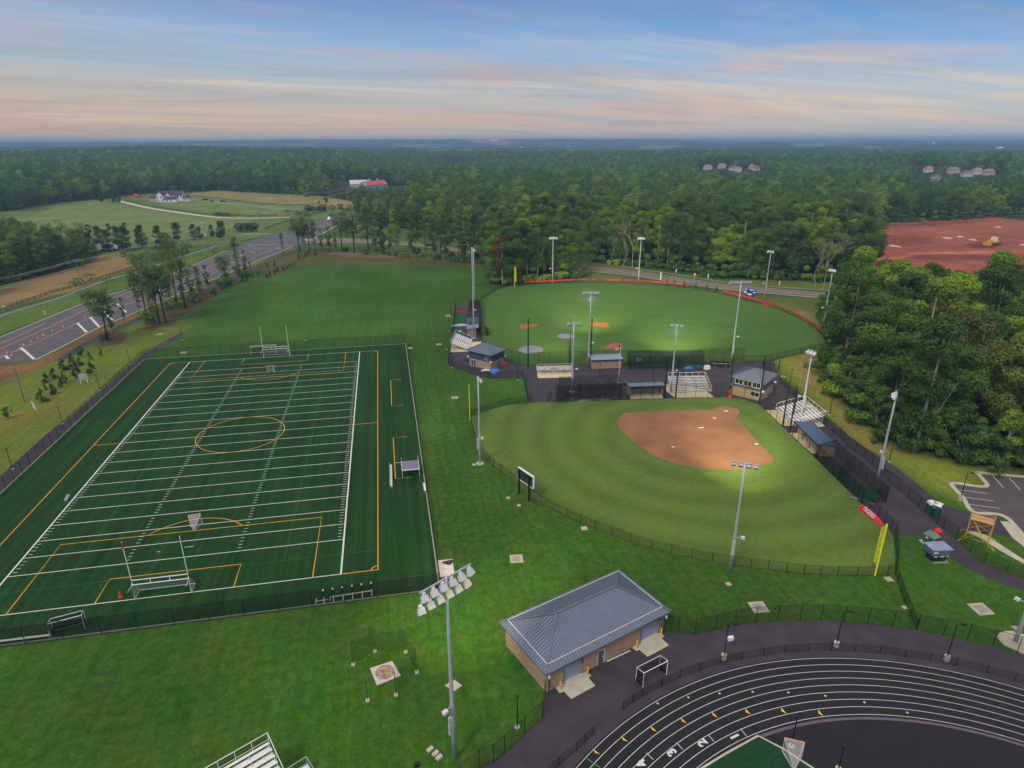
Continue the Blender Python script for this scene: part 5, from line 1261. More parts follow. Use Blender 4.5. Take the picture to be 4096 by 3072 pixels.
def car(label, base, ang, kind='car', col=(30, 32, 38), group=None, s=1.):
    root = thing({'car': 'parked_car', 'van': 'van', 'pickup': 'pickup_truck', 'truck': 'box_truck'}[kind], label, {'car': 'car', 'van': 'van', 'pickup': 'pickup truck', 'truck': 'truck'}[kind], tuple(base), ang, group)
    root.scale = (s, s, s); pm = mat('paint_%d_%d_%d' % col, col, .3, n=.04, spec=.6)
    if kind == 'car': prof = [(-2.2, .35), (-2.25, .8), (-2.1, .95), (-1.5, 1.0), (-1.0, 1.45), (.5, 1.48), (1.2, 1.02), (2.1, .9), (2.25, .6), (2.2, .35)]; w = .88; wb = 1.35
    elif kind == 'van': prof = [(-2.7, .35), (-2.75, 1.), (-2.65, 2.1), (-2.4, 2.25), (1., 2.25), (1.6, 1.9), (2.1, 1.25), (2.7, 1.05), (2.75, .6), (2.7, .35)]; w = .98; wb = 1.75
    elif kind == 'pickup': prof = [(-2.8, .45), (-2.8, 1.1), (-.7, 1.12), (-.65, 1.75), (.6, 1.78), (1.2, 1.2), (2.6, 1.1), (2.75, .8), (2.7, .45)]; w = .96; wb = 1.75
    else: prof = [(-4., .6), (-4., 3.2), (1.6, 3.2), (1.65, 2.5), (2.6, 2.45), (3.2, 1.6), (3.7, 1.4), (3.7, .6)]; w = 1.2; wb = 2.4
    mb = MB(); n = len(prof)
    def wd(z): return w if z < 1.1*(2.2 if kind == 'truck' else 1) else w*.86
    mb.add([(x, -wd(z), z) for x, z in prof]+[(x, wd(z), z) for x, z in prof], [tuple(range(n)), tuple(range(2*n-1, n-1, -1))]+[(i, n+i, n+(i+1) % n, (i+1) % n) for i in range(n)])
    mb.build('body', pm, root)
    mb = MB(); zt = {'car': (1.02, 1.4, -1.2, .85), 'van': (1.35, 2.0, .2, 1.75), 'pickup': (1.2, 1.68, -.6, .9), 'truck': (1.75, 2.3, 1.8, 2.85)}[kind]
    for sgn in (-1, 1): y = sgn*(w*.93); mb.box(zt[2]+.1, min(y, y*.98), zt[0], zt[3]-.15, max(y, y*.98), zt[1])
    mb.build('window', glass_d, root)
    wm = MB(); wm.tube([(0, -.12, 0), (0, .12, 0)], .36 if kind != 'truck' else .5, 12); wme = wm.mesh('wheel'); wme.materials.append(black)
    for x in (-wb, wb):
        for y in (-w+.05, w-.05): q = link_mesh('wheel', wme, root); q.location = (x, y, .36 if kind != 'truck' else .5)
    mb = MB(); mb.box(prof[-2][0]-.08, -w*.8, .65, prof[-2][0]+.03, -w*.45, .82); mb.box(prof[-2][0]-.08, w*.45, .65, prof[-2][0]+.03, w*.8, .82); mb.build('headlight', lensm, root)
    return root
def house(label, base, ang, L_, D_, hw, hr, wm, rm, name='house', cat='house', group=None, windows=6, hip=True):
    root = thing(name, label, cat, tuple(base), ang, group)
    MB().box(-L_/2, -D_/2, -2, L_/2, D_/2, hw).build('wall', wm, root)
    mb = MB(); X0, X1, Y0, Y1 = -L_/2-.4, L_/2+.4, -D_/2-.4, D_/2+.4; k = (Y1-Y0)/2*.7 if hip else 0
    mb.add([(X0, Y0, hw), (X1, Y0, hw), (X1, Y1, hw), (X0, Y1, hw), (X0+k, 0, hw+hr), (X1-k, 0, hw+hr)], [(0, 1, 5, 4), (1, 2, 5), (2, 3, 4, 5), (3, 0, 4), (3, 2, 1, 0)]); mb.build('roof', rm, root)
    if windows:
        me_ = MB().box(-.5, -.06, -.7, .5, .0, .7).mesh('window'); me_.materials.append(glass_d)
        for i in range(windows): w_ = link_mesh('window', me_, root); w_.location = (-L_/2+L_*(i+.5)/windows, -D_/2, hw*.65)
    return root
# ================================================================== FENCES
def FP(*pts): return GP(pts)
fence('chain_link_fence', 'tall black fence along the left side of the football turf beside the walk', [np.array([TX0, -17., 0]), np.array([TX0, TY1, 0])], 2.9, 3.05)
fence('chain_link_fence', 'black fence along the far end of the football turf', [np.array([TX0, TY1+1, 0]), np.array([TX1, TY1+1, 0])], 2.9, 3.05)
fence('chain_link_fence', 'low black fence seen edge on along the right side of the football turf', [np.array([TX1+.35, TY1, 0]), np.array([TX1+.2, TY0, 0])], 1.3, 3.05, m=chain_d)
fence('chain_link_fence', 'tall dark fence along the near end of the football turf', [np.array([-30, TY0-.5, 0]), np.array([TX1, TY0-.3, 0])], 3.0, 4.4, m=chain_d)
fence('chain_link_fence', 'curved outfield fence of the far baseball field, hung with red banners', [np.array([*p, 0]) for p in [o1[1]]+o1s+[o1[15]]], 1.6, 0 or 3.)
fence('chain_link_fence', 'tall dark fence seen edge on left of the baseball field', FP((1928, 1409), (1923, 1201)), 2.6, 3., m=chain_d)
fence('chain_link_fence', 'high fence from the small press box to the baseball backstop', FP((1928, 1409), (2046, 1446), (2111, 1467)), 3.6, 3.)
fence('chain_link_fence', 'high fence along the front of the baseball field behind masts and cages', FP((2111, 1467), (2240, 1461), (2370, 1460), (2505, 1457), (2660, 1454), (2813, 1452), (2972, 1447)), 4.2, 3.2)
fence('chain_link_fence', 'fence at the right front corner of the baseball field running to the trees', FP((2972, 1448), (3060, 1448), (3105, 1438), (3200, 1417), (3313, 1393)), 2.1, 3.)
fence('chain_link_fence', 'short black gate fence beside the traffic cone at the top of the asphalt walk', FP((3060, 1450), (3048, 1480), (3110, 1494), (3118, 1462)), 2.4, 2.4)
fence('chain_link_fence', 'long low curved outfield fence round the near softball field', [np.array(p) for p in [G(1884, 1668)]+smooth([G(*p) for p in [(1884, 1690), (1898, 1753), (1924, 1812), (1949, 1840), (1975, 1865), (2042, 1914), (2122, 1986), (2215, 2039), (2321, 2090), (2446, 2139), (2604, 2193), (2766, 2230), (2928, 2260), (3072, 2278), (3215, 2295), (3350, 2302), (3498, 2303), (3581, 2298)]], 2)], 1.6, 3.05)
fence('chain_link_fence', 'low fence at the far left corner of the softball field', FP((1884, 1668), (1921, 1652), (1965, 1637), (2032, 1620), (2111, 1614)), 1.7, 3.)
fence('chain_link_fence', 'tall edge on fence at the left side of the asphalt plaza', FP((1824, 1228), (1805, 1385), (1794, 1462)), 2.6, 3., m=chain_d)
fence('chain_link_fence', 'fence round the front of the asphalt by the small press box', FP((1794, 1462), (1884, 1498), (1961, 1514), (2037, 1513), (2092, 1509)), 2.1, 2.6)
fence('chain_link_fence', 'short fence running toward the camera left of the plaza gate', FP((2092, 1509), (2098, 1535), (2113, 1611)), 2.0, 2.6, m=chain_d)
fence('fence_gate', 'open black gate leaf left of the gap in the softball fence', FP((2113, 1611), (2132, 1611)), 2., 1.6, cat='gate', mid=True)
fence('fence_gate', 'open black gate leaf right of the gap in the softball fence', FP((2188, 1609), (2204, 1594)), 2., 1.6, cat='gate', mid=True)
fence('chain_link_fence', 'very tall fence in front of the black batting cage behind softball right field', FP((2220, 1610), (2370, 1605), (2514, 1600), (2660, 1596)), 4.6, 3.2)
fence('chain_link_fence', 'tall fence behind home plate of the softball field', FP((2660, 1596), (2780, 1593), (2880, 1590), (2924, 1591), (2975, 1598), (3037, 1619)), 3.8, 2.8)
fence('chain_link_fence', 'tall fence along the third base line of the softball field', FP((3037, 1619), (3128, 1707), (3190, 1768), (3257, 1830), (3350, 1922), (3445, 2014)), 3.2, 3.)
fence('chain_link_fence', 'fence behind the red tarp roll at the end of the softball line', FP((3445, 2014), (3478, 2038), (3512, 2069), (3537, 2090), (3562, 2122), (3578, 2146)), 2.1, 2.6)
fence('chain_link_fence', 'dark fence seen edge on beside the yellow foul pole', FP((3578, 2146), (3584, 2220), (3581, 2297)), 2.6, 2.4, m=chain_d)
fence('chain_link_fence', 'long fence down the right side of the asphalt walk between two paved strips', FP((3114, 1523), (3153, 1565), (3304, 1708), (3359, 1751), (3387, 1788), (3419, 1811), (3452, 1832), (3486, 1862), (3553, 1929), (3595, 1962), (3632, 1994), (3674, 2033), (3725, 2070)), 2.3, 3.)
fence('chain_link_fence', 'fence curving from the portable toilets round the lower right walk', FP((3725, 2070), (3746, 2094), (3773, 2114), (3824, 2158), (3880, 2209), (3935, 2256), (4026, 2290), (4096, 2313), (4250, 2370)), 2.1, 2.8, mid=True)
fence('chain_link_fence', 'low fence running from the softball corner down to the track walk', FP((3581, 2298), (3590, 2334), (3604, 2371), (3618, 2412), (3641, 2464), (3665, 2520)), 1.8, 2.2, m=chain_d)
fence('chain_link_fence', 'outer fence round the far side of the asphalt track walk', FP((2650, 2524), (2713, 2533), (2779, 2541), (2862, 2521), (2938, 2502), (3022, 2491), (3109, 2485), (3199, 2482), (3283, 2481), (3375, 2488), (3470, 2495), (3570, 2507), (3667, 2522), (3773, 2541), (3868, 2563), (3970, 2586), (4067, 2613), (4180, 2645)), 2.6, 0 or 50., mid=False)
fence('chain_link_fence', 'low inner fence following the curve of the running track', FP((2491, 2841), (2530, 2812), (2569, 2788), (2645, 2746), (2719, 2711), (2800, 2681), (2881, 2656), (2965, 2637), (3053, 2623), (3138, 2611), (3233, 2604), (3324, 2603), (3419, 2607), (3519, 2614), (3618, 2627), (3720, 2643), (3824, 2664), (3945, 2693), (4058, 2723), (4180, 2762)), 1.2, 50.)
fence('chain_link_fence', 'short low fence at the lower left of the running track', FP((2374, 2938), (2340, 2970), (2306, 3003), (2235, 3063), (2150, 3140)), 1.2, 50.)
fence('chain_link_fence', 'fence along the left edge of the track walk below the storage building', FP((2181, 2790), (2169, 2873), (2099, 2938), (2019, 3014), (1974, 3051), (1919, 3073), (1840, 3135)), 2.6, 50.)

# ================================================================== FLOODLIGHT MASTS
GLOW = math.pi/2
def M_(label, b, h, arm, aim, heads, **k):
    p = G(*b); t = G(*aim); az_ = math.atan2(t[1]-p[1], t[0]-p[0]); return mast(label, p, h, arm, az_, heads, target=t, **k)
m1 = G(1785, 2325, 22.5); a1, a2 = G(1685, 2385, 22.5), G(1893, 2265, 22.5); aaz = math.atan2((a2-a1)[1], (a2-a1)[0])
mast('big foreground mast with twelve lit floodlights in two rows', m1, 23.0, 6.0, aaz-math.pi/2, 12, lit=True, two=True, target=G(1880, 2330), power=26000, side=-1, box=True, tilt=-50, spot=62)
for zz, ww in ((9.5, 1), (13.6, -1)): pass
M_('mast with lit lamps standing at the near outfield fence of the softball field', (2919, 2287), 18.3, 3.6, (2985, 1690), 4, lit=True, power=190000, spot=40)
M_('thin mast left of the softball field with a round concrete foot', (1920, 1855), 18.5, 1.6, (2700, 1750), 3, pedestal=True)
M_('tall thin mast left of the baseball field behind the bleacher', (1896, 1353), 29.5, 1.4, (2400, 1300), 3, pedestal=True, box=False)
M_('shorter mast behind the dark cage left of the baseball field', (1899, 1222), 22., 1.4, (2400, 1280), 3)
M_('tall mast with a wide lit bar of lamps left of the small brick dugout', (2352, 1469), 21.9, 4.6, (2363, 1175), 6, lit=True, power=330000, spot=42)
M_('mast with three lit lamps inside the black batting cage', (2287, 1567), 18.4, 3.1, (2215, 1330), 3, lit=True, power=90000, spot=36, pedestal=True)
M_('mast with three lit lamps behind the front bleacher', (2683, 1570), 18.1, 3.1, (2715, 1270), 3, lit=True, power=330000, spot=40)
M_('tall leaning looking mast with a long lamp bar right of the far cage', (2924, 1454), 24.1, 6.2, (2700, 1250), 7)
M_('mast rising out of the right hand bleacher', (3202, 1680), 16.9, 2.4, (2900, 1750), 3)
M_('mast beside the long fence right of the green floored cage', (3505, 1935), 18.4, 2.6, (3100, 1850), 3)
M_('far mast behind the left part of the baseball outfield', (2209, 1134), 20.8, 3.6, (2300, 1400), 4, box=False)
M_('far mast behind the middle of the baseball outfield', (2553, 1132), 20.5, 3., (2500, 1400), 4, box=False)
M_('far mast near the blue scoreboard', (3057, 1198), 19.8, 2.6, (2700, 1350), 3)
M_('far mast half hidden by the trees at the right of the outfield', (3291, 1309), 20.2, 2.8, (2800, 1400), 4)
M_('mast on the round concrete pad at the right edge of the track walk', (4062, 2566), 18., 2.6, (3500, 2900), 3)
for i, (b, ty, ped, arm, lb) in enumerate((((50, 1876), 1797, 0, 0, 'black path light at the left edge of the photo beside the walk'), ((250, 1696), 1630, 0, 0, 'black path light on the left lawn, second from the bottom'), ((400, 1561), 1501, 0, 0, 'black path light by the electric cabinet'), ((520, 1456), 1401, 0, 0, 'black path light nearest the turf corner, left of the fence'), ((730, 1361), 1311, 0, 0, 'black path light at the end of the foot path on the lawn'),
        ((1786, 1398), 1344, 0, 0, 'slim black light left of the bleacher, nearest of three in the grass'), ((1795, 1324), 1277, 0, 0, 'slim black light left of the cage, middle of three in the grass'), ((1805, 1268), 1222, 0, 0, 'slim black light left of the cage, farthest of three in the grass'), ((1807, 1471), 1409, 0, 0, 'slim black light inside the corner of the plaza fence'), ((2071, 1521), 1460, 0, 0, 'black path light on the grass before the plaza left of the behind view bleacher'), ((2398, 1516), 1455, 0, 0, 'black path light in the plaza before the small brick dugout'), ((2610, 1530), 1467, 0, 0, 'black path light in the plaza behind the softball dugout'),
        ((3318, 1660), 1592, 0, 0, 'black path light on the grass slope right of the bleacher'), ((3557, 1847), 1768, 0, 0, 'black path light on the grass near the wood at right'), ((3160, 1537), 1478, 0, 0, 'black path light beside the top of the asphalt walk'), ((3344, 2586), 2445, 1, 1, 'track light on a white drum foot, middle one of three'), ((3785, 2642), 2498, 1, 1, 'track light on a white drum foot, rightmost of three'), ((2894, 2637), 2493, 1, 1, 'track light on a white drum foot with a camera, leftmost of three'), ((2069, 2908), 2790, 0, 0, 'black post light in the grass left of the track walk'),
        ((3840, 2001), 1892, 1, 1, 'parking lot light on a white drum foot at the kerb'))):
    if ped: b = (b[0], b[1])
    lamp_post(lb, G(*b), HT(b[0], b[1], ty), bool(ped), bool(arm), az=YAW if arm else 0)
cam_b = G(2894, 2637); cb = thing('security_camera', 'white camera box on the leftmost track light pole', 'camera', (cam_b[0]+.2, cam_b[1], 2.9)); MB().box(0, -.15, 0, .7, .2, .5).build('housing', white_m, cb); MB().bar((-.2, 0, .3), (0, 0, .3), .06).build('bracket', galv, cb)
for x, y, ty, by, lb in ((3178, 2864, 2864, 2985, 'short black post standing behind the small goal on the track infield'), (3364, 3075, 2984, 3075, 'short black post at the bottom edge of the track infield')):
    b = G(x-10 if by > 3000 else 3165, by); lamp_post(lb, b, HT(*PX(b), ty), False, False)

# tall backstop poles
for k, (b, ty, lb) in enumerate((((2112, 1467), 1275, 'very tall black net pole at the front fence of the baseball field, leftmost'), ((2278, 1461), 1273, 'very tall black net pole beside the mast in the batting cage'), ((2361, 1460), 1273, 'very tall black net pole just behind the mast with the wide lamp bar'),
        ((2658, 1594), 1428, 'tall black net pole at the left end of the front bleacher'), ((2702, 1592), 1428, 'tall black net pole in front of the front bleacher'), ((2915, 1590), 1421, 'tall black net pole with a red pad left of the big press box'), ((3036, 1617), 1447, 'tall black net pole at the corner of the big press box'), ((3130, 1707), 1528, 'tall black net pole in front of the right bleacher'), ((3158, 1731), 1546, 'tall black net pole at the head of the blue roofed dugout'), ((3172, 1665), 1560, 'slimmer black pole behind the right bleacher'))):
    g = G(*b); h = HT(b[0], b[1], ty); r = thing('net_pole', lb, 'net pole', tuple(g), 0, 'tall black backstop poles'); MB().tube([(0, 0, 0), (0, 0, h)], .2, 10, .14).build('pole', black, r)
    MB().cyl(0, 0, h, h+.06, .2, 10).build('cap', dgrey, r)
    if k == 5: MB().cyl(0, 0, 1.2, 2.2, .32, 10).build('pad', mat('red_pad', (130, 30, 36), .7), r)
bs = thing('backstop_net', 'thin dark net strung between the tall poles behind home plate', 'net', tuple(G(2702, 1592)), 0); o_ = G(2702, 1592); mb = MB()
PPn = [G(2702, 1592), G(2915, 1590), G(3036, 1617), G(3130, 1707)]
for a, b in zip(PPn[:-1], PPn[1:]): mb.quad((*(a-o_)[:2], 3.9), (*(b-o_)[:2], 3.9), (*(b-o_)[:2], 10.6), (*(a-o_)[:2], 10.6))
mb.build('net', veil('faint_net', (20, 22, 26), .05), bs)
bs = thing('backstop_net', 'thin dark net strung between the very tall poles behind the far baseball plate', 'net', tuple(G(2112, 1467)), 0); o_ = G(2112, 1467); mb = MB()
for a, b in ((G(2112, 1467), G(2278, 1461)), (G(2278, 1461), G(2361, 1460))): mb.quad((*(a-o_)[:2], 4.3), (*(b-o_)[:2], 4.3), (*(b-o_)[:2], 13.2), (*(a-o_)[:2], 13.2))
mb.build('net', MATS.get('x') or bpy.data.materials['faint_net'], bs)

# ================================================================== BUILDINGS
# storage building by the track
B, C = G(2185, 2771), G(2650, 2526); Ln, ang = frame3(B, C); D_ = 9.0
sb_ = thing('storage_building', 'tan block storage building with a grey blue hipped metal roof beside the track walk', 'building', tuple(B), ang)
u = np.array([math.cos(ang), math.sin(ang)])
def along_wall(x, y): p = G(x, y); return float((p[:2]-B[:2])@u)
EV = 3.5
d1a, d1b = along_wall(2245, 2724), along_wall(2326, 2693); d2a, d2b = along_wall(2548, 2563), along_wall(2620, 2524); mda, mdb = along_wall(2391, 2663), along_wall(2414, 2650)
mb = MB(); xs = [0, d1a, d1b, mda, mdb, d2a, d2b, Ln]
for a, b, solid in ((0, d1a, 1), (d1a, d1b, 0), (d1b, mda, 1), (mda, mdb, 0), (mdb, d2a, 1), (d2a, d2b, 0), (d2b, Ln, 1)):
    if solid: mb.box(a, 0, 0, b, .3, EV)
    else: mb.box(a, 0, 2.45 if b-a > 2 else 2.15, b, .3, EV)
mb.box(0, .3, 0, .3, D_, EV); mb.box(Ln-.3, .3, 0, Ln, D_, EV); mb.box(.3, D_-.3, 0, Ln-.3, D_, EV)
mb.build('wall', brick, sb_)
for a, b in ((d1a, d1b), (d2a, d2b)):
    mb = MB()
    for k in range(12): mb.box(a, .26, k*.2, b, .30+.01*(k % 2), k*.2+.19)
    dd_ = mb.build('roller_door', rolldoor, sb_); MB().box(a-.06, -.02, 0, a, .02, 2.5).box(b, -.02, 0, b+.06, .02, 2.5).box(a-.06, -.02, 2.45, b+.06, .02, 2.52).build('frame', navytrim, dd_)
mb = MB(); mb.box(mda, .1, 0, mdb, .16, 2.15); dr = mb.build('door', doorm, sb_); MB().box(mdb-.22, .04, .95, mdb-.1, .1, 1.05).build('handle', alu, dr); MB().box(mda-.06, -.03, 0, mda, .02, 2.2).box(mdb, -.03, 0, mdb+.06, .02, 2.2).box(mda-.06, -.03, 2.15, mdb+.06, .02, 2.22).build('frame', white_m, dr)
seam_roof(sb_, Ln, D_, EV, 2.7, .55, roofm); snow_guard(sb_, Ln, D_, EV, 2.7, .55)
dsm = MB().box(-.05, -.09, 0, .05, -.01, EV-.2).mesh('downspout'); dsm.materials.append(navytrim)
for x in (.35, Ln-.35): q = link_mesh('downspout', dsm, sb_); q.location = (x, 0, 0)
wl = MB().box(-.22, -.32, 2.75, .22, 0, 3.05).mesh('wall_lamp'); wl.materials.append(mat('bronze_lamp', (120, 104, 100), .5))
for x in ((d1a-.4), mda+.4, d2a-.4, Ln-.5): q = link_mesh('wall_lamp', wl, sb_); q.location = (x, 0, 0)
q = link_mesh('wall_lamp', wl, sb_); q.rotation_euler = (0, 0, -math.pi/2); q.location = (0, D_*.45, 0)
cm_ = MB().box(-.1, -.3, 2.8, .1, 0, 3.0).cyl(0, -.3, 2.55, 2.8, .12, 8).mesh('security_camera'); cm_.materials.append(white_m)
for x in (.05, Ln-.05): q = link_mesh('security_camera', cm_, sb_); q.location = (x, -.15, 0)
pad('concrete_pad', [(2222, 2753), (2238, 2774), (2256, 2767), (2285, 2797), (2381, 2744), (2354, 2712), (2365, 2703), (2349, 2688), (2326, 2692), (2245, 2725)], .06)
pad('concrete_pad', [(2529, 2593), (2546, 2605), (2557, 2600), (2590, 2628), (2676, 2582), (2645, 2554), (2657, 2547), (2648, 2531), (2620, 2524), (2550, 2563)], .06)
for (x, y), lb in zip(((2241, 2760), (2350, 2701), (2547, 2595), (2644, 2545)), ('yellow bollard at the left of the lower roller door', 'yellow bollard at the right of the lower roller door', 'yellow bollard at the left of the upper roller door', 'yellow bollard at the right corner of the storage building')):
    r = thing('bollard', lb, 'bollard', tuple(G(x, y)), 0, 'yellow bollards at the storage building'); MB().cyl(0, 0, 0, 1.25, .1, 12).build('post', yellow_m, r); MB().cyl(0, 0, 1.25, 1.31, .1, 12, .04).build('cap', yellow_m, r)
r = thing('long_pipe', 'long white pipe lying against the wall of the storage building', 'pipe', tuple(G(2428, 2646))); a, b = G(2428, 2648)-G(2428, 2646), G(2520, 2605)-G(2428, 2646); MB().tube([(a[0], a[1], .1), (b[0], b[1], .1)], .07, 8).build('pipe', white_m, r)

def press_box(label, A, B, C, z1, z2, rise, windows):
    Lc, an = frame3(B, C); La = np.hypot(*(A-B)[:2]); r = thing('press_box', label, 'press box', tuple(B), an)
    MB().box(0, 0, 0, Lc, La, z1).build('lower_wall', brick, r)
    mb = MB(); mb.box(-.06, -.06, z1, Lc+.06, La+.06, z2)
    for k in range(int(Lc/.35)): mb.box(k*.35, -.085, z1, k*.35+.03, -.06, z2)
    for k in range(int(La/.35)): mb.box(-.085, k*.35, z1, -.06, k*.35+.03, z2)
    mb.build('upper_wall', navy, r)
    seam_roof(r, Lc, La, z2, rise, .7, roofm)
    for side, a, b, c, d in windows:
        mb, fr = MB(), MB()
        if side == 'x':
            mb.box(a, -.1, c, b, -.07, d)
            for p in (a, (a+b)/2, b): fr.box(p-.03, -.13, c, p+.03, -.1, d)
            fr.box(a-.06, -.14, c-.1, b+.06, -.1, c); fr.box(a-.04, -.13, d, b+.04, -.1, d+.04)
        else:
            mb.box(-.1, a, c, -.07, b, d)
            for p in (a, (a+b)/2, b): fr.box(-.13, p-.03, c, -.1, p+.03, d)
            fr.box(-.14, a-.06, c-.1, -.1, b+.06, c); fr.box(-.13, a-.04, d, -.1, b+.04, d+.04)
        w = mb.build('window' if d-c < 1.9 else 'door', glass_d if d-c < 1.9 else doorm, r); fr.build('frame', white_m, w)
    dm = MB().cyl(0, 0, z1+.1, z1+.5, .28, 12).mesh('loudspeaker'); dm.materials.append(white_m)
    for x, y in ((-.35, -.35), (Lc+.35, -.3), (-.3, La+.3)): q = link_mesh('loudspeaker', dm, r); q.location = (x, y, 0)
    return r
press_box('small two storey press box with navy upper wall left of the plaza', G(1881, 1461), G(1963, 1483), G(2015, 1460), 2.4, 4.8, 1.9, [('y', 5.3, 7.0, .05, 2.1), ('y', .9, 2.0, 3., 4.1), ('x', 2.6, 4.6, .05, 2.1)])
press_box('larger two storey press box with a window band behind the softball plate', G(2929, 1574), G(3042, 1606), G(3088, 1569), 2.5, 4.95, 1.9, [('y', .5, 2.4, 3.3, 4.5), ('y', 2.7, 4.6, 3.3, 4.5), ('y', 4.9, 6.8, 3.3, 4.5), ('y', .5, 2.6, 1.0, 2.1), ('x', 2.8, 4.6, .05, 2.1)])
# dugouts
L1, R1_ = G(2369, 1476), G(2485, 1472); dv = (R1_-L1)[:2]/np.hypot(*(R1_-L1)[:2]); nv = np.array([-dv[1], dv[0]]); dp_ = 3.6
dugout('brick dugout seen from its closed back in the middle of the plaza', (R1_[0]+nv[0]*dp_, R1_[1]+nv[1]*dp_), (L1[0]+nv[0]*dp_, L1[1]+nv[1]*dp_), dp_, 3.1, roofl)
dugout('open fronted dugout with white benches left of the front bleacher', G(2521, 1591), G(2652, 1586), 3.0, 3.1, roofl)
dugout('long blue roofed dugout along the third base line', G(3186, 1687, 2.9), G(3271, 1775, 2.9), 3.6, 2.9, roofb, slope=.3)
dugout('grey roofed brick dugout between the left bleacher and the dark cage', G(1912, 1345), G(1914, 1302), 3.4, 3.0, roofl)
# bleachers
bleacher('broad silver bleacher facing the camera behind the softball plate', G(2692, 1573), G(2845, 1570), 10, run=.62, rise=.21)
bleacher('broad silver bleacher with high rails right of the big press box', G(3100, 1637), G(3170, 1703), 10, run=.72, rise=.22)
bleacher('white bleacher seen from its left side next to the small press box', G(1872, 1403), G(1890, 1363), 9, run=.6, rise=.25, aisle=True)
bq = G(2287, 1497); bp = G(2150, 1499); bleacher('small bleacher seen from behind on a tan slab in the plaza', (bq[0]+.5, bq[1]+3.), (bp[0]+.5, bp[1]+3.), 5, run=.62, rise=.38)
e_top = G(1066, 2932, 5.0); s_top = G(831, 3066, 5.0); dv = (e_top-s_top)[:2]; dv /= np.hypot(*dv); nv = np.array([-dv[1], dv[0]])
rows_, run_ = 12, .62; fr_e = e_top[:2]-nv*((rows_-1)*run_+.45); fr_o = fr_e-dv*16
bleacher('large silver bleacher cut off by the bottom edge of the photo', fr_o, fr_e, rows_, rise=.28, run=run_, z0=.9, railh=1.0)
r = thing('access_ramp', 'small railed landing beside the bottom edge bleacher', 'ramp', (*(G(1225, 3028, 1.9)[:2]), 0), math.atan2(dv[1], dv[0]))
mb = MB(); mb.box(-6, -6, .8, 0, 0, .9); mb.build('deck', alu, r); mb = MB()
for a, b in (((-6, 0), (0, 0)), ((0, 0), (0, -6))):
    mb.tube([(*a, 1.95), (*b, 1.95)], .04, 6); mb.tube([(*a, 1.05), (*b, 1.05)], .03, 6)
    for k in range(5): mb.tube([(a[0]+(b[0]-a[0])*k/4, a[1]+(b[1]-a[1])*k/4, 0), (a[0]+(b[0]-a[0])*k/4, a[1]+(b[1]-a[1])*k/4, 1.95)], .03, 6)
mb.build('guard_rail', galv, r)
# cages
cage('black net batting cage behind the right field corner of the softball field', [G(2229, 1607), G(2484, 1598), G(2476, 1560), G(2236, 1568)], 4.2, net_b, n_post=6)
cage('long green net batting cage in front of the baseball field', [G(2514, 1476), G(2813, 1474), G(2805, 1452), G(2510, 1455)], 3.9, net_g, n_post=7)
cage('black net bullpen beside the end of the blue roofed dugout', [G(3262, 1832), G(3352, 1918), G(3402, 1874), G(3330, 1810)], 3.0, net_b, n_post=4)
cage('long dark net cage with a green floor along the third base fence', [G(3352, 1920), G(3448, 2014), G(3544, 2008), G(3410, 1880)], 3.1, net_b, n_post=5)
cage('dark batting cage with a maroon end curtain left of the baseball field', [G(1873, 1330), G(1920, 1330), G(1920, 1236), G(1876, 1238)], 3.6, net_b, n_post=6)
sheet('cage_floor', FP((3290, 1850), (3340, 1860), (3540, 2000), (3475, 2012)), .06, grassmat('cage_turf', 1.5, None, col=(30, 86, 62), amp=.3, tuft=False))
sheet('cage_floor', FP((2518, 1473), (2810, 1471), (2802, 1454), (2514, 1457)), .06, MATS['cage_turf'])
sheet('cage_floor', FP((1818, 1335), (1858, 1335), (1862, 1252), (1825, 1252)), .07, MATS['cage_turf'])
r = thing('curtain', 'maroon curtain hanging at the end of the left cage', 'curtain', tuple(G(1876, 1240))); a, b = G(1876, 1240), G(1921, 1238); mb = MB(); N_ = 14
for i in range(N_):
    p, q = a+(b-a)*i/N_-a, a+(b-a)*(i+1)/N_-a; mb.quad((p[0], p[1]+.15*(i % 2), .4), (q[0], q[1]+.15*((i+1) % 2), .4), (q[0], q[1]+.15*((i+1) % 2), 3.5), (p[0], p[1]+.15*(i % 2), 3.5))
mb.build('cloth', mat('maroon', (96, 24, 42), .8, n=.15), r)
r = thing('padded_wall', 'bright red padding behind the green practice carpet', 'padding', tuple(G(1824, 1252))); a, b = G(1824, 1252)-G(1824, 1252), G(1868, 1250)-G(1824, 1252); mb = MB()
for i in range(5): p, q = a+(b-a)*i/5, a+(b-a)*(i+.97)/5; mb.box(p[0], p[1], 0, q[0], p[1]+.25, .9)
mb.build('pad', mat('red_orange', (206, 50, 34), .7), r)
# rumpled tarps
def blob(name, label, cat, c, rx, ry, h, m, seed=0, group=None, ang=0., sub=5):
    rs_ = np.random.default_rng(seed); n, k = 18, sub; V_, F_ = [], []
    for j in range(k+1):
        t = j/k; rr_ = math.cos(t*math.pi/2)**.7 if j < k else 0
        for i in range(n):
            a = 2*math.pi*i/n; w = 1+.22*math.sin(3*a+seed)+.16*rs_.random(); V_.append((rx*rr_*w*math.cos(a), ry*rr_*w*math.sin(a), h*(t**.8)*(.7+.45*rs_.random()) if j else 0))
    for j in range(k):
        for i in range(n): F_.append((j*n+i, j*n+(i+1) % n, (j+1)*n+(i+1) % n, (j+1)*n+i))
    mb = MB(); mb.add(V_, F_); me = mb.mesh(name, True); me.materials.append(m); o = link_mesh(name, me); o.location = tuple(c); o.rotation_euler = (0, 0, ang); return tag(o, label, cat, group)
blob('blue_tarp', 'crumpled bright blue tarp at the corner of the small press box', 'tarp', G(1979, 1490), 1.3, 1.1, 1.3, bluecloth, 1, 'blue tarps')
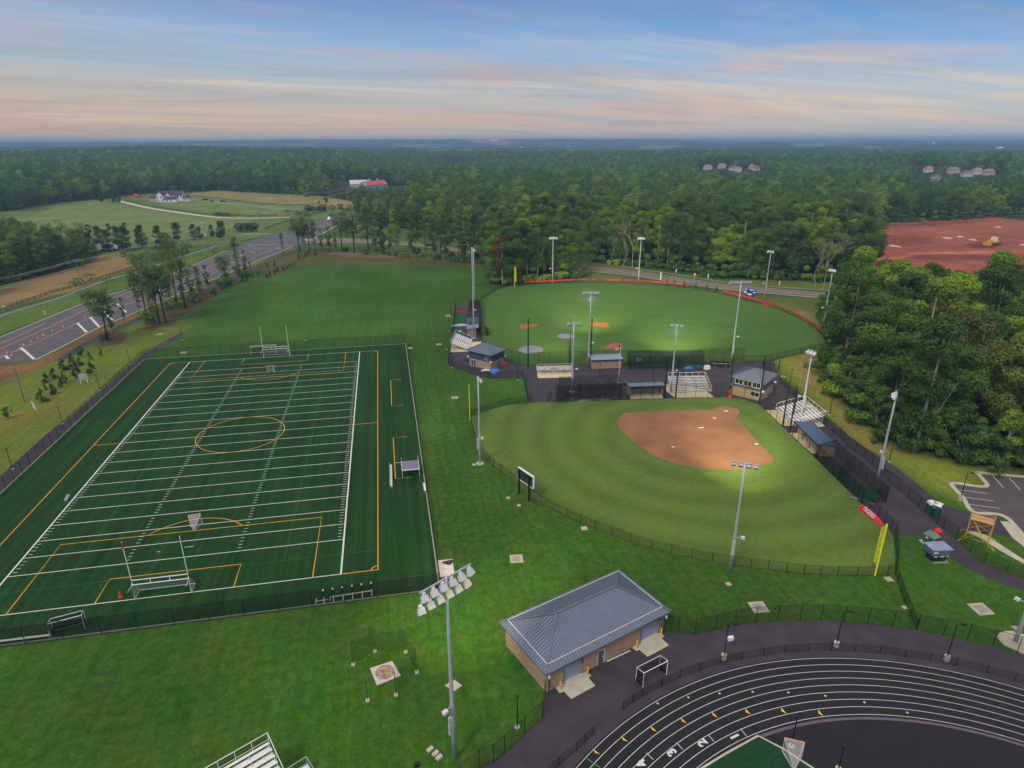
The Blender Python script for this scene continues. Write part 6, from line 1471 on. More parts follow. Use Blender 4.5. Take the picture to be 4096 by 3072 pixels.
blob('blue_tarp', 'blue tarp bundle at the foot of the long green cage', 'tarp', G(2767, 1470), 2.6, 1., .9, bluecloth, 2, 'blue tarps')
blob('white_bags', 'pile of white bags by the wall of the small press box', 'bags', G(1942, 1482), 1.3, .6, .45, white_m, 3)
blob('tarp_heap', 'long crumpled blue and white tarp on the green practice carpet', 'tarp', G(1842, 1303), 2.6, .7, .7, mat('tarp_mix', (90, 130, 214), .6, n=.5, ns=1.2, col2=(220, 222, 235)), 4)
blob('red_heap', 'dark red bundle lying against the long blue tarp', 'bundle', G(1846, 1309), 1.6, .4, .5, mat('crimson', (140, 26, 40), .7), 6)
blob('net_heap', 'heap of green netting on the ground inside the black batting cage', 'netting', G(2292, 1600), 3.0, 1.1, 1.3, mat('net_heap_green', (34, 70, 56), .9, n=.3), 7, 'heaps of netting')
blob('net_heap', 'grey folded netting in the middle of the black batting cage', 'netting', G(2345, 1600), 3.4, .9, .5, mat('net_heap_grey', (98, 108, 112), .9, n=.3), 8, 'heaps of netting')
blob('net_heap', 'grey netting at the right end of the black batting cage', 'netting', G(2435, 1596), 3., .8, .5, mat('net_heap_grey', (98, 108, 112), .9), 9, 'heaps of netting')
blob('net_heap', 'pale tarp folds on the floor by the corner of the green floored cage', 'netting', G(3449, 2001), 1.8, .35, .3, mat('net_heap_grey', (98, 108, 112), .9), 10, 'heaps of netting', ang=-.9)
for (x, y), lb in zip(((1838, 1328), (1843, 1328)), ('small white bucket on the green carpet, left of two', 'small white bucket on the green carpet, right of two')):
    o = MB().cyl(0, 0, .07, .5, .2, 10, .26).build('bucket', white_m); o.location = tuple(G(x, y)); tag(o, lb, 'bucket', 'white buckets')
# grey round tarps on the baseball field
gt = mat('grey_tarp', (128, 126, 150), .6, n=.1, ns=.4, bump=.4, bs=2)
for (x, y, rx, lb) in ((2264, 1345, 35, 'round grey tarp over the pitching mound'), (2124, 1399, 50, 'large round grey tarp over home plate')):
    c = G(x, y); R_w = np.hypot(*(G(x+rx, y)-c)[:2]); mb = MB(); n = 40
    vs = [(R_w*(1+.012*math.sin(7*a))*math.cos(a), R_w*(1+.012*math.sin(7*a))*math.sin(a), .07) for a in np.linspace(0, 2*math.pi, n, endpoint=False)]; vs += [(.5*v[0], .5*v[1], .2) for v in vs[:n]]+[(0, 0, .24)]
    mb.add(vs, [(i, (i+1) % n, n+(i+1) % n, n+i) for i in range(n)]+[(n+i, n+(i+1) % n, 2*n) for i in range(n)])
    o = mb.build('round_tarp', gt, None, True); o.location = tuple(c); tag(o, lb, 'tarp', 'round field tarps')
for k, (x, lb) in enumerate(((1948, 'black practice screen nearest the left baseball fence'), (1952, 'black practice screen in the middle of three'), (1959, 'rust red practice screen at the right of three'))):
    g = G(x, 1342); r = thing('practice_screen', lb, 'screen', tuple(g), math.pi/2+.05, 'practice screens'); mb = MB(); mt_ = black if k < 2 else mat('rust_red', (150, 80, 60), .6)
    mb.tube([(0, 0, 0), (0, 0, 2.4), (3., 0, 2.4), (3., 0, 0), (0, 0, .05)], .09, 6); mb.build('frame', mt_, r); MB().quad((0, 0, .05), (3, 0, .05), (3, 0, 2.4), (0, 0, 2.4)).build('net', net_b, r); MB().bar((0, -.6, .05), (0, .6, .05), .1).bar((3, -.6, .05), (3, .6, .05), .1).build('foot', mt_, r)
# ================================================================== FIELD EQUIPMENT
def goalpost(label, xl, xr, y, s, H=9.4, red=False):
    """football uprights standing on a soccer goal frame; s = -1: net hangs toward -y"""
    r = thing('football_goal', label, 'goal', (xl, y, .08), 0, 'football goals with soccer nets'); w = xr-xl
    mb = MB(); mb.tube([(0, 0, 0), (0, 0, 2.44), (w, 0, 2.44), (w, 0, 0)], .075, 8)
    mb.tube([(0, 0, 2.44), (0, s*1.0, 1.6), (0, s*2., .05)], .03, 6); mb.tube([(w, 0, 2.44), (w, s*1.0, 1.6), (w, s*2., .05)], .03, 6); mb.tube([(0, 0, .05), (0, s*2., .05), (w, s*2., .05), (w, 0, .05)], .04, 6)
    mb.build('goal_frame', white_m, r)
    y2 = s*.2; mb = MB(); mb.tube([(.05, y2, 2.44), (.05, y2, 3.05), (w-.05, y2, 3.05), (w-.05, y2, 2.44)], .07, 8)
    mb.bar((.05, 0, 2.44), (.05, y2, 2.6), .1); mb.bar((w-.05, 0, 2.44), (w-.05, y2, 2.6), .1)
    for k in (.33, .67): mb.bar((w*k, 0, 2.44), (w*k, y2, 3.05), .07)
    mb.tube([(0, 0, 2.3), (-.75, y2*.4, 1.3)], .05, 6); mb.tube([(w, 0, 2.3), (w-.5, -y2, 1.3)], .05, 6)
    mb.build('crossbar', white_m, r)
    up = MB().tube([(0, 0, 3.05), (0, 0, H)], .07, 8, .055).mesh('upright'); up.materials.append(white_m)
    for x in (.05, w-.05): q = link_mesh('upright', up, r); q.location = (x, y2, 0)
    if red: MB().tube([(.05, y2, H-1.0), (.05, y2, H-.1)], .095, 8).build('red_sleeve', red_m, r)
    nb = MB(); N_ = 14
    prof = [(0., 2.44), (.5, 2.05), (.9, 1.2), (1.3, .45), (1.9, .06)]
    for i in range(N_):
        x0_, x1_ = w*i/N_, w*(i+1)/N_; b0, b1 = .35*math.sin(math.pi*i/N_), .35*math.sin(math.pi*(i+1)/N_)
        for (p, z), (q, zz) in zip(prof[:-1], prof[1:]): nb.quad((x0_, s*(p-b0*z/3), z), (x1_, s*(p-b1*z/3), z), (x1_, s*(q-b1*zz/3), zz), (x0_, s*(q-b0*zz/3), zz))
    for x in (0, w):
        for (p, z), (q, zz) in zip(prof[:-1], prof[1:]): nb.quad((x, 0, z), (x, s*p, z), (x, s*q, zz), (x, 0, zz))
    nb.build('net', net_w, r); return r
g1, g2 = G(542, 2398), G(768, 2370); goalpost('nearest football goal with tall uprights, one tipped red, over a netted soccer goal', g1[0], g2[0], -9.14, 1, 9.4, True)
g1, g2 = G(1056, 1429), G(1160, 1424); goalpost('far football goal with tall uprights over a netted soccer goal', g1[0], g2[0], 100.6, 1, 9.6)
def soccer(label, x, y, w, s, name='soccer_goal', h=2.44, d=1.9, rz=0., netm=None, fm=None, group='portable goals', cat='goal', board=False):
    r = thing(name, label, cat, (x, y, .08), rz, group); fm = fm or white_m; t = .05
    mb = MB(); mb.tube([(0, 0, 0), (0, 0, h), (w, 0, h), (w, 0, 0)], t, 8); mb.tube([(0, 0, .04), (0, s*d, .04), (w, s*d, .04), (w, 0, .04)], t*.8, 6)
    mb.tube([(0, s*d, 0), (0, s*d, h*.9)], t*.8, 6); mb.tube([(w, s*d, 0), (w, s*d, h*.9)], t*.8, 6); mb.tube([(0, 0, h), (0, s*d, h*.9), (w, s*d, h*.9), (w, 0, h)], t*.8, 6)
    mb.build('frame', fm, r)
    if board: mb = MB(); mb.box(0, s*d-.03, 0, w, s*d+.03, .46); mb.box(-.03, min(0, s*d), 0, .03, max(0, s*d), .46); mb.box(w-.03, min(0, s*d), 0, w+.03, max(0, s*d), .46); mb.build('kick_board', black, r)
    nb = MB(); nb.quad((0, s*d, .05), (w, s*d, .05), (w, s*d, h*.9), (0, s*d, h*.9)); nb.quad((0, 0, .05), (0, s*d, .05), (0, s*d, h*.9), (0, 0, h)); nb.quad((w, 0, .05), (w, s*d, .05), (w, s*d, h*.9), (w, 0, h)); nb.quad((0, 0, h), (0, s*d, h*.9), (w, s*d, h*.9), (w, 0, h))
    nb.build('net', netm or net_b, r); return r
g = G(1000, 1424); soccer('white soccer goal frame left of the far football goal', g[0], 104.2, 7.3, 1, netm=net_l)
a, b = G(208, 2551), G(354, 2512); soccer('white framed hockey goal with black boards at the lower left turf corner', a[0], a[1], 3.7, 1, 'hockey_goal', 2.15, 1.3, math.atan2(b[1]-a[1], b[0]-a[0]), board=True)
a, b = G(2571, 2751), G(2666, 2701); soccer('white framed hockey goal with black boards on the asphalt by the storage building', a[0], a[1], 3.7, 1, 'hockey_goal', 2.15, 1.25, math.atan2(b[1]-a[1], b[0]-a[0]), board=True)
def lax(label, c, ang):
    r = thing('lacrosse_goal', label, 'lacrosse goal', tuple(c), ang, 'lacrosse goals'); w = .95; d = 2.1
    mb = MB(); mb.tube([(-w, 0, 0), (-w, 0, 1.85), (w, 0, 1.85), (w, 0, 0)], .045, 8); fr = mb.build('frame', white_m, r)
    MB().tube([(-w, 0, 1.9), (w, 0, 1.9)], .05, 8).build('crossbar', mat('goal_orange', (224, 150, 110), .5), r)
    mb = MB(); mb.tube([(-w, 0, .04), (0, -d, .04), (w, 0, .04)], .04, 6); mb.tube([(-w, 0, 1.85), (0, -d, .05), (w, 0, 1.85)], .03, 6); mb.build('base', white_m, r)
    mb = MB(); A_, B_, C_, D1, E_ = (-w, 0, 1.85), (w, 0, 1.85), (0, -d, .05), (-w, 0, .05), (w, 0, .05)
    mb.add([A_, B_, C_, D1, E_], [(0, 1, 2), (0, 2, 3), (1, 4, 2)]); mb.build('net', net_w, r); return r
c = G(776, 2126); lax('white lacrosse goal on the near penalty arc of the turf', (c[0]-.15, c[1]+2.1, .08), .12)
c = G(1087, 1484); lax('small lacrosse goal in front of the far football goal', (c[0], c[1]-1.2, .08), math.pi+.1)
c = G(3146, 3069); a = G(3178, 2964, 1.85); lax('lacrosse goal at the corner of the track infield turf', (a[0], a[1], .085), math.radians(-28))
# blocking sled
s0 = G(1293, 2403); s1 = G(1490, 2372); Ln, ang = frame3(s0, s1); r = thing('blocking_sled', 'long football blocking sled with a row of upright pads along the near fence', 'training sled', (*s0[:2], .08), ang); r_ = r
mb = MB(); mb.bar((1.2, 0, .35), (Ln, 0, .35), .09)
mb.bar((-.9, -.1, .1), (.6, -.1, .1), .07); mb.bar((-1., -.5, .08), (-.9, .5, .08), .08); mb.bar((.9, -.3, .08), (1., .5, .08), .08)
mb.build('beam', alu, r)
pm_ = MB(); pm_.bar((0, -.75, .06), (0, .35, .12), .09); pm_.bar((0, .2, .1), (0, .1, 1.0), .08); pme_ = pm_.mesh('runner'); pme_.materials.append(alu)
pd_ = MB(); pd_.box(-.12, -.05, .7, .12, .12, 1.45); pde_ = pd_.mesh('pad'); pde_.materials.append(black)
pc_ = MB(); pc_.box(-.1, .12, 1.15, .1, .5, 1.5); pce_ = pc_.mesh('pad_top'); pce_.materials.append(white_m)
for i in range(6):
    x = .1+(Ln-.2)*(i/5 if i else 0)
    for me_, nme in ((pme_, 'runner'), (pde_, 'pad'), (pce_, 'pad_top')): q = link_mesh(nme, me_, r); q.location = (x, 0, 0)
def bench(label, a, b, back=True, name='team_bench', group=None):
    Ln, ang = frame3(a, b); r = thing(name, label, 'bench', (*a[:2], .08), ang, group)
    MB().box(0, -.15, .42, Ln, .2, .47).build('seat', alu, r)
    if back: MB().box(0, .26, .62, Ln, .3, .9).build('backrest', alu, r)
    lm_ = MB().bar((0, -.2, 0), (0, .35, 0.02), .06).bar((0, 0, 0), (0, 0, .42), .05).bar((0, .2, .4), (0, .3, .9), .05).mesh('leg'); lm_.materials.append(galv)
    for k in range(max(3, int(Ln/2))): q = link_mesh('leg', lm_, r); q.location = (.2+(Ln-.4)*k/(max(3, int(Ln/2))-1), 0, 0)
    return r
bench('long silver team bench standing right of the side line', G(1567, 1955), G(1565, 1868), True)
bench('very long low silver bench at the lower left end of the turf', G(-110, 2592), G(203, 2553), False)
bench('short grey bench against the right turf fence', G(1702, 1972), G(1697, 1942), False)
# shelter on the touchline
q = [G(1610, 1905), G(1675, 1902), G(1671, 1858), G(1608, 1861)]; c0 = G(1611, 1912)
r = thing('team_shelter', 'flat grey topped shelter on white posts at the right side line', 'shelter', (*c0[:2], .08), 0)
MB().box(0, 0, 1.5, 3.2, 3.6, 1.62).build('roof', mat('shelter_top', (112, 108, 136), .7, n=.1, ns=3), r)
MB().box(-.06, -.1, 1.48, 3.26, -.01, 1.66).box(-.08, -.01, 1.48, -.01, 3.65, 1.66).box(3.21, -.01, 1.48, 3.28, 3.65, 1.66).build('trim', white_m, r)
lm_ = MB().tube([(0, 0, 0), (0, 0, 1.5)], .04, 6).mesh('leg'); lm_.materials.append(white_m)
for x, y in ((0, 0), (3.2, 0), (0, 3.6), (3.2, 3.6)): qq = link_mesh('leg', lm_, r); qq.location = (x, y, 0)
mb = MB(); mb.tube([(0, 3.6, 1.6), (0, 3.6, 2.5)], .035, 6); mb.tube([(3.2, 3.6, 1.6), (3.2, 3.6, 2.6)], .035, 6); mb.tube([(-1.2, 4.6, .9), (1., 4.7, .9)], .04, 6); mb.tube([(-.2, 4.1, .7), (2., 4.2, .7)], .04, 6); mb.build('rail', white_m, r)
# cones, markers
def cone(label, c, h=.7, group='traffic cones'):
    r = thing('traffic_cone', label, 'cone', tuple(c), 0, group); MB().cyl(0, 0, .03, h, .2, 12, .04).build('cone_body', mat('cone_orange', (228, 82, 40), .5), r); MB().box(-.25, -.25, 0, .25, .25, .04).build('base', mat('cone_orange', (228, 82, 40)), r); return r
cone('orange cone on the turf beside the near football goal', G(483, 2390)+np.array([0, 0, .08]), 1.)
cone('orange and white cone at the corner gate at the top of the asphalt walk', G(3098, 1484), 1.1)
cone('orange cone at the right of the road barrels', G(66, 1431), 1.)
c = G(269, 1997); r = thing('yard_marker', 'grey upright pad lying on the turf left of the side line', 'marker pad', (*c[:2], .08), .2); MB().box(-.25, -1.2, 0, .25, 1.2, .3).build('pad', mat('pad_grey', (130, 134, 160), .7), r); MB().box(-.27, -1.22, .1, .27, -1.2, .2).build('strap', black, r)
sc_ = [(2631, 2815), (2753, 2791), (2878, 2775), (3010, 2769), (3153, 2771), (3301, 2785), (3457, 2811), (3629, 2852)]
for k, (x, y) in enumerate(sc_):
    if k >= 4: y = [2771, 2785, 2811, 2852][k-4]
    r = thing('small_marker', 'tiny cream marker on the black running track', 'marker', tuple(G(x, y)+np.array([0, 0, .065])), 0, 'tiny cream markers on the track'); MB().cyl(0, 0, 0, .12, .14, 8, .03).build('body', conc_tan, r)
# orange construction barrels along the road
def barrel(c, label):
    r = thing('road_barrel', label, 'traffic barrel', tuple(c), 0, 'orange and white barrels on the road')
    ob = mat('barrel_orange', (226, 84, 48), .5)
    MB().cyl(0, 0, .0, .1, .42, 12).build('base', black, r)
    MB().cyl(0, 0, .1, 1.1, .32, 12, .27).build('body', ob, r); MB().cyl(0, 0, .35, .52, .325, 12, .318).cyl(0, 0, .68, .85, .312, 12, .3).build('stripe', white_p, r)
BL = [((32, 1416), 'road barrel at the left edge of the photo by the first white bar'), ((51, 1428), 'road barrel next to the small cone'), ((98, 1386), 'road barrel at the top of the first long white bar'), ((127, 1372), 'road barrel third in the line of six'), ((156, 1357), 'road barrel fourth in the line, close to its neighbour'), ((177, 1347), 'road barrel fifth in the line'), ((213, 1330), 'road barrel sixth in the line'), ((256, 1313), 'road barrel before the second white bar'), ((343, 1276), 'last road barrel before the big oak')]
for p, lb in BL: barrel(G(*p), lb)
for p in ((738, 1123), (831, 1086), (907, 1058), (1007, 1014), (1036, 1005), (1054, 998), (1079, 987), (1096, 981), (1286, 907), (1310, 898)): barrel(G(*p), 'distant road barrel among the lane markings before the intersection')
renumber('orange and white barrels on the road', 'distant road barrel among the lane markings by the intersection, %s from left')
renumber('x', '')
renumber('tiny cream markers on the track', 'tiny cream marker on the black running track, %s from left')

# ================================================================== SOFTBALL AND BASEBALL THINGS
def foulpole(label, b, ty, wing=1, az_=0., h=None):
    g = G(*b); h = h or HT(b[0], b[1], ty); r = thing('foul_pole', label, 'foul pole', tuple(g), az_, 'yellow foul poles')
    MB().tube([(0, 0, 0), (0, 0, h)], .13 if wing > 0 else .085, 10).build('pole', lime, r)
    if wing:
        w = -.75*wing; mb = MB(); mb.tube([(w*.2, 0, h*.98), (w, 0, h*.95), (w, 0, h*.3), (w*.3, 0, h*.24)], .05, 6)
        for k in range(1, 5): mb.tube([(0, 0, h*(.25+.7*k/5)), (w, 0, h*(.25+.7*k/5))], .035, 6)
        mb.build('wing_frame', lime, r); MB().quad((0, 0, h*.26), (w, 0, h*.3), (w, 0, h*.95), (0, 0, h*.97)).build('wing_mesh', veil('yellow_mesh', (200, 196, 30), .75) if 'yellow_mesh' not in bpy.data.materials else bpy.data.materials['yellow_mesh'], r)
    return r
foulpole('tall bright yellow foul pole with a mesh wing at the near right corner', (3499, 2303), 2097)
foulpole('slim yellow foul pole left of the softball field', (1880, 1684), 1536, 0)
foulpole('yellow foul pole before the small wood at the left of the baseball outfield', (2058, 1150), 1067, -1)
foulpole('yellow foul pole among the trees at the right end of the outfield', (3313, 1360), 1268, 1)
# scoreboards
P1, P2 = G(2076, 1975), G(2116, 2004); Ln, ang = frame3(P1, P2); r = thing('scoreboard', 'softball scoreboard seen from behind with a white rim and two black legs', 'scoreboard', tuple(P1), ang)
lm_ = MB().box(-.12, -.12, 0, .12, .12, 5.0).mesh('leg'); lm_.materials.append(black)
for x in (0, Ln): q = link_mesh('leg', lm_, r); q.location = (x, 0, 0)
MB().box(-.5, .14, 3.0, Ln+.9, .42, 5.1).build('panel', mat('board_back', (42, 48, 54), .6), r)
MB().box(-.55, .1, 5.1, Ln+.95, .46, 5.25).box(-.55, .1, 2.85, Ln+.95, .46, 3.0).box(Ln+.9, .1, 3.0, Ln+.98, .46, 5.1).build('rim', white_m, r)
P1, P2 = G(2983, 1199), G(3008, 1203); Ln, ang = frame3(P1, P2); r = thing('scoreboard', 'blue scoreboard with white number panels behind the baseball outfield', 'scoreboard', tuple(P1), ang)
for x in (0, Ln): q = link_mesh('leg', MB().box(-.15, 0, 0, .15, .3, 3.4).mesh('leg'), r, black); q.location = (x, 0, 0)
MB().box(-.9, -.2, 2.2, Ln+1.1, .05, 4.7).build('panel', mat('board_blue', (26, 42, 140), .5), r)
mb = MB()
for x0_, x1_, z0_, z1_ in ((-.7, .1, 4.2, 4.5), (1., 2.2, 4.15, 4.45), (Ln-.3, Ln+.6, 4.2, 4.45), (-.8, 0., 3.2, 3.5), (-.8, 0., 2.8, 3.1), (Ln+.1, Ln+1., 3.2, 3.6), (.5, Ln-.4, 2.3, 2.75)): mb.box(x0_, -.24, z0_, x1_, -.2, z1_)
mb.build('number_panel', white_m, r)
# red banners on the outfield fence
def banner(label, pts, h0, h1, z=1.62, segs=None):
    P = smooth([G(*p) for p in pts], 5); o = P[0]; r = thing('fence_banner', label, 'banner', tuple(o), 0, 'red banners on the outfield fence'); mb = MB()
    for i in range(len(P)-1):
        if segs and (i % segs) == segs-1: continue
        a, b = P[i]-o, P[i+1]-o; d = (b-a)[:2]; n_ = np.array([d[1], -d[0]])/np.hypot(*d)*.08
        la, lb = (h0*.5, h1*.5) if (i % 2) == (h1 < 1.4) else (h1*.5, h0*.5)
        mb.quad((a[0]+n_[0], a[1]+n_[1], z-la), (b[0]+n_[0]*1.5, b[1]+n_[1]*1.5, z-lb), (b[0]+n_[0], b[1]+n_[1], z+.1), (a[0]+n_[0], a[1]+n_[1], z+.1))
    mb.build('cloth', redcloth, r); MB().tube([(*(p-o)[:2], z+.1) for p in P], .04, 5).build('hem', redcloth, r)
banner('red banner strip along the left of the baseball outfield fence', [(2100, 1140), (2190, 1137), (2279, 1132), (2350, 1131)], .5, .9)
banner('red banner strip along the middle of the baseball outfield fence', [(2368, 1131), (2420, 1131), (2485, 1133)], .6, 1.0)
banner('red banner strip right of the middle of the outfield fence, ending at a conifer', [(2498, 1133), (2560, 1136), (2627, 1141), (2700, 1148), (2752, 1154)], .5, .8)
banner('red banner strip passing under the blue scoreboard', [(2890, 1178), (2928, 1188), (3000, 1207), (3050, 1219)], .7, 1.)
banner('long red banner strip at the far right curve of the outfield fence', [(3082, 1229), (3130, 1246), (3175, 1266), (3224, 1292), (3266, 1321), (3296, 1354)], .35, .6)
banner('square red banner hanging to the ground on the outfield fence', [(3052, 1221), (3064, 1224), (3078, 1229)], 2.9, 3.0)
# red tarp roll with lettering
a, b = G(3441, 2026), G(3530, 2105); Ln, ang = frame3(a, b); r = thing('tarp_roll', 'long red covered tarp roll with white team lettering beside the softball fence', 'tarp roll', tuple(a), ang)
mb = MB(); nx_, na = 24, 9; V_ = []
for i in range(nx_+1):
    t = i/nx_; w = .95*(math.sin(math.pi*min(1, max(0.02, t*1.02)))**.35)*(1-.25*t); hh = .75*(math.sin(math.pi*max(.03, min(.97, t)))**.4)
    for j in range(na):
        p = math.pi*j/(na-1); rr_ = 1+.05*math.sin(9*t+3*j); V_.append((Ln*t, -w*math.cos(p)*rr_, hh*math.sin(p)*rr_+.03))
mb.add(V_, [(i*na+j, (i+1)*na+j, (i+1)*na+j+1, i*na+j+1) for i in range(nx_) for j in range(na-1)]); mb.build('cover', redcloth, r, True)
me_ = text_mesh('TIGERS', 1.0, mat('letter_dark', (46, 40, 52), .6), .01, .05); q = link_mesh('lettering_outline', me_, r); q.location = (Ln*.5, -.52, .70); q.rotation_euler = (math.radians(48), 0, 0)
me_ = text_mesh('TIGERS', 1.0, white_m, .02, .0); q = link_mesh('lettering', me_, r); q.location = (Ln*.5, -.53, .72); q.rotation_euler = (math.radians(48), 0, 0)
# flag
g = G(2474, 1532); h = HT(2474, 1532, 1372); r = thing('flagpole', 'white flagpole with a limp red and white striped flag in the plaza', 'flagpole', tuple(g)); MB().tube([(0, 0, 0), (0, 0, h)], .08, 8, .05).build('pole', white_m, r); MB().cyl(0, 0, 0, .1, .6, 16).build('base', conc, r)
fl = MB(); 
for k in range(7):
    for j in range(5):
        x0_, x1_ = -.28*j, -.28*(j+1); z0_ = h-.4-.17*k-.12*j; fl.cur = 2 if (k < 4 and j < 2) else k % 2; fl.quad((x0_, .1*math.sin(j*1.6), z0_), (x1_, .1*math.sin((j+1)*1.6), z0_-.12), (x1_, .1*math.sin((j+1)*1.6), z0_-.29), (x0_, .1*math.sin(j*1.6), z0_-.17))
fl.build('flag', [red_m, white_m, mat('flag_blue', (40, 50, 110), .7)], r)
def picnic(label, c, rz):
    r = thing('picnic_table', label, 'picnic table', tuple(c), rz, 'blue picnic tables'); MB().box(-.95, -.4, .72, .95, .4, .78).build('tabletop', bluep, r)
    s_ = MB().box(-.95, -.14, .42, .95, .14, .47).mesh('seat'); s_.materials.append(bluep)
    for y in (-.75, .75): q = link_mesh('seat', s_, r); q.location = (0, y, 0)
    MB().bar((-.6, -.75, .4), (-.6, .75, .4), .06).bar((.6, -.75, .4), (.6, .75, .4), .06).bar((-.6, -.5, 0), (-.6, 0, .72), .06).bar((-.6, .5, 0), (-.6, 0, .72), .06).bar((.6, -.5, 0), (.6, 0, .72), .06).bar((.6, .5, 0), (.6, 0, .72), .06).build('frame', black, r)
picnic('blue picnic table left of the small press box', G(1872, 1440), .5); picnic('blue picnic table beside the flagpole base', G(2455, 1537), .2); picnic('blue picnic table between flagpole and softball dugout', G(2503, 1538), 1.2); picnic('blue picnic table behind the softball dugout roof', G(2542, 1534), -.2)
def bin_(label, c, h=1.2, w=.35, cover=False):
    r = thing('trash_bin', label, 'bin', tuple(c), 0, 'red bins'); MB().cyl(0, 0, 0, h*.8, w, 14, w*1.08).build('body', red_m, r); MB().cyl(0, 0, h*.8, h, w*1.1, 14, w*.5).build('lid', red_m, r)
bin_('red bin at the right side of the small press box', G(2021, 1467), 1.5, .4); bin_('covered red bin behind the green electrical box', G(3745, 2150), 1.7, .6); bin_('red bin by the wall of the big press box', G(2919, 1592), .9, .35)
g = G(2827, 1477); r = thing('white_crate', 'white plastic crate between the blue tarp and the black bed', 'crate', tuple(g), .2); MB().box(-.7, -.5, 0, .7, .5, 1.0).build('body', white_m, r); MB().box(-.72, -.52, 1.0, .72, .52, 1.08).build('lid', white_m, r)
a, b = G(2843, 1466), G(2920, 1470); Ln, ang = frame3(a, b); r = thing('equipment_trailer', 'low black open bed trailer behind the big press box', 'trailer', tuple(a), ang); mb = MB(); mb.box(0, 0, .3, Ln, 2., .4); mb.box(0, 0, .4, Ln, .08, 1.1); mb.box(0, 1.92, .4, Ln, 2., 1.1); mb.box(0, .08, .4, .08, 1.92, 1.1); mb.build('bed', black, r)
wme = MB().tube([(0, -.1, 0), (0, .1, 0)], .3, 10).mesh('wheel'); wme.materials.append(dgrey)
for x in (1.2, Ln-1.2): q = link_mesh('wheel', wme, r); q.location = (x, -.1, .3)
MB().tube([(0, -.12, 1.1), (Ln, -.12, 1.1)], .03, 5).build('rail', alu, r)
g = G(2549, 1462); r = thing('notice_board', 'small white notice board on the netting of the green cage', 'board', (g[0], g[1]-.9, 0), .05); MB().box(-.8, 0, 1.6, .8, .06, 2.6).build('panel', white_m, r); MB().box(-.35, -.02, 1.95, .35, 0, 2.25).build('symbol', dgrey, r); MB().bar((-.7, .08, 0), (-.7, .08, 2.6), .06).bar((.7, .08, 0), (.7, .08, 2.6), .06).build('post', black, r)

# ================================================================== SERVICE CORNER
def wc(label, c, rz):
    r = thing('portable_toilet', label, 'portable toilet', tuple(c), rz, 'portable toilets'); MB().box(-.58, -.58, .1, .58, .58, 2.05).build('cabin', greenp, r)
    MB().add([(-.64, -.64, 2.05), (.64, -.64, 2.05), (.64, .64, 2.05), (-.64, .64, 2.05), (-.45, -.64, 2.4), (.45, -.64, 2.4), (.45, .64, 2.4), (-.45, .64, 2.4)], [(3, 2, 1, 0), (4, 5, 6, 7), (0, 1, 5, 4), (1, 2, 6, 5), (2, 3, 7, 6), (3, 0, 4, 7)]).build('roof', white_m, r)
    d = MB().box(-.42, -.62, .15, .42, -.58, 1.95).build('door', mat('green_door', (16, 66, 60), .5), r); MB().box(-.25, -.64, 1.5, .2, -.62, 1.8).build('sign', white_m, d)
    MB().box(-.62, -.61, 0, .62, .61, .1).build('base', dgrey, r)
wc('green portable toilet with a white roof, left of a pair', G(3719, 2056), -.15); wc('green portable toilet with a white roof, right of a pair', G(3741, 2061), .55)
pad('equipment_pad', [(3675, 2161), (3697, 2158), (3752, 2172), (3762, 2190), (3728, 2206), (3700, 2182)], .1); pad('equipment_pad', [(3706, 2232), (3728, 2228), (3780, 2235), (3796, 2254), (3735, 2256)], .1, mat('green_grey_pad', (110, 138, 104), .8))
a, b = G(3688, 2165), G(3728, 2188); Ln, ang = frame3(a, b); r = thing('electrical_box', 'dark green electrical transformer box with white labels on a slab', 'electrical box', (*a[:2], .1), ang); bm_ = mat('box_green', (64, 84, 68), .6)
MB().box(0, 0, 0, Ln, 1.5, 1.35).build('cabinet', bm_, r); MB().add([(-.08, -.1, 1.35), (Ln+.08, -.1, 1.35), (Ln+.08, 1.6, 1.35), (-.08, 1.6, 1.35), (-.08, .4, 1.62), (Ln*.45, .4, 1.62), (Ln*.45, 1.6, 1.62), (-.08, 1.6, 1.62)], [(0, 1, 5, 4), (4, 5, 6, 7), (1, 2, 6, 5), (0, 4, 7, 3), (2, 3, 7, 6)]).build('lid', mat('lid_green', (96, 118, 104), .5), r)
MB().box(.4, -.03, .85, .8, 0, 1.1).box(1.7, -.03, .8, 2.1, 0, 1.1).build('label_plate', white_m, r)
a, b = G(3724, 2249), G(3782, 2246); Ln, ang = frame3(a, b); r = thing('generator', 'grey blue generator with a wider hood on a black base', 'generator', (*a[:2], .1), ang); MB().box(.05, 0, 0, Ln-.05, 1.4, 1.05).build('base', mat('gen_black', (28, 28, 32), .5), r)
MB().add([(-.15, -.15, 1.05), (Ln+.15, -.15, 1.05), (Ln+.15, 1.6, 1.05), (-.15, 1.6, 1.05), (-.4, -.4, 2.2), (Ln+.4, -.4, 2.2), (Ln+.4, 1.8, 2.2), (-.4, 1.8, 2.2)], [(0, 1, 5, 4), (1, 2, 6, 5), (2, 3, 7, 6), (3, 0, 4, 7), (4, 5, 6, 7)]).build('hood', mat('gen_blue', (96, 110, 148), .5), r)
MB().box(-.45, -.45, 2.2, Ln+.45, 1.85, 2.3).build('lid', mat('gen_lid', (132, 142, 176), .5), r); MB().box(.3, -.04, .75, .8, 0, .95).box(1.2, -.04, .75, 1.9, 0, .95).box(2.1, -.04, .8, 2.6, 0, .95).box(-.3, -.44, 1.75, .4, -.4, 1.95).build('label_plate', white_m, r)
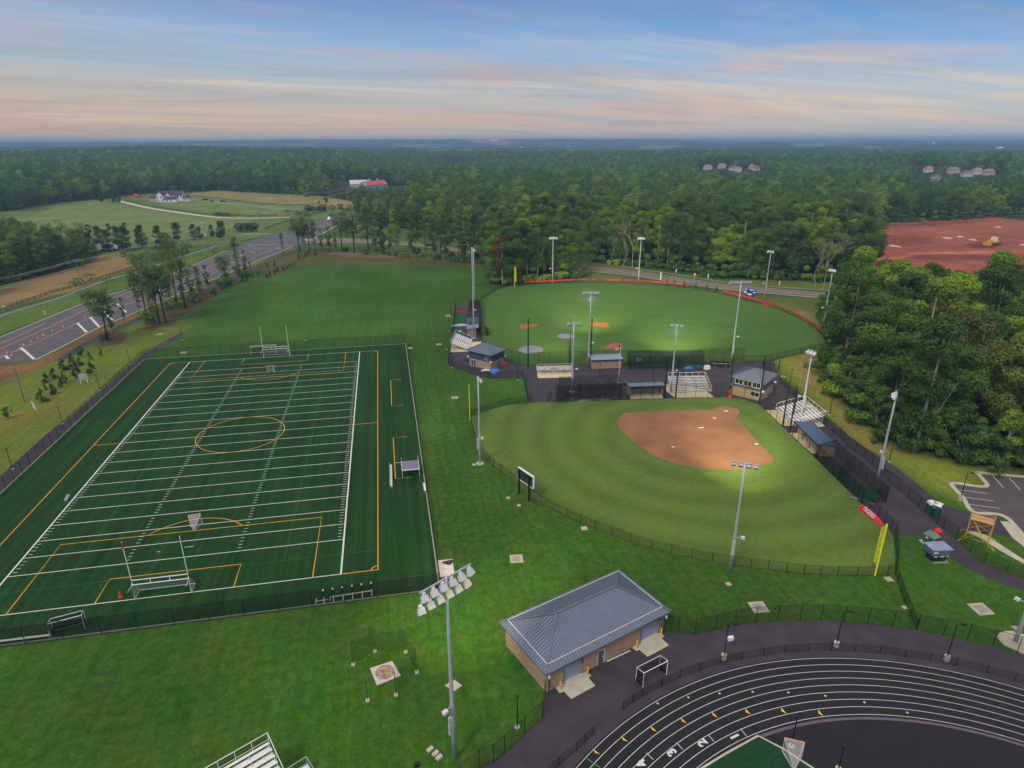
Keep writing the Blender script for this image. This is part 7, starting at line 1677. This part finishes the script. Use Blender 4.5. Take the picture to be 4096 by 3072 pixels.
# rolling scaffold
c = G(3905, 2163); r = thing('scaffold_tower', 'yellow rolling scaffold tower with a ladder and outriggers', 'scaffold', tuple(c), math.radians(-48)); Hs = HT(3905, 2163, 2052); wx_, wy_ = 1.5, .75
mb = MB()
for x in (-wx_, wx_):
    for y in (-wy_, wy_): mb.tube([(x, y, .15), (x, y, Hs)], .035, 6)
    for z in np.arange(.5, Hs, .42): mb.tube([(x, -wy_, z), (x, wy_, z)], .022, 5)
mb.build('upright', orange_m, r); mb = MB()
for y in (-wy_, wy_):
    for z in (.6, 2.3): mb.tube([(-wx_, y, z), (wx_, y, z+1.6)], .022, 5); mb.tube([(wx_, y, z), (-wx_, y, z+1.6)], .022, 5)
    for z in (.5, Hs-1., Hs-.5, Hs): mb.tube([(-wx_, y, z), (wx_, y, z)], .025, 5)
mb.build('brace', orange_m, r); mb = MB(); mb.box(-wx_, -wy_, Hs-1.2, wx_, wy_, Hs-1.12); mb.build('platform', mat('ply', (170, 140, 140), .8), r)
mb = MB(); mb.box(-wx_-.04, -wy_-.04, Hs-1.3, wx_+.04, -wy_, Hs-1.0); mb.box(-wx_-.04, wy_, Hs-1.3, wx_+.04, wy_+.04, Hs-1.0); mb.box(-wx_-.05, -wy_, Hs-1.3, -wx_, wy_, Hs-1.0); mb.box(wx_, -wy_, Hs-1.3, wx_+.05, wy_, Hs-1.0); mb.build('toe_board', yellow_m, r)
mb = MB()
for y in (-.25, .25): mb.bar((-1.3, y, Hs-1.2), (.9, y, .3), .07)
for k in range(11): t = k/11; mb.bar((-1.3+2.2*t, -.25, Hs-1.2-(Hs-1.5)*t), (-1.3+2.2*t, .25, Hs-1.2-(Hs-1.5)*t), .06)
mb.build('ladder', orange_m, r); mb = MB()
for sx in (-1, 1):
    for sy in (-1, 1): mb.tube([(sx*wx_, sy*wy_, 1.1), (sx*(wx_+.9), sy*(wy_+1.2), .12)], .03, 6); mb.tube([(sx*wx_, sy*wy_, .3), (sx*(wx_+.9), sy*(wy_+1.2), .12)], .03, 6)
mb.build('outrigger', yellow_m, r)
# pads and lids in the grass
lids = [((2066, 2236), 1.0, 'square concrete lid with a steel hatch in the middle of the lawn'), ((3034, 2430), 1.1, 'pale concrete lid in the grass beyond the track walk, middle'), ((3923, 2437), 1.15, 'pale concrete lid in the grass at the right'), ((2914, 2337), .35, 'small utility lid below the near softball mast'), ((2337, 2114), .5, 'small dull lid by the outfield fence gate'), ((3555, 2318), .5, 'small dull lid by the foul pole corner'), ((2076, 2022), .3, 'small white lid near the scoreboard legs'), ((2033, 1992), .35, 'small white lid left of the scoreboard'), ((1896, 1859), .35, 'small white lid beside the thin mast'), ((1819, 1591), .8, 'flat grey lid in the grass below the press box fence'), ((1756, 1378), .8, 'pale lid in the grass left of the bleacher'), ((1640, 1393), .75, 'pale lid by the far right turf corner'), ((1792, 1263), .9, 'pale lid in the grass left of the green carpet cage'), ((1222, 1362), .4, 'small pale lid behind the far turf fence'), ((734, 1411), .9, 'pale lid just inside the far left turf fence'), ((640, 1337), .9, 'pale lid beside the end of the foot path'), ((369, 1525), .4, 'small white lid near the electric cabinet'), ((3300, 1645), .6, 'pale lid on the slope beside the path light'), ((3131, 1507), .6, 'small pale lid at the top of the grassy slope'), ((4063, 2514), .4, 'small lid near the right edge mast'), ((3618, 2431), .3, 'small lid at the low fence near the track walk')]
for (x, y), w, lb in lids:
    c = G(x, y); r = thing('access_slab', lb, 'access slab', tuple(c), -.1, 'utility lids in the grass'); MB().box(-w, -w, 0, w, w, .09).build('slab', mat('lid_concrete', (168, 164, 150), .8), r)
    if w > .7: MB().box(-w*.6, -w*.6, .09, w*.6, w*.6, .11).build('hatch', mat('lid_grey', (142, 136, 132), .7), r)
for k, (x, y) in enumerate(((1721, 3001), (1742, 3017), (1757, 3033))): c = G(x, y); r = thing('concrete_block', ('upper', 'middle', 'lower')[k]+' of three small pale blocks beside the foreground mast', 'block', tuple(c), .6, 'pale blocks by the mast'); MB().box(-.35, -.22, 0, .35, .22, .25).build('body', conc, r)
c = G(1668, 3062); r = thing('ground_light', 'small black box light in the grass by the bottom edge', 'ground light', tuple(c), .3); MB().box(-.25, -.2, 0, .25, .2, .35).build('body', black, r); MB().box(-.2, -.22, .08, .2, -.2, .3).build('glass', glass_d, r)
pad('throwing_pad', [(1748, 2243), (1810, 2238), (1818, 2300), (1757, 2309)], .08, mat('pad_pinkish', (196, 186, 186), .8, n=.12, ns=1.5))
blob('black_tarp', 'black tarp lying on the pale slab at the turf corner', 'tarp', G(1793, 2252)+np.array([0, 0, .08]), .75, .5, .25, mat('black_plastic', (34, 32, 40), .4), 12)
pad('throwing_pad', [(1779, 2743), (1818, 2721), (1849, 2743), (1818, 2765)], .07, conc)
pad('throwing_pad', [(1480, 2674), (1568, 2645), (1603, 2703), (1508, 2743)], .07, mat('pad_pinkish', (196, 186, 186)))
c = G(1540, 2690); o = MB().cyl(0, 0, .07, .085, 1.15, 32).build('throwing_circle', mat('circle_brown', (128, 92, 66), .8, n=.25, ns=2, col2=(176, 160, 140))); o.location = tuple(c); o['kind'] = 'structure'
r = thing('throwing_cage', 'tall dark net cage on poles round the discus circle', 'net cage', tuple(c)); cp_ = [G(1413, 2660), G(1500, 2606), G(1623, 2609), G(1667, 2691), G(1584, 2782), G(1471, 2804)]; hh = HT(1500, 2606, 2514)
pme = MB().tube([(0, 0, 0), (0, 0, hh)], .05, 6).mesh('post'); pme.materials.append(dgrey); bme = MB().box(-.22, -.22, 0, .22, .22, .2).mesh('weight'); bme.materials.append(conc)
for p in cp_: q = link_mesh('post', pme, r); q.location = tuple(p-c); q2 = link_mesh('weight', bme, q)
mb = MB()
for a, b in ((cp_[0], cp_[1]), (cp_[1], cp_[2]), (cp_[2], cp_[3]), (cp_[3], cp_[4])):
    for i in range(6): p, q = (a+(b-a)*i/6-c), (a+(b-a)*(i+1)/6-c); s0, s1 = .5*math.sin(math.pi*i/6), .5*math.sin(math.pi*(i+1)/6); mb.quad((*p[:2], .1), (*q[:2], .1), (*q[:2], hh-s1), (*p[:2], hh-s0))
mb.build('net', net_l, r)
# ================================================================== LEFT SIDE: poles, wires, fences, road things
upole = []
def upl(label, b, ty, arm=True, h=None):
    g = G(*b); h = h or HT(b[0], b[1], ty); g[2] = float(terrain(g[0], g[1])); r = thing('utility_pole', label, 'utility pole', tuple(g), math.radians(35), 'utility poles along the road'); MB().tube([(0, 0, 0), (0, 0, h)], .2, 8, .12).build('pole', mat('pole_grey', (120, 118, 122), .9), r)
    if arm: MB().bar((-1.6, 0, h-.4), (1.6, 0, h-.4), .14, .16).build('crossarm', woodm, r)
    upole.append((g, h)); return r
r = upl('leaning grey utility pole on the left lawn with a crossarm', (97, 1605), 1452); 
for k, (a, b) in enumerate((((130, 1618), (140, 1637)), ((134, 1617), (146, 1642)))):
    p = G(*b); r = thing('guy_guard', ('left', 'right')[k]+' white guard tube of the utility pole guy wires', 'guard tube', tuple(p), 0, 'guy wire guards'); MB().tube([(0, 0, 0), (-.55, .3, 2.2)], .07, 6).build('tube', white_m, r); MB().tube([(-.55, .3, 2.2), (-2.6, 1.2, 9.)], .015, 4).build('wire', dgrey, r)
upole.clear()
poles = [((-330, 1330), 1130, 'utility pole'), ((318, 1108), 1040, 'utility pole standing in the tan rough left of the road'), ((613, 1016), 955, 'thin utility pole beyond the open trees left of the side road'), ((833, 1003), 896, 'tall utility pole with transformer between side road and path'), ((1049, 936), 836, 'utility pole left of the signal arm'), ((1151, 852), 805, 'utility pole in the far lawn before the tan field'), ((1253, 842), 767, 'utility pole by the dark hedge before the barn'), ((1355, 822), 758, 'utility pole right of the dark hedge before the barn'), ((1445, 800), 745, 'farthest utility pole over the forest by the barn')]
for b, ty, lb in poles[1:]: upl(lb, b, ty)
for b, ty, lb in (((805, 1024), 963, 'short bare pole left of the tall transformer pole'), ((1071, 929), 880, 'short bare pole right of the signal arm'), ((900, 990), 935, 'thin bare pole beside the side road junction')):
    g = G(*b); r = thing('short_pole', lb, 'pole', tuple(g), 0, 'short bare poles'); MB().tube([(0, 0, 0), (0, 0, HT(b[0], b[1], ty))], .12, 8).build('pole', woodm, r); MB().cyl(0, 0, 0, .3, .2, 8).build('base', dgrey, r)
g = G(833, 1003); r = thing('transformer', 'grey transformer can hanging on the tall utility pole', 'transformer', (g[0], g[1]-.3, HT(833, 1003, 942))); MB().cyl(0, 0, 0, 1.4, .35, 10).build('can', white_m, r); MB().cyl(0, 0, 1.4, 1.6, .2, 8).build('bushing', dgrey, r)
gA = G(-420, 1330); upole.insert(0, (gA, 13.)); wr = mat('wire', (168, 172, 180), .5)
for k, (off, dz, rr_) in enumerate(((-1.4, -.2, .045), (1.4, -.2, .045), (0, .05, .04), (0, -3.4, .07), (.3, -4.2, .09))):
    mb = MB(); used_ = [upole[0], upole[1], upole[2], upole[3], upole[4], upole[6], upole[7], upole[8]]
    for (g1, h1), (g2, h2) in zip(used_[:-1], used_[1:]):
        pts_ = []
        for t in np.linspace(0, 1, 13): p = g1+(g2-g1)*t; pts_.append((p[0]+off*.8, p[1]-off*.5, p[2]+(h1+(h2-h1)*t)+dz-4*t*(1-t)*1.8))
        mb.tube(pts_, rr_, 4)
    o = mb.build('power_line', wr); tag(o, ['upper left overhead wire running along the road', 'upper right overhead wire running along the road', 'top centre overhead wire running along the road', 'lower overhead cable under the crossarms', 'lowest thick overhead cable along the road'][k], 'wire', 'overhead wires')
g = G(1040, 954); r = thing('traffic_signal', 'long horizontal traffic signal arm at the intersection', 'traffic signal', tuple(g), YAW); hs = HT(1040, 954, 918); MB().tube([(0, 0, 0), (0, 0, hs)], .18, 8, .14).build('pole', galv, r); MB().tube([(-10.5, 0, hs*.52), (0, 0, hs*.56)], .12, 8).tube([(0, 0, hs*.56), (6, 0, hs*.56)], .1, 8).build('arm', galv, r)
hm_ = MB().box(-.2, -.15, 0, .2, .15, 1.1).mesh('signal_head'); hm_.materials.append(mat('signal_yellow', (220, 170, 40), .5))
for x in (-9.8, -6, -2): q = link_mesh('signal_head', hm_, r); q.location = (x, 0, hs*.52-1.2)
g = G(1204, 925); r = thing('traffic_signal', 'yellow signal heads on a span over the intersection', 'traffic signal', tuple(g), 0); MB().tube([(6, 0, 0), (6, 0, 5.6)], .15, 8).tube([(-3, 0, 5.5), (6, 0, 5.6)], .09, 8).build('pole', galv, r)
for x in (-.6, .3): q = link_mesh('signal_head', hm_, r); q.location = (x, 0, 4.4); q.scale = (2, 1, 1.4)
g = G(1440, 925); r = thing('site_sign', 'white sign board on two legs by the park road', 'sign', tuple(g), .1); MB().box(-1.8, 0, 1.6, 1.8, .12, 4.2).build('panel', white_m, r); MB().box(-1.6, 0, 0, -1.3, .12, 1.6).box(1.3, 0, 0, 1.6, .12, 1.6).build('leg', white_m, r); MB().box(-1., -.03, 2.4, .4, 0, 3.4).build('print', mat('print_grey', (120, 130, 150), .6), r)
g = G(2778, 1117); r = thing('road_sign', 'yellow diamond warning sign beyond the park road', 'sign', tuple(g)); MB().tube([(0, 0, 0), (0, 0, 2.)], .06, 6).build('post', galv, r); MB().add([(0, 0, 1.5), (.7, 0, 2.2), (0, 0, 2.9), (-.7, 0, 2.2), (0, .05, 1.5), (.7, .05, 2.2), (0, .05, 2.9), (-.7, .05, 2.2)], [(0, 1, 2, 3), (7, 6, 5, 4)]).build('plate', yellow_m, r)
for (x, y), h, lb in (((2642, 1121), 3.6, 'tall white capped pipe at the near kerb of the park road'), ((2704, 1090), 1.6, 'short white post beyond the park road, left one'), ((2832, 1112), 1.9, 'short white post beyond the park road, middle one'), ((3117, 1141), 1.7, 'short white post beyond the park road, right one'), ((181, 1490), 1.2, 'small white post in the green verge left of the road')):
    if x == 181: x, y = 181, 1259
    g = G(x, y); r = thing('marker_post', lb, 'post', tuple(g), 0, 'white marker posts'); MB().cyl(0, 0, 0, h, .22, 8).build('post', white_m, r); MB().cyl(0, 0, h, h+.15, .3, 8).build('cap', white_m, r)
rail_fence('long black board fence beside the path left of the road', FP((-120, 1292), (0, 1243), (90, 1212), (208, 1174), (324, 1142), (440, 1103), (532, 1074)), 3.2)
rail_fence('dark board fence along the near side of the gravel drive', FP((500, 801), (602, 826), (694, 840), (800, 856), (870, 862), (1024, 866), (1110, 862)), 6, group='black board fences')
rail_fence('dark board fence between lawn and tan hay field', FP((768, 783), (850, 792), (940, 803), (1024, 813), (1120, 822), (1310, 820)), 6)
rail_fence('dark board fence along the side road', FP((330, 1017), (440, 1009), (560, 1000), (700, 992)), 5)
rail_fence('black fence running up to the hedge beside the far lawn', FP((1060, 918), (1110, 900), (1170, 882), (1240, 862), (1310, 846)), 6)
g = G(20, 1245); r = thing('stone_pier', 'stone gate pier at the end of the black board fence', 'pier', tuple(g)); MB().box(-.5, -.5, 0, .5, .5, 1.8).build('shaft', mat('stone', (120, 114, 106), .9, n=.25, ns=4), r); MB().box(-.6, -.6, 1.8, .6, .6, 2.).build('cap', conc, r)
c = G(338, 1532); r = thing('electric_cabinet', 'pale grey electric cabinet on two legs on the left lawn', 'electric cabinet', tuple(c), .2); MB().box(-1., -.2, 1.0, 1., .2, 2.5).build('cabinet', mat('cab_grey', (170, 172, 178), .6), r); lm_ = MB().box(-.1, -.1, 0, .1, .1, 1.).mesh('leg'); lm_.materials.append(white_m)
for x in (-.8, .8): q = link_mesh('leg', lm_, r); q.location = (x, 0, 0)
# vehicles
ra = math.radians(62)
car('white van driving up the road at the intersection', G(1322, 880), ra+math.pi, 'van', (232, 232, 236), s=1.2)
car('white box truck on the side road behind the street trees', G(437, 1001), .12, 'truck', (232, 232, 236), s=1.25); car('black pickup truck behind the white box truck', G(482, 996), .12, 'pickup', (18, 18, 20), s=1.1)
car('dark car on the park road behind the row of trees', G(1718, 985), -.2, 'car', (40, 46, 56), s=1.1); car('pale car on the park road near the intersection', G(1226, 966), 0, 'car', (200, 204, 212), s=1.1)
car('black pickup truck parked right of the farmhouse', G(822, 802), 0., 'pickup', (20, 22, 30), s=1.3); car('brown car parked between the pickup and the dark car', G(849, 806), .3, 'car', (92, 64, 48), s=1.2); car('dark car parked farthest right of the farmhouse', G(892, 808), .1, 'car', (28, 32, 48), s=1.3)
for (x, y, col, lb) in ((1225, 905, (60, 90, 180), 'blue car waiting at the intersection behind the trees'), (1250, 898, (150, 170, 200), 'silver blue car at the intersection behind the trees')): car(lb, G(x, y), ra, 'car', col, s=1.2)
g = G(3970, 981); r = thing('bulldozer', 'small yellow bulldozer working on the red earth', 'bulldozer', tuple(g), .1); r.scale = (1.7,)*3; ym = mat('dozer_yellow', (216, 164, 50), .5)
MB().box(-1.6, -1., .9, 1.4, 1., 1.6).box(-2.2, -.7, .9, -1.2, .7, 1.9).build('body', ym, r); MB().box(-.6, -.8, 1.6, .9, .8, 2.9).build('cab', mat('cab_white', (220, 216, 190), .5), r); MB().box(-1.8, -1.4, 0, 1.6, -.95, 1.).box(-1.8, .95, 0, 1.6, 1.4, 1.).build('track', dgrey, r); MB().box(-3., -1.6, .1, -2.7, 1.6, 1.3).bar((-2.8, -1.2, .6), (-1.2, -1.2, .6), .2).bar((-2.8, 1.2, .6), (-1.2, 1.2, .6), .2).build('blade', ym, r)
for (x, y) in ((3570, 984), (3587, 987), (3795, 954), (3782, 952), (3840, 948), (3890, 960), (4090, 980), (3993, 909)):
    r = thing('stone_pile', 'small pale heap on the red earth site', 'heap', tuple(G(x, y)), x % 3, 'pale heaps on the red earth'); MB().add([(-2.5, -1, 0), (2.5, -1.1, 0), (2.2, 1, 0), (-2.2, 1.2, 0), (-.8, 0, .8), (1., .1, .6)], [(0, 1, 5, 4), (1, 2, 5), (2, 3, 4, 5), (3, 0, 4)]).build('heap', conc, r)
renumber('pale heaps on the red earth', 'small pale heap on the red earth site, %s from left')
# ================================================================== FARM AND DISTANT HOUSES
wallw = mat('white_siding', (226, 226, 236), .7, n=.04); roofd = mat('dark_shingle', (62, 58, 76), .8, n=.12, ns=1)
def gable(mb, x0_, x1_, y0_, y1_, z0_, z1_, zr, m_i=0, axis='x', ov=.5):
    if axis == 'x': c_ = (y0_+y1_)/2; vs = [(x0_-ov, y0_-ov, z1_-.1), (x1_+ov, y0_-ov, z1_-.1), (x1_+ov, y1_+ov, z1_-.1), (x0_-ov, y1_+ov, z1_-.1), (x0_-ov, c_, zr), (x1_+ov, c_, zr)]; mb.add(vs, [(0, 1, 5, 4), (2, 3, 4, 5)])
    else: c_ = (x0_+x1_)/2; vs = [(x0_-ov, y0_-ov, z1_-.1), (x1_+ov, y0_-ov, z1_-.1), (x1_+ov, y1_+ov, z1_-.1), (x0_-ov, y1_+ov, z1_-.1), (c_, y0_-ov, zr), (c_, y1_+ov, zr)]; mb.add(vs, [(0, 4, 5, 3), (1, 2, 5, 4)])
def gwall(mb, x0_, x1_, y0_, y1_, z1_, zr, axis='x'):
    mb.box(x0_, y0_, -1, x1_, y1_, z1_)
    if axis == 'x': c_ = (y0_+y1_)/2; mb.add([(x0_, y0_, z1_), (x0_, y1_, z1_), (x0_, c_, zr-.15), (x1_, y0_, z1_), (x1_, y1_, z1_), (x1_, c_, zr-.15)], [(0, 2, 1), (3, 4, 5)])
    else: c_ = (x0_+x1_)/2; mb.add([(x0_, y0_, z1_), (x1_, y0_, z1_), (c_, y0_, zr-.15), (x0_, y1_, z1_), (x1_, y1_, z1_), (c_, y1_, zr-.15)], [(0, 1, 2), (3, 5, 4)])
hb = G(683, 806); r = thing('farmhouse', 'large white farmhouse with dark gabled roofs standing in the meadow', 'house', tuple(hb), YAW+.08); r.scale = (1.02,)*3
mw, mr_ = MB(), MB(); gwall(mw, -14, 13, 0, 9, 6.6, 10.8, 'x'); gable(mr_, -14, 13, 0, 9, 0, 6.6, 10.8)
gwall(mw, -12, -5.5, -5, 1, 6.6, 10.4, 'y'); gable(mr_, -12, -5.5, -5, 3, 0, 6.6, 10.4, axis='y'); gwall(mw, -3.5, 1, -2.2, 1, 6.4, 9.2, 'y'); gable(mr_, -3.5, 1, -2.2, 3, 0, 6.4, 9.2, axis='y')
gwall(mw, -2.5, 9.5, -9, -2.5, 3., 5.6, 'x'); gable(mr_, -2.5, 9.5, -9, -2.5, 0, 3., 5.6)
gwall(mw, 13, 19, 0, 6, 3.6, 6.2, 'y'); gable(mr_, 13, 19, -2, 7, 0, 3.6, 6.2, axis='y')
mw.box(-21, -1, 2.9, -14, 4, 3.3); gable(mr_, -21, -14, -1, 5, 0, 3.4, 5.4)
mw.build('wall', wallw, r); mr_.build('roof', roofd, r)
mb = MB()
for x in np.linspace(-20.8, -14.2, 7): mb.box(x-.15, -1.1, 0, x+.15, -.8, 3.)
for x in (13.3, 15.8, 18.7): mb.box(x-.2, -2., 0, x+.2, -1.7, 3.5)
mb.build('porch_post', wallw, r)
wme = MB().box(-.6, -.08, -.8, .6, 0, .8).mesh('window'); wme.materials.append(glass_d)
for x, y, z in ((-10.5, -5, 4.9), (-7, -5, 5.1), (-10.5, -5, 2.), (-6.8, -5, 1.9), (-1.3, -2.2, 5.2), (3.5, 0, 5.4), (6, 0, 5.4), (8, 0, 5.4), (11.3, 0, 5.4), (.2, -9, 1.6), (4., -9, 1.6)): q = link_mesh('window', wme, r); q.location = (x, y-.02, z)
g = G(546, 792); r = thing('play_structure', 'small orange red play structure left of the farmhouse', 'play structure', tuple(g)); MB().box(-2.5, -1.5, 2., 2.5, 1.5, 2.4).add([(-2.7, -1.7, 3.6), (2.7, -1.7, 3.6), (2.7, 1.7, 3.6), (-2.7, 1.7, 3.6), (0, 0, 5.)], [(0, 1, 4), (1, 2, 4), (2, 3, 4), (3, 0, 4)]).build('deck', mat('cedar_red', (214, 84, 50), .7), r); mb = MB()
for x in (-2.4, 2.4):
    for y in (-1.4, 1.4): mb.box(x-.15, y-.15, 0, x+.15, y+.15, 3.6)
mb.build('leg', mat('cedar_red', (214, 84, 50)), r)
def hedge(label, a, b, n, s): 
    A_, B_ = G(*a), G(*b)
    for k in range(n):
        p = A_+(B_-A_)*(k+.5)/n; place('streetB', p[0], p[1], s*(.8+.4*rng.random()), label=label+', '+ORD[k]+' from left', group=label, sw=1.5, cat='shrub', name='bush')
hedge('bush in the dark hedge before the far tan field', (1225, 850), (1310, 846), 6, .8); hedge('dark bush beside the gravel drive', (860, 864), (925, 866), 5, .45)
for (x, y, ty, lb) in ((1276, 816, 802, 'small round dark tree alone in the tan field, left'), (1303, 814, 788, 'larger round dark tree in the tan field, right')): place_px('streetB', x, y, ty, label=lb, sw=1.3)
for (x, y, ty, s_, lb) in ((1225, 792, 722, 1.2, 'pale rounded tree in front of the far wood, left of the barn'), (1340, 798, 718, 1.2, 'wide tree standing left of the barn')): place_px('oakC', x, y, ty, sw=s_, label=lb)
# barn
def barn(label, x0_, x1_, pyb, pyr, hw, wm_, rm_, end=False, name='barn'):
    a, b = level_at(x0_, pyr, pyb, 0), level_at(x1_, pyr, pyb, 0); Ln, ang = frame3(a, b); r = thing(name, label, 'barn', tuple(a), ang, 'barn row'); mw, mr_ = MB(), MB(); hr_ = hw+4.5
    gwall(mw, 0, Ln, 0, 14, hw, hr_, 'x'); gable(mr_, 0, Ln, 0, 14, 0, hw, hr_); mw.build('wall', wm_, r); mr_.build('roof', rm_, r)
    dme = MB().box(-1.6, -.1, 0, 1.6, 0, hw*.7).mesh('door'); dme.materials.append(mat('barn_door', (150, 150, 156), .7))
    for k in range(3): q = link_mesh('door', dme, r); q.location = (Ln*(k+.5)/3, 0, 0)
    return r, Ln, hr_
bwm = mat('barn_wall', (176, 178, 184), .7)
r, Ln, hz_ = barn('long low barn with a silver roof at the edge of the forest', 1406, 1474, 758, 733, 6, bwm, mat('silver_roof', (186, 192, 200), .5))
r, Ln, hz_ = barn('long barn with a red roof and two small cupolas', 1475, 1553, 762, 735, 6, bwm, mat('red_roof', (186, 84, 92), .7))
cme = MB().box(-1, -1, 0, 1, 1, 1.8).add([(-1.3, -1.3, 1.8), (1.3, -1.3, 1.8), (1.3, 1.3, 1.8), (-1.3, 1.3, 1.8), (0, 0, 2.8)], [(0, 1, 4), (1, 2, 4), (2, 3, 4), (3, 0, 4)]).mesh('cupola'); cme.materials.append(bwm)
for t in (.28, .68): q = link_mesh('cupola', cme, r); q.location = (Ln*t, 7, hz_-.4)
barn('low barn with a rusty tan roof half hidden by trees', 1262, 1297, 768, 742, 5, bwm, mat('tan_roof', (176, 118, 84), .7))
# far houses
hwm = [mat('house_cream', (206, 192, 184), .8), mat('house_pink', (186, 164, 158), .8), mat('house_grey', (190, 186, 196), .8)]; hrm = [mat('house_roof_pink', (146, 116, 112), .8), mat('house_roof_grey', (128, 120, 132), .8), mat('house_roof_dark', (104, 92, 108), .8)]
HL = ['pinkish suburban house standing alone in the forest clearing, leftmost', 'pale house just right of the lone one', 'grey walled house in the distant forest group of three', 'low house in front of the distant group of three', 'big reddish roofed house right of the distant three', 'pale house behind the big reddish roofed one',
      'wide pale house at the left of the far right village', 'white gabled house at the back of the far right village', 'reddish roofed house in the back row of the far right village', 'grey house at the back right of the far right village', 'house with a tan gable in the middle of the far right village', 'large dark roofed house at the front of the far right village', 'cream house next to the large dark roofed one', 'low reddish house at the right end of the far right village', 'dull roofed house hidden in trees below the village']
for k, (x, y) in enumerate(HOUSES):
    g = level_at(x, 0, y+6, 0); house(HL[k], g, YAW+rng.uniform(-.5, .5), 12+4*rng.random(), 9, 5.5, 3.8, hwm[k % 3], hrm[k % 3 if k not in (4, 8, 13) else 0], group='houses far off in the forest', windows=4)
wb = mat('bright_white', (236, 234, 228), .6)
for x, y, w, h, lb in ((1974, 584, 85, 14, 'white roofed hall shining on the red quarry hill'), (2082, 598, 40, 7, 'small white building below the red quarry'), (2275, 595, 40, 7, 'white building on the horizon, centre left'), (2615, 593, 18, 6, 'small white building on the horizon, centre right'), (3655, 584, 60, 8, 'long pale building on the horizon at right'), (3730, 583, 12, 14, 'slim white tower on the horizon at right'), (3997, 608, 26, 12, 'white building far off near the right edge'), (4065, 616, 60, 8, 'row of pale roofs far off at the right edge'), (3500, 622, 60, 6, 'pale low building in the far right forest'), (3315, 589, 22, 7, 'pale low building on the far ridge')):
    g = level_at(x, 0, y, 0); g[2] += 13; r = thing('distant_building', lb, 'building', tuple(g), YAW, 'pale buildings on the horizon'); MB().box(-w/2, -12, -16, w/2, 12, h*.6).build('wall', wb, r); MB().add([(-w/2-1, -13, h*.6), (w/2+1, -13, h*.6), (w/2+1, 13, h*.6), (-w/2-1, 13, h*.6), (-w/3, 0, h), (w/3, 0, h)], [(0, 1, 5, 4), (1, 2, 5), (2, 3, 4, 5), (3, 0, 4)]).build('roof', wb, r)
g = level_at(1818, 0, 572, 0); r = thing('radio_mast', 'tiny radio mast on the horizon hill', 'radio mast', tuple(g)); MB().tube([(0, 0, 0), (0, 0, 60)], 2.2, 6, 1.2).build('lattice', mat('mast_dark', (40, 50, 70), .8), r); MB().cyl(0, 0, 60, 64, 3, 6).build('top', mat('mast_dark', (40, 50, 70)), r)
# ------------------------------------------------------------------ air
hz = MB().box(-13000, -400, -60, 13000, 13800, 98).build("haze", []); hz['kind'] = 'stuff'
hz.location = (0, 0, 0)
hm = bpy.data.materials.new('air'); hm.use_nodes = True; t = hm.node_tree; t.nodes.clear()
pv = t.nodes.new('ShaderNodeVolumePrincipled'); pv.inputs['Color'].default_value = (.34, .60, 1.0, 1); pv.inputs['Density'].default_value = 0.00018; pv.inputs['Anisotropy'].default_value = .0
om = t.nodes.new('ShaderNodeOutputMaterial'); t.links.new(pv.outputs[0], om.inputs['Volume']); hz.data.materials.append(hm)
tag(hz, 'pale blue haze lying over the distant woods and hills', 'haze')
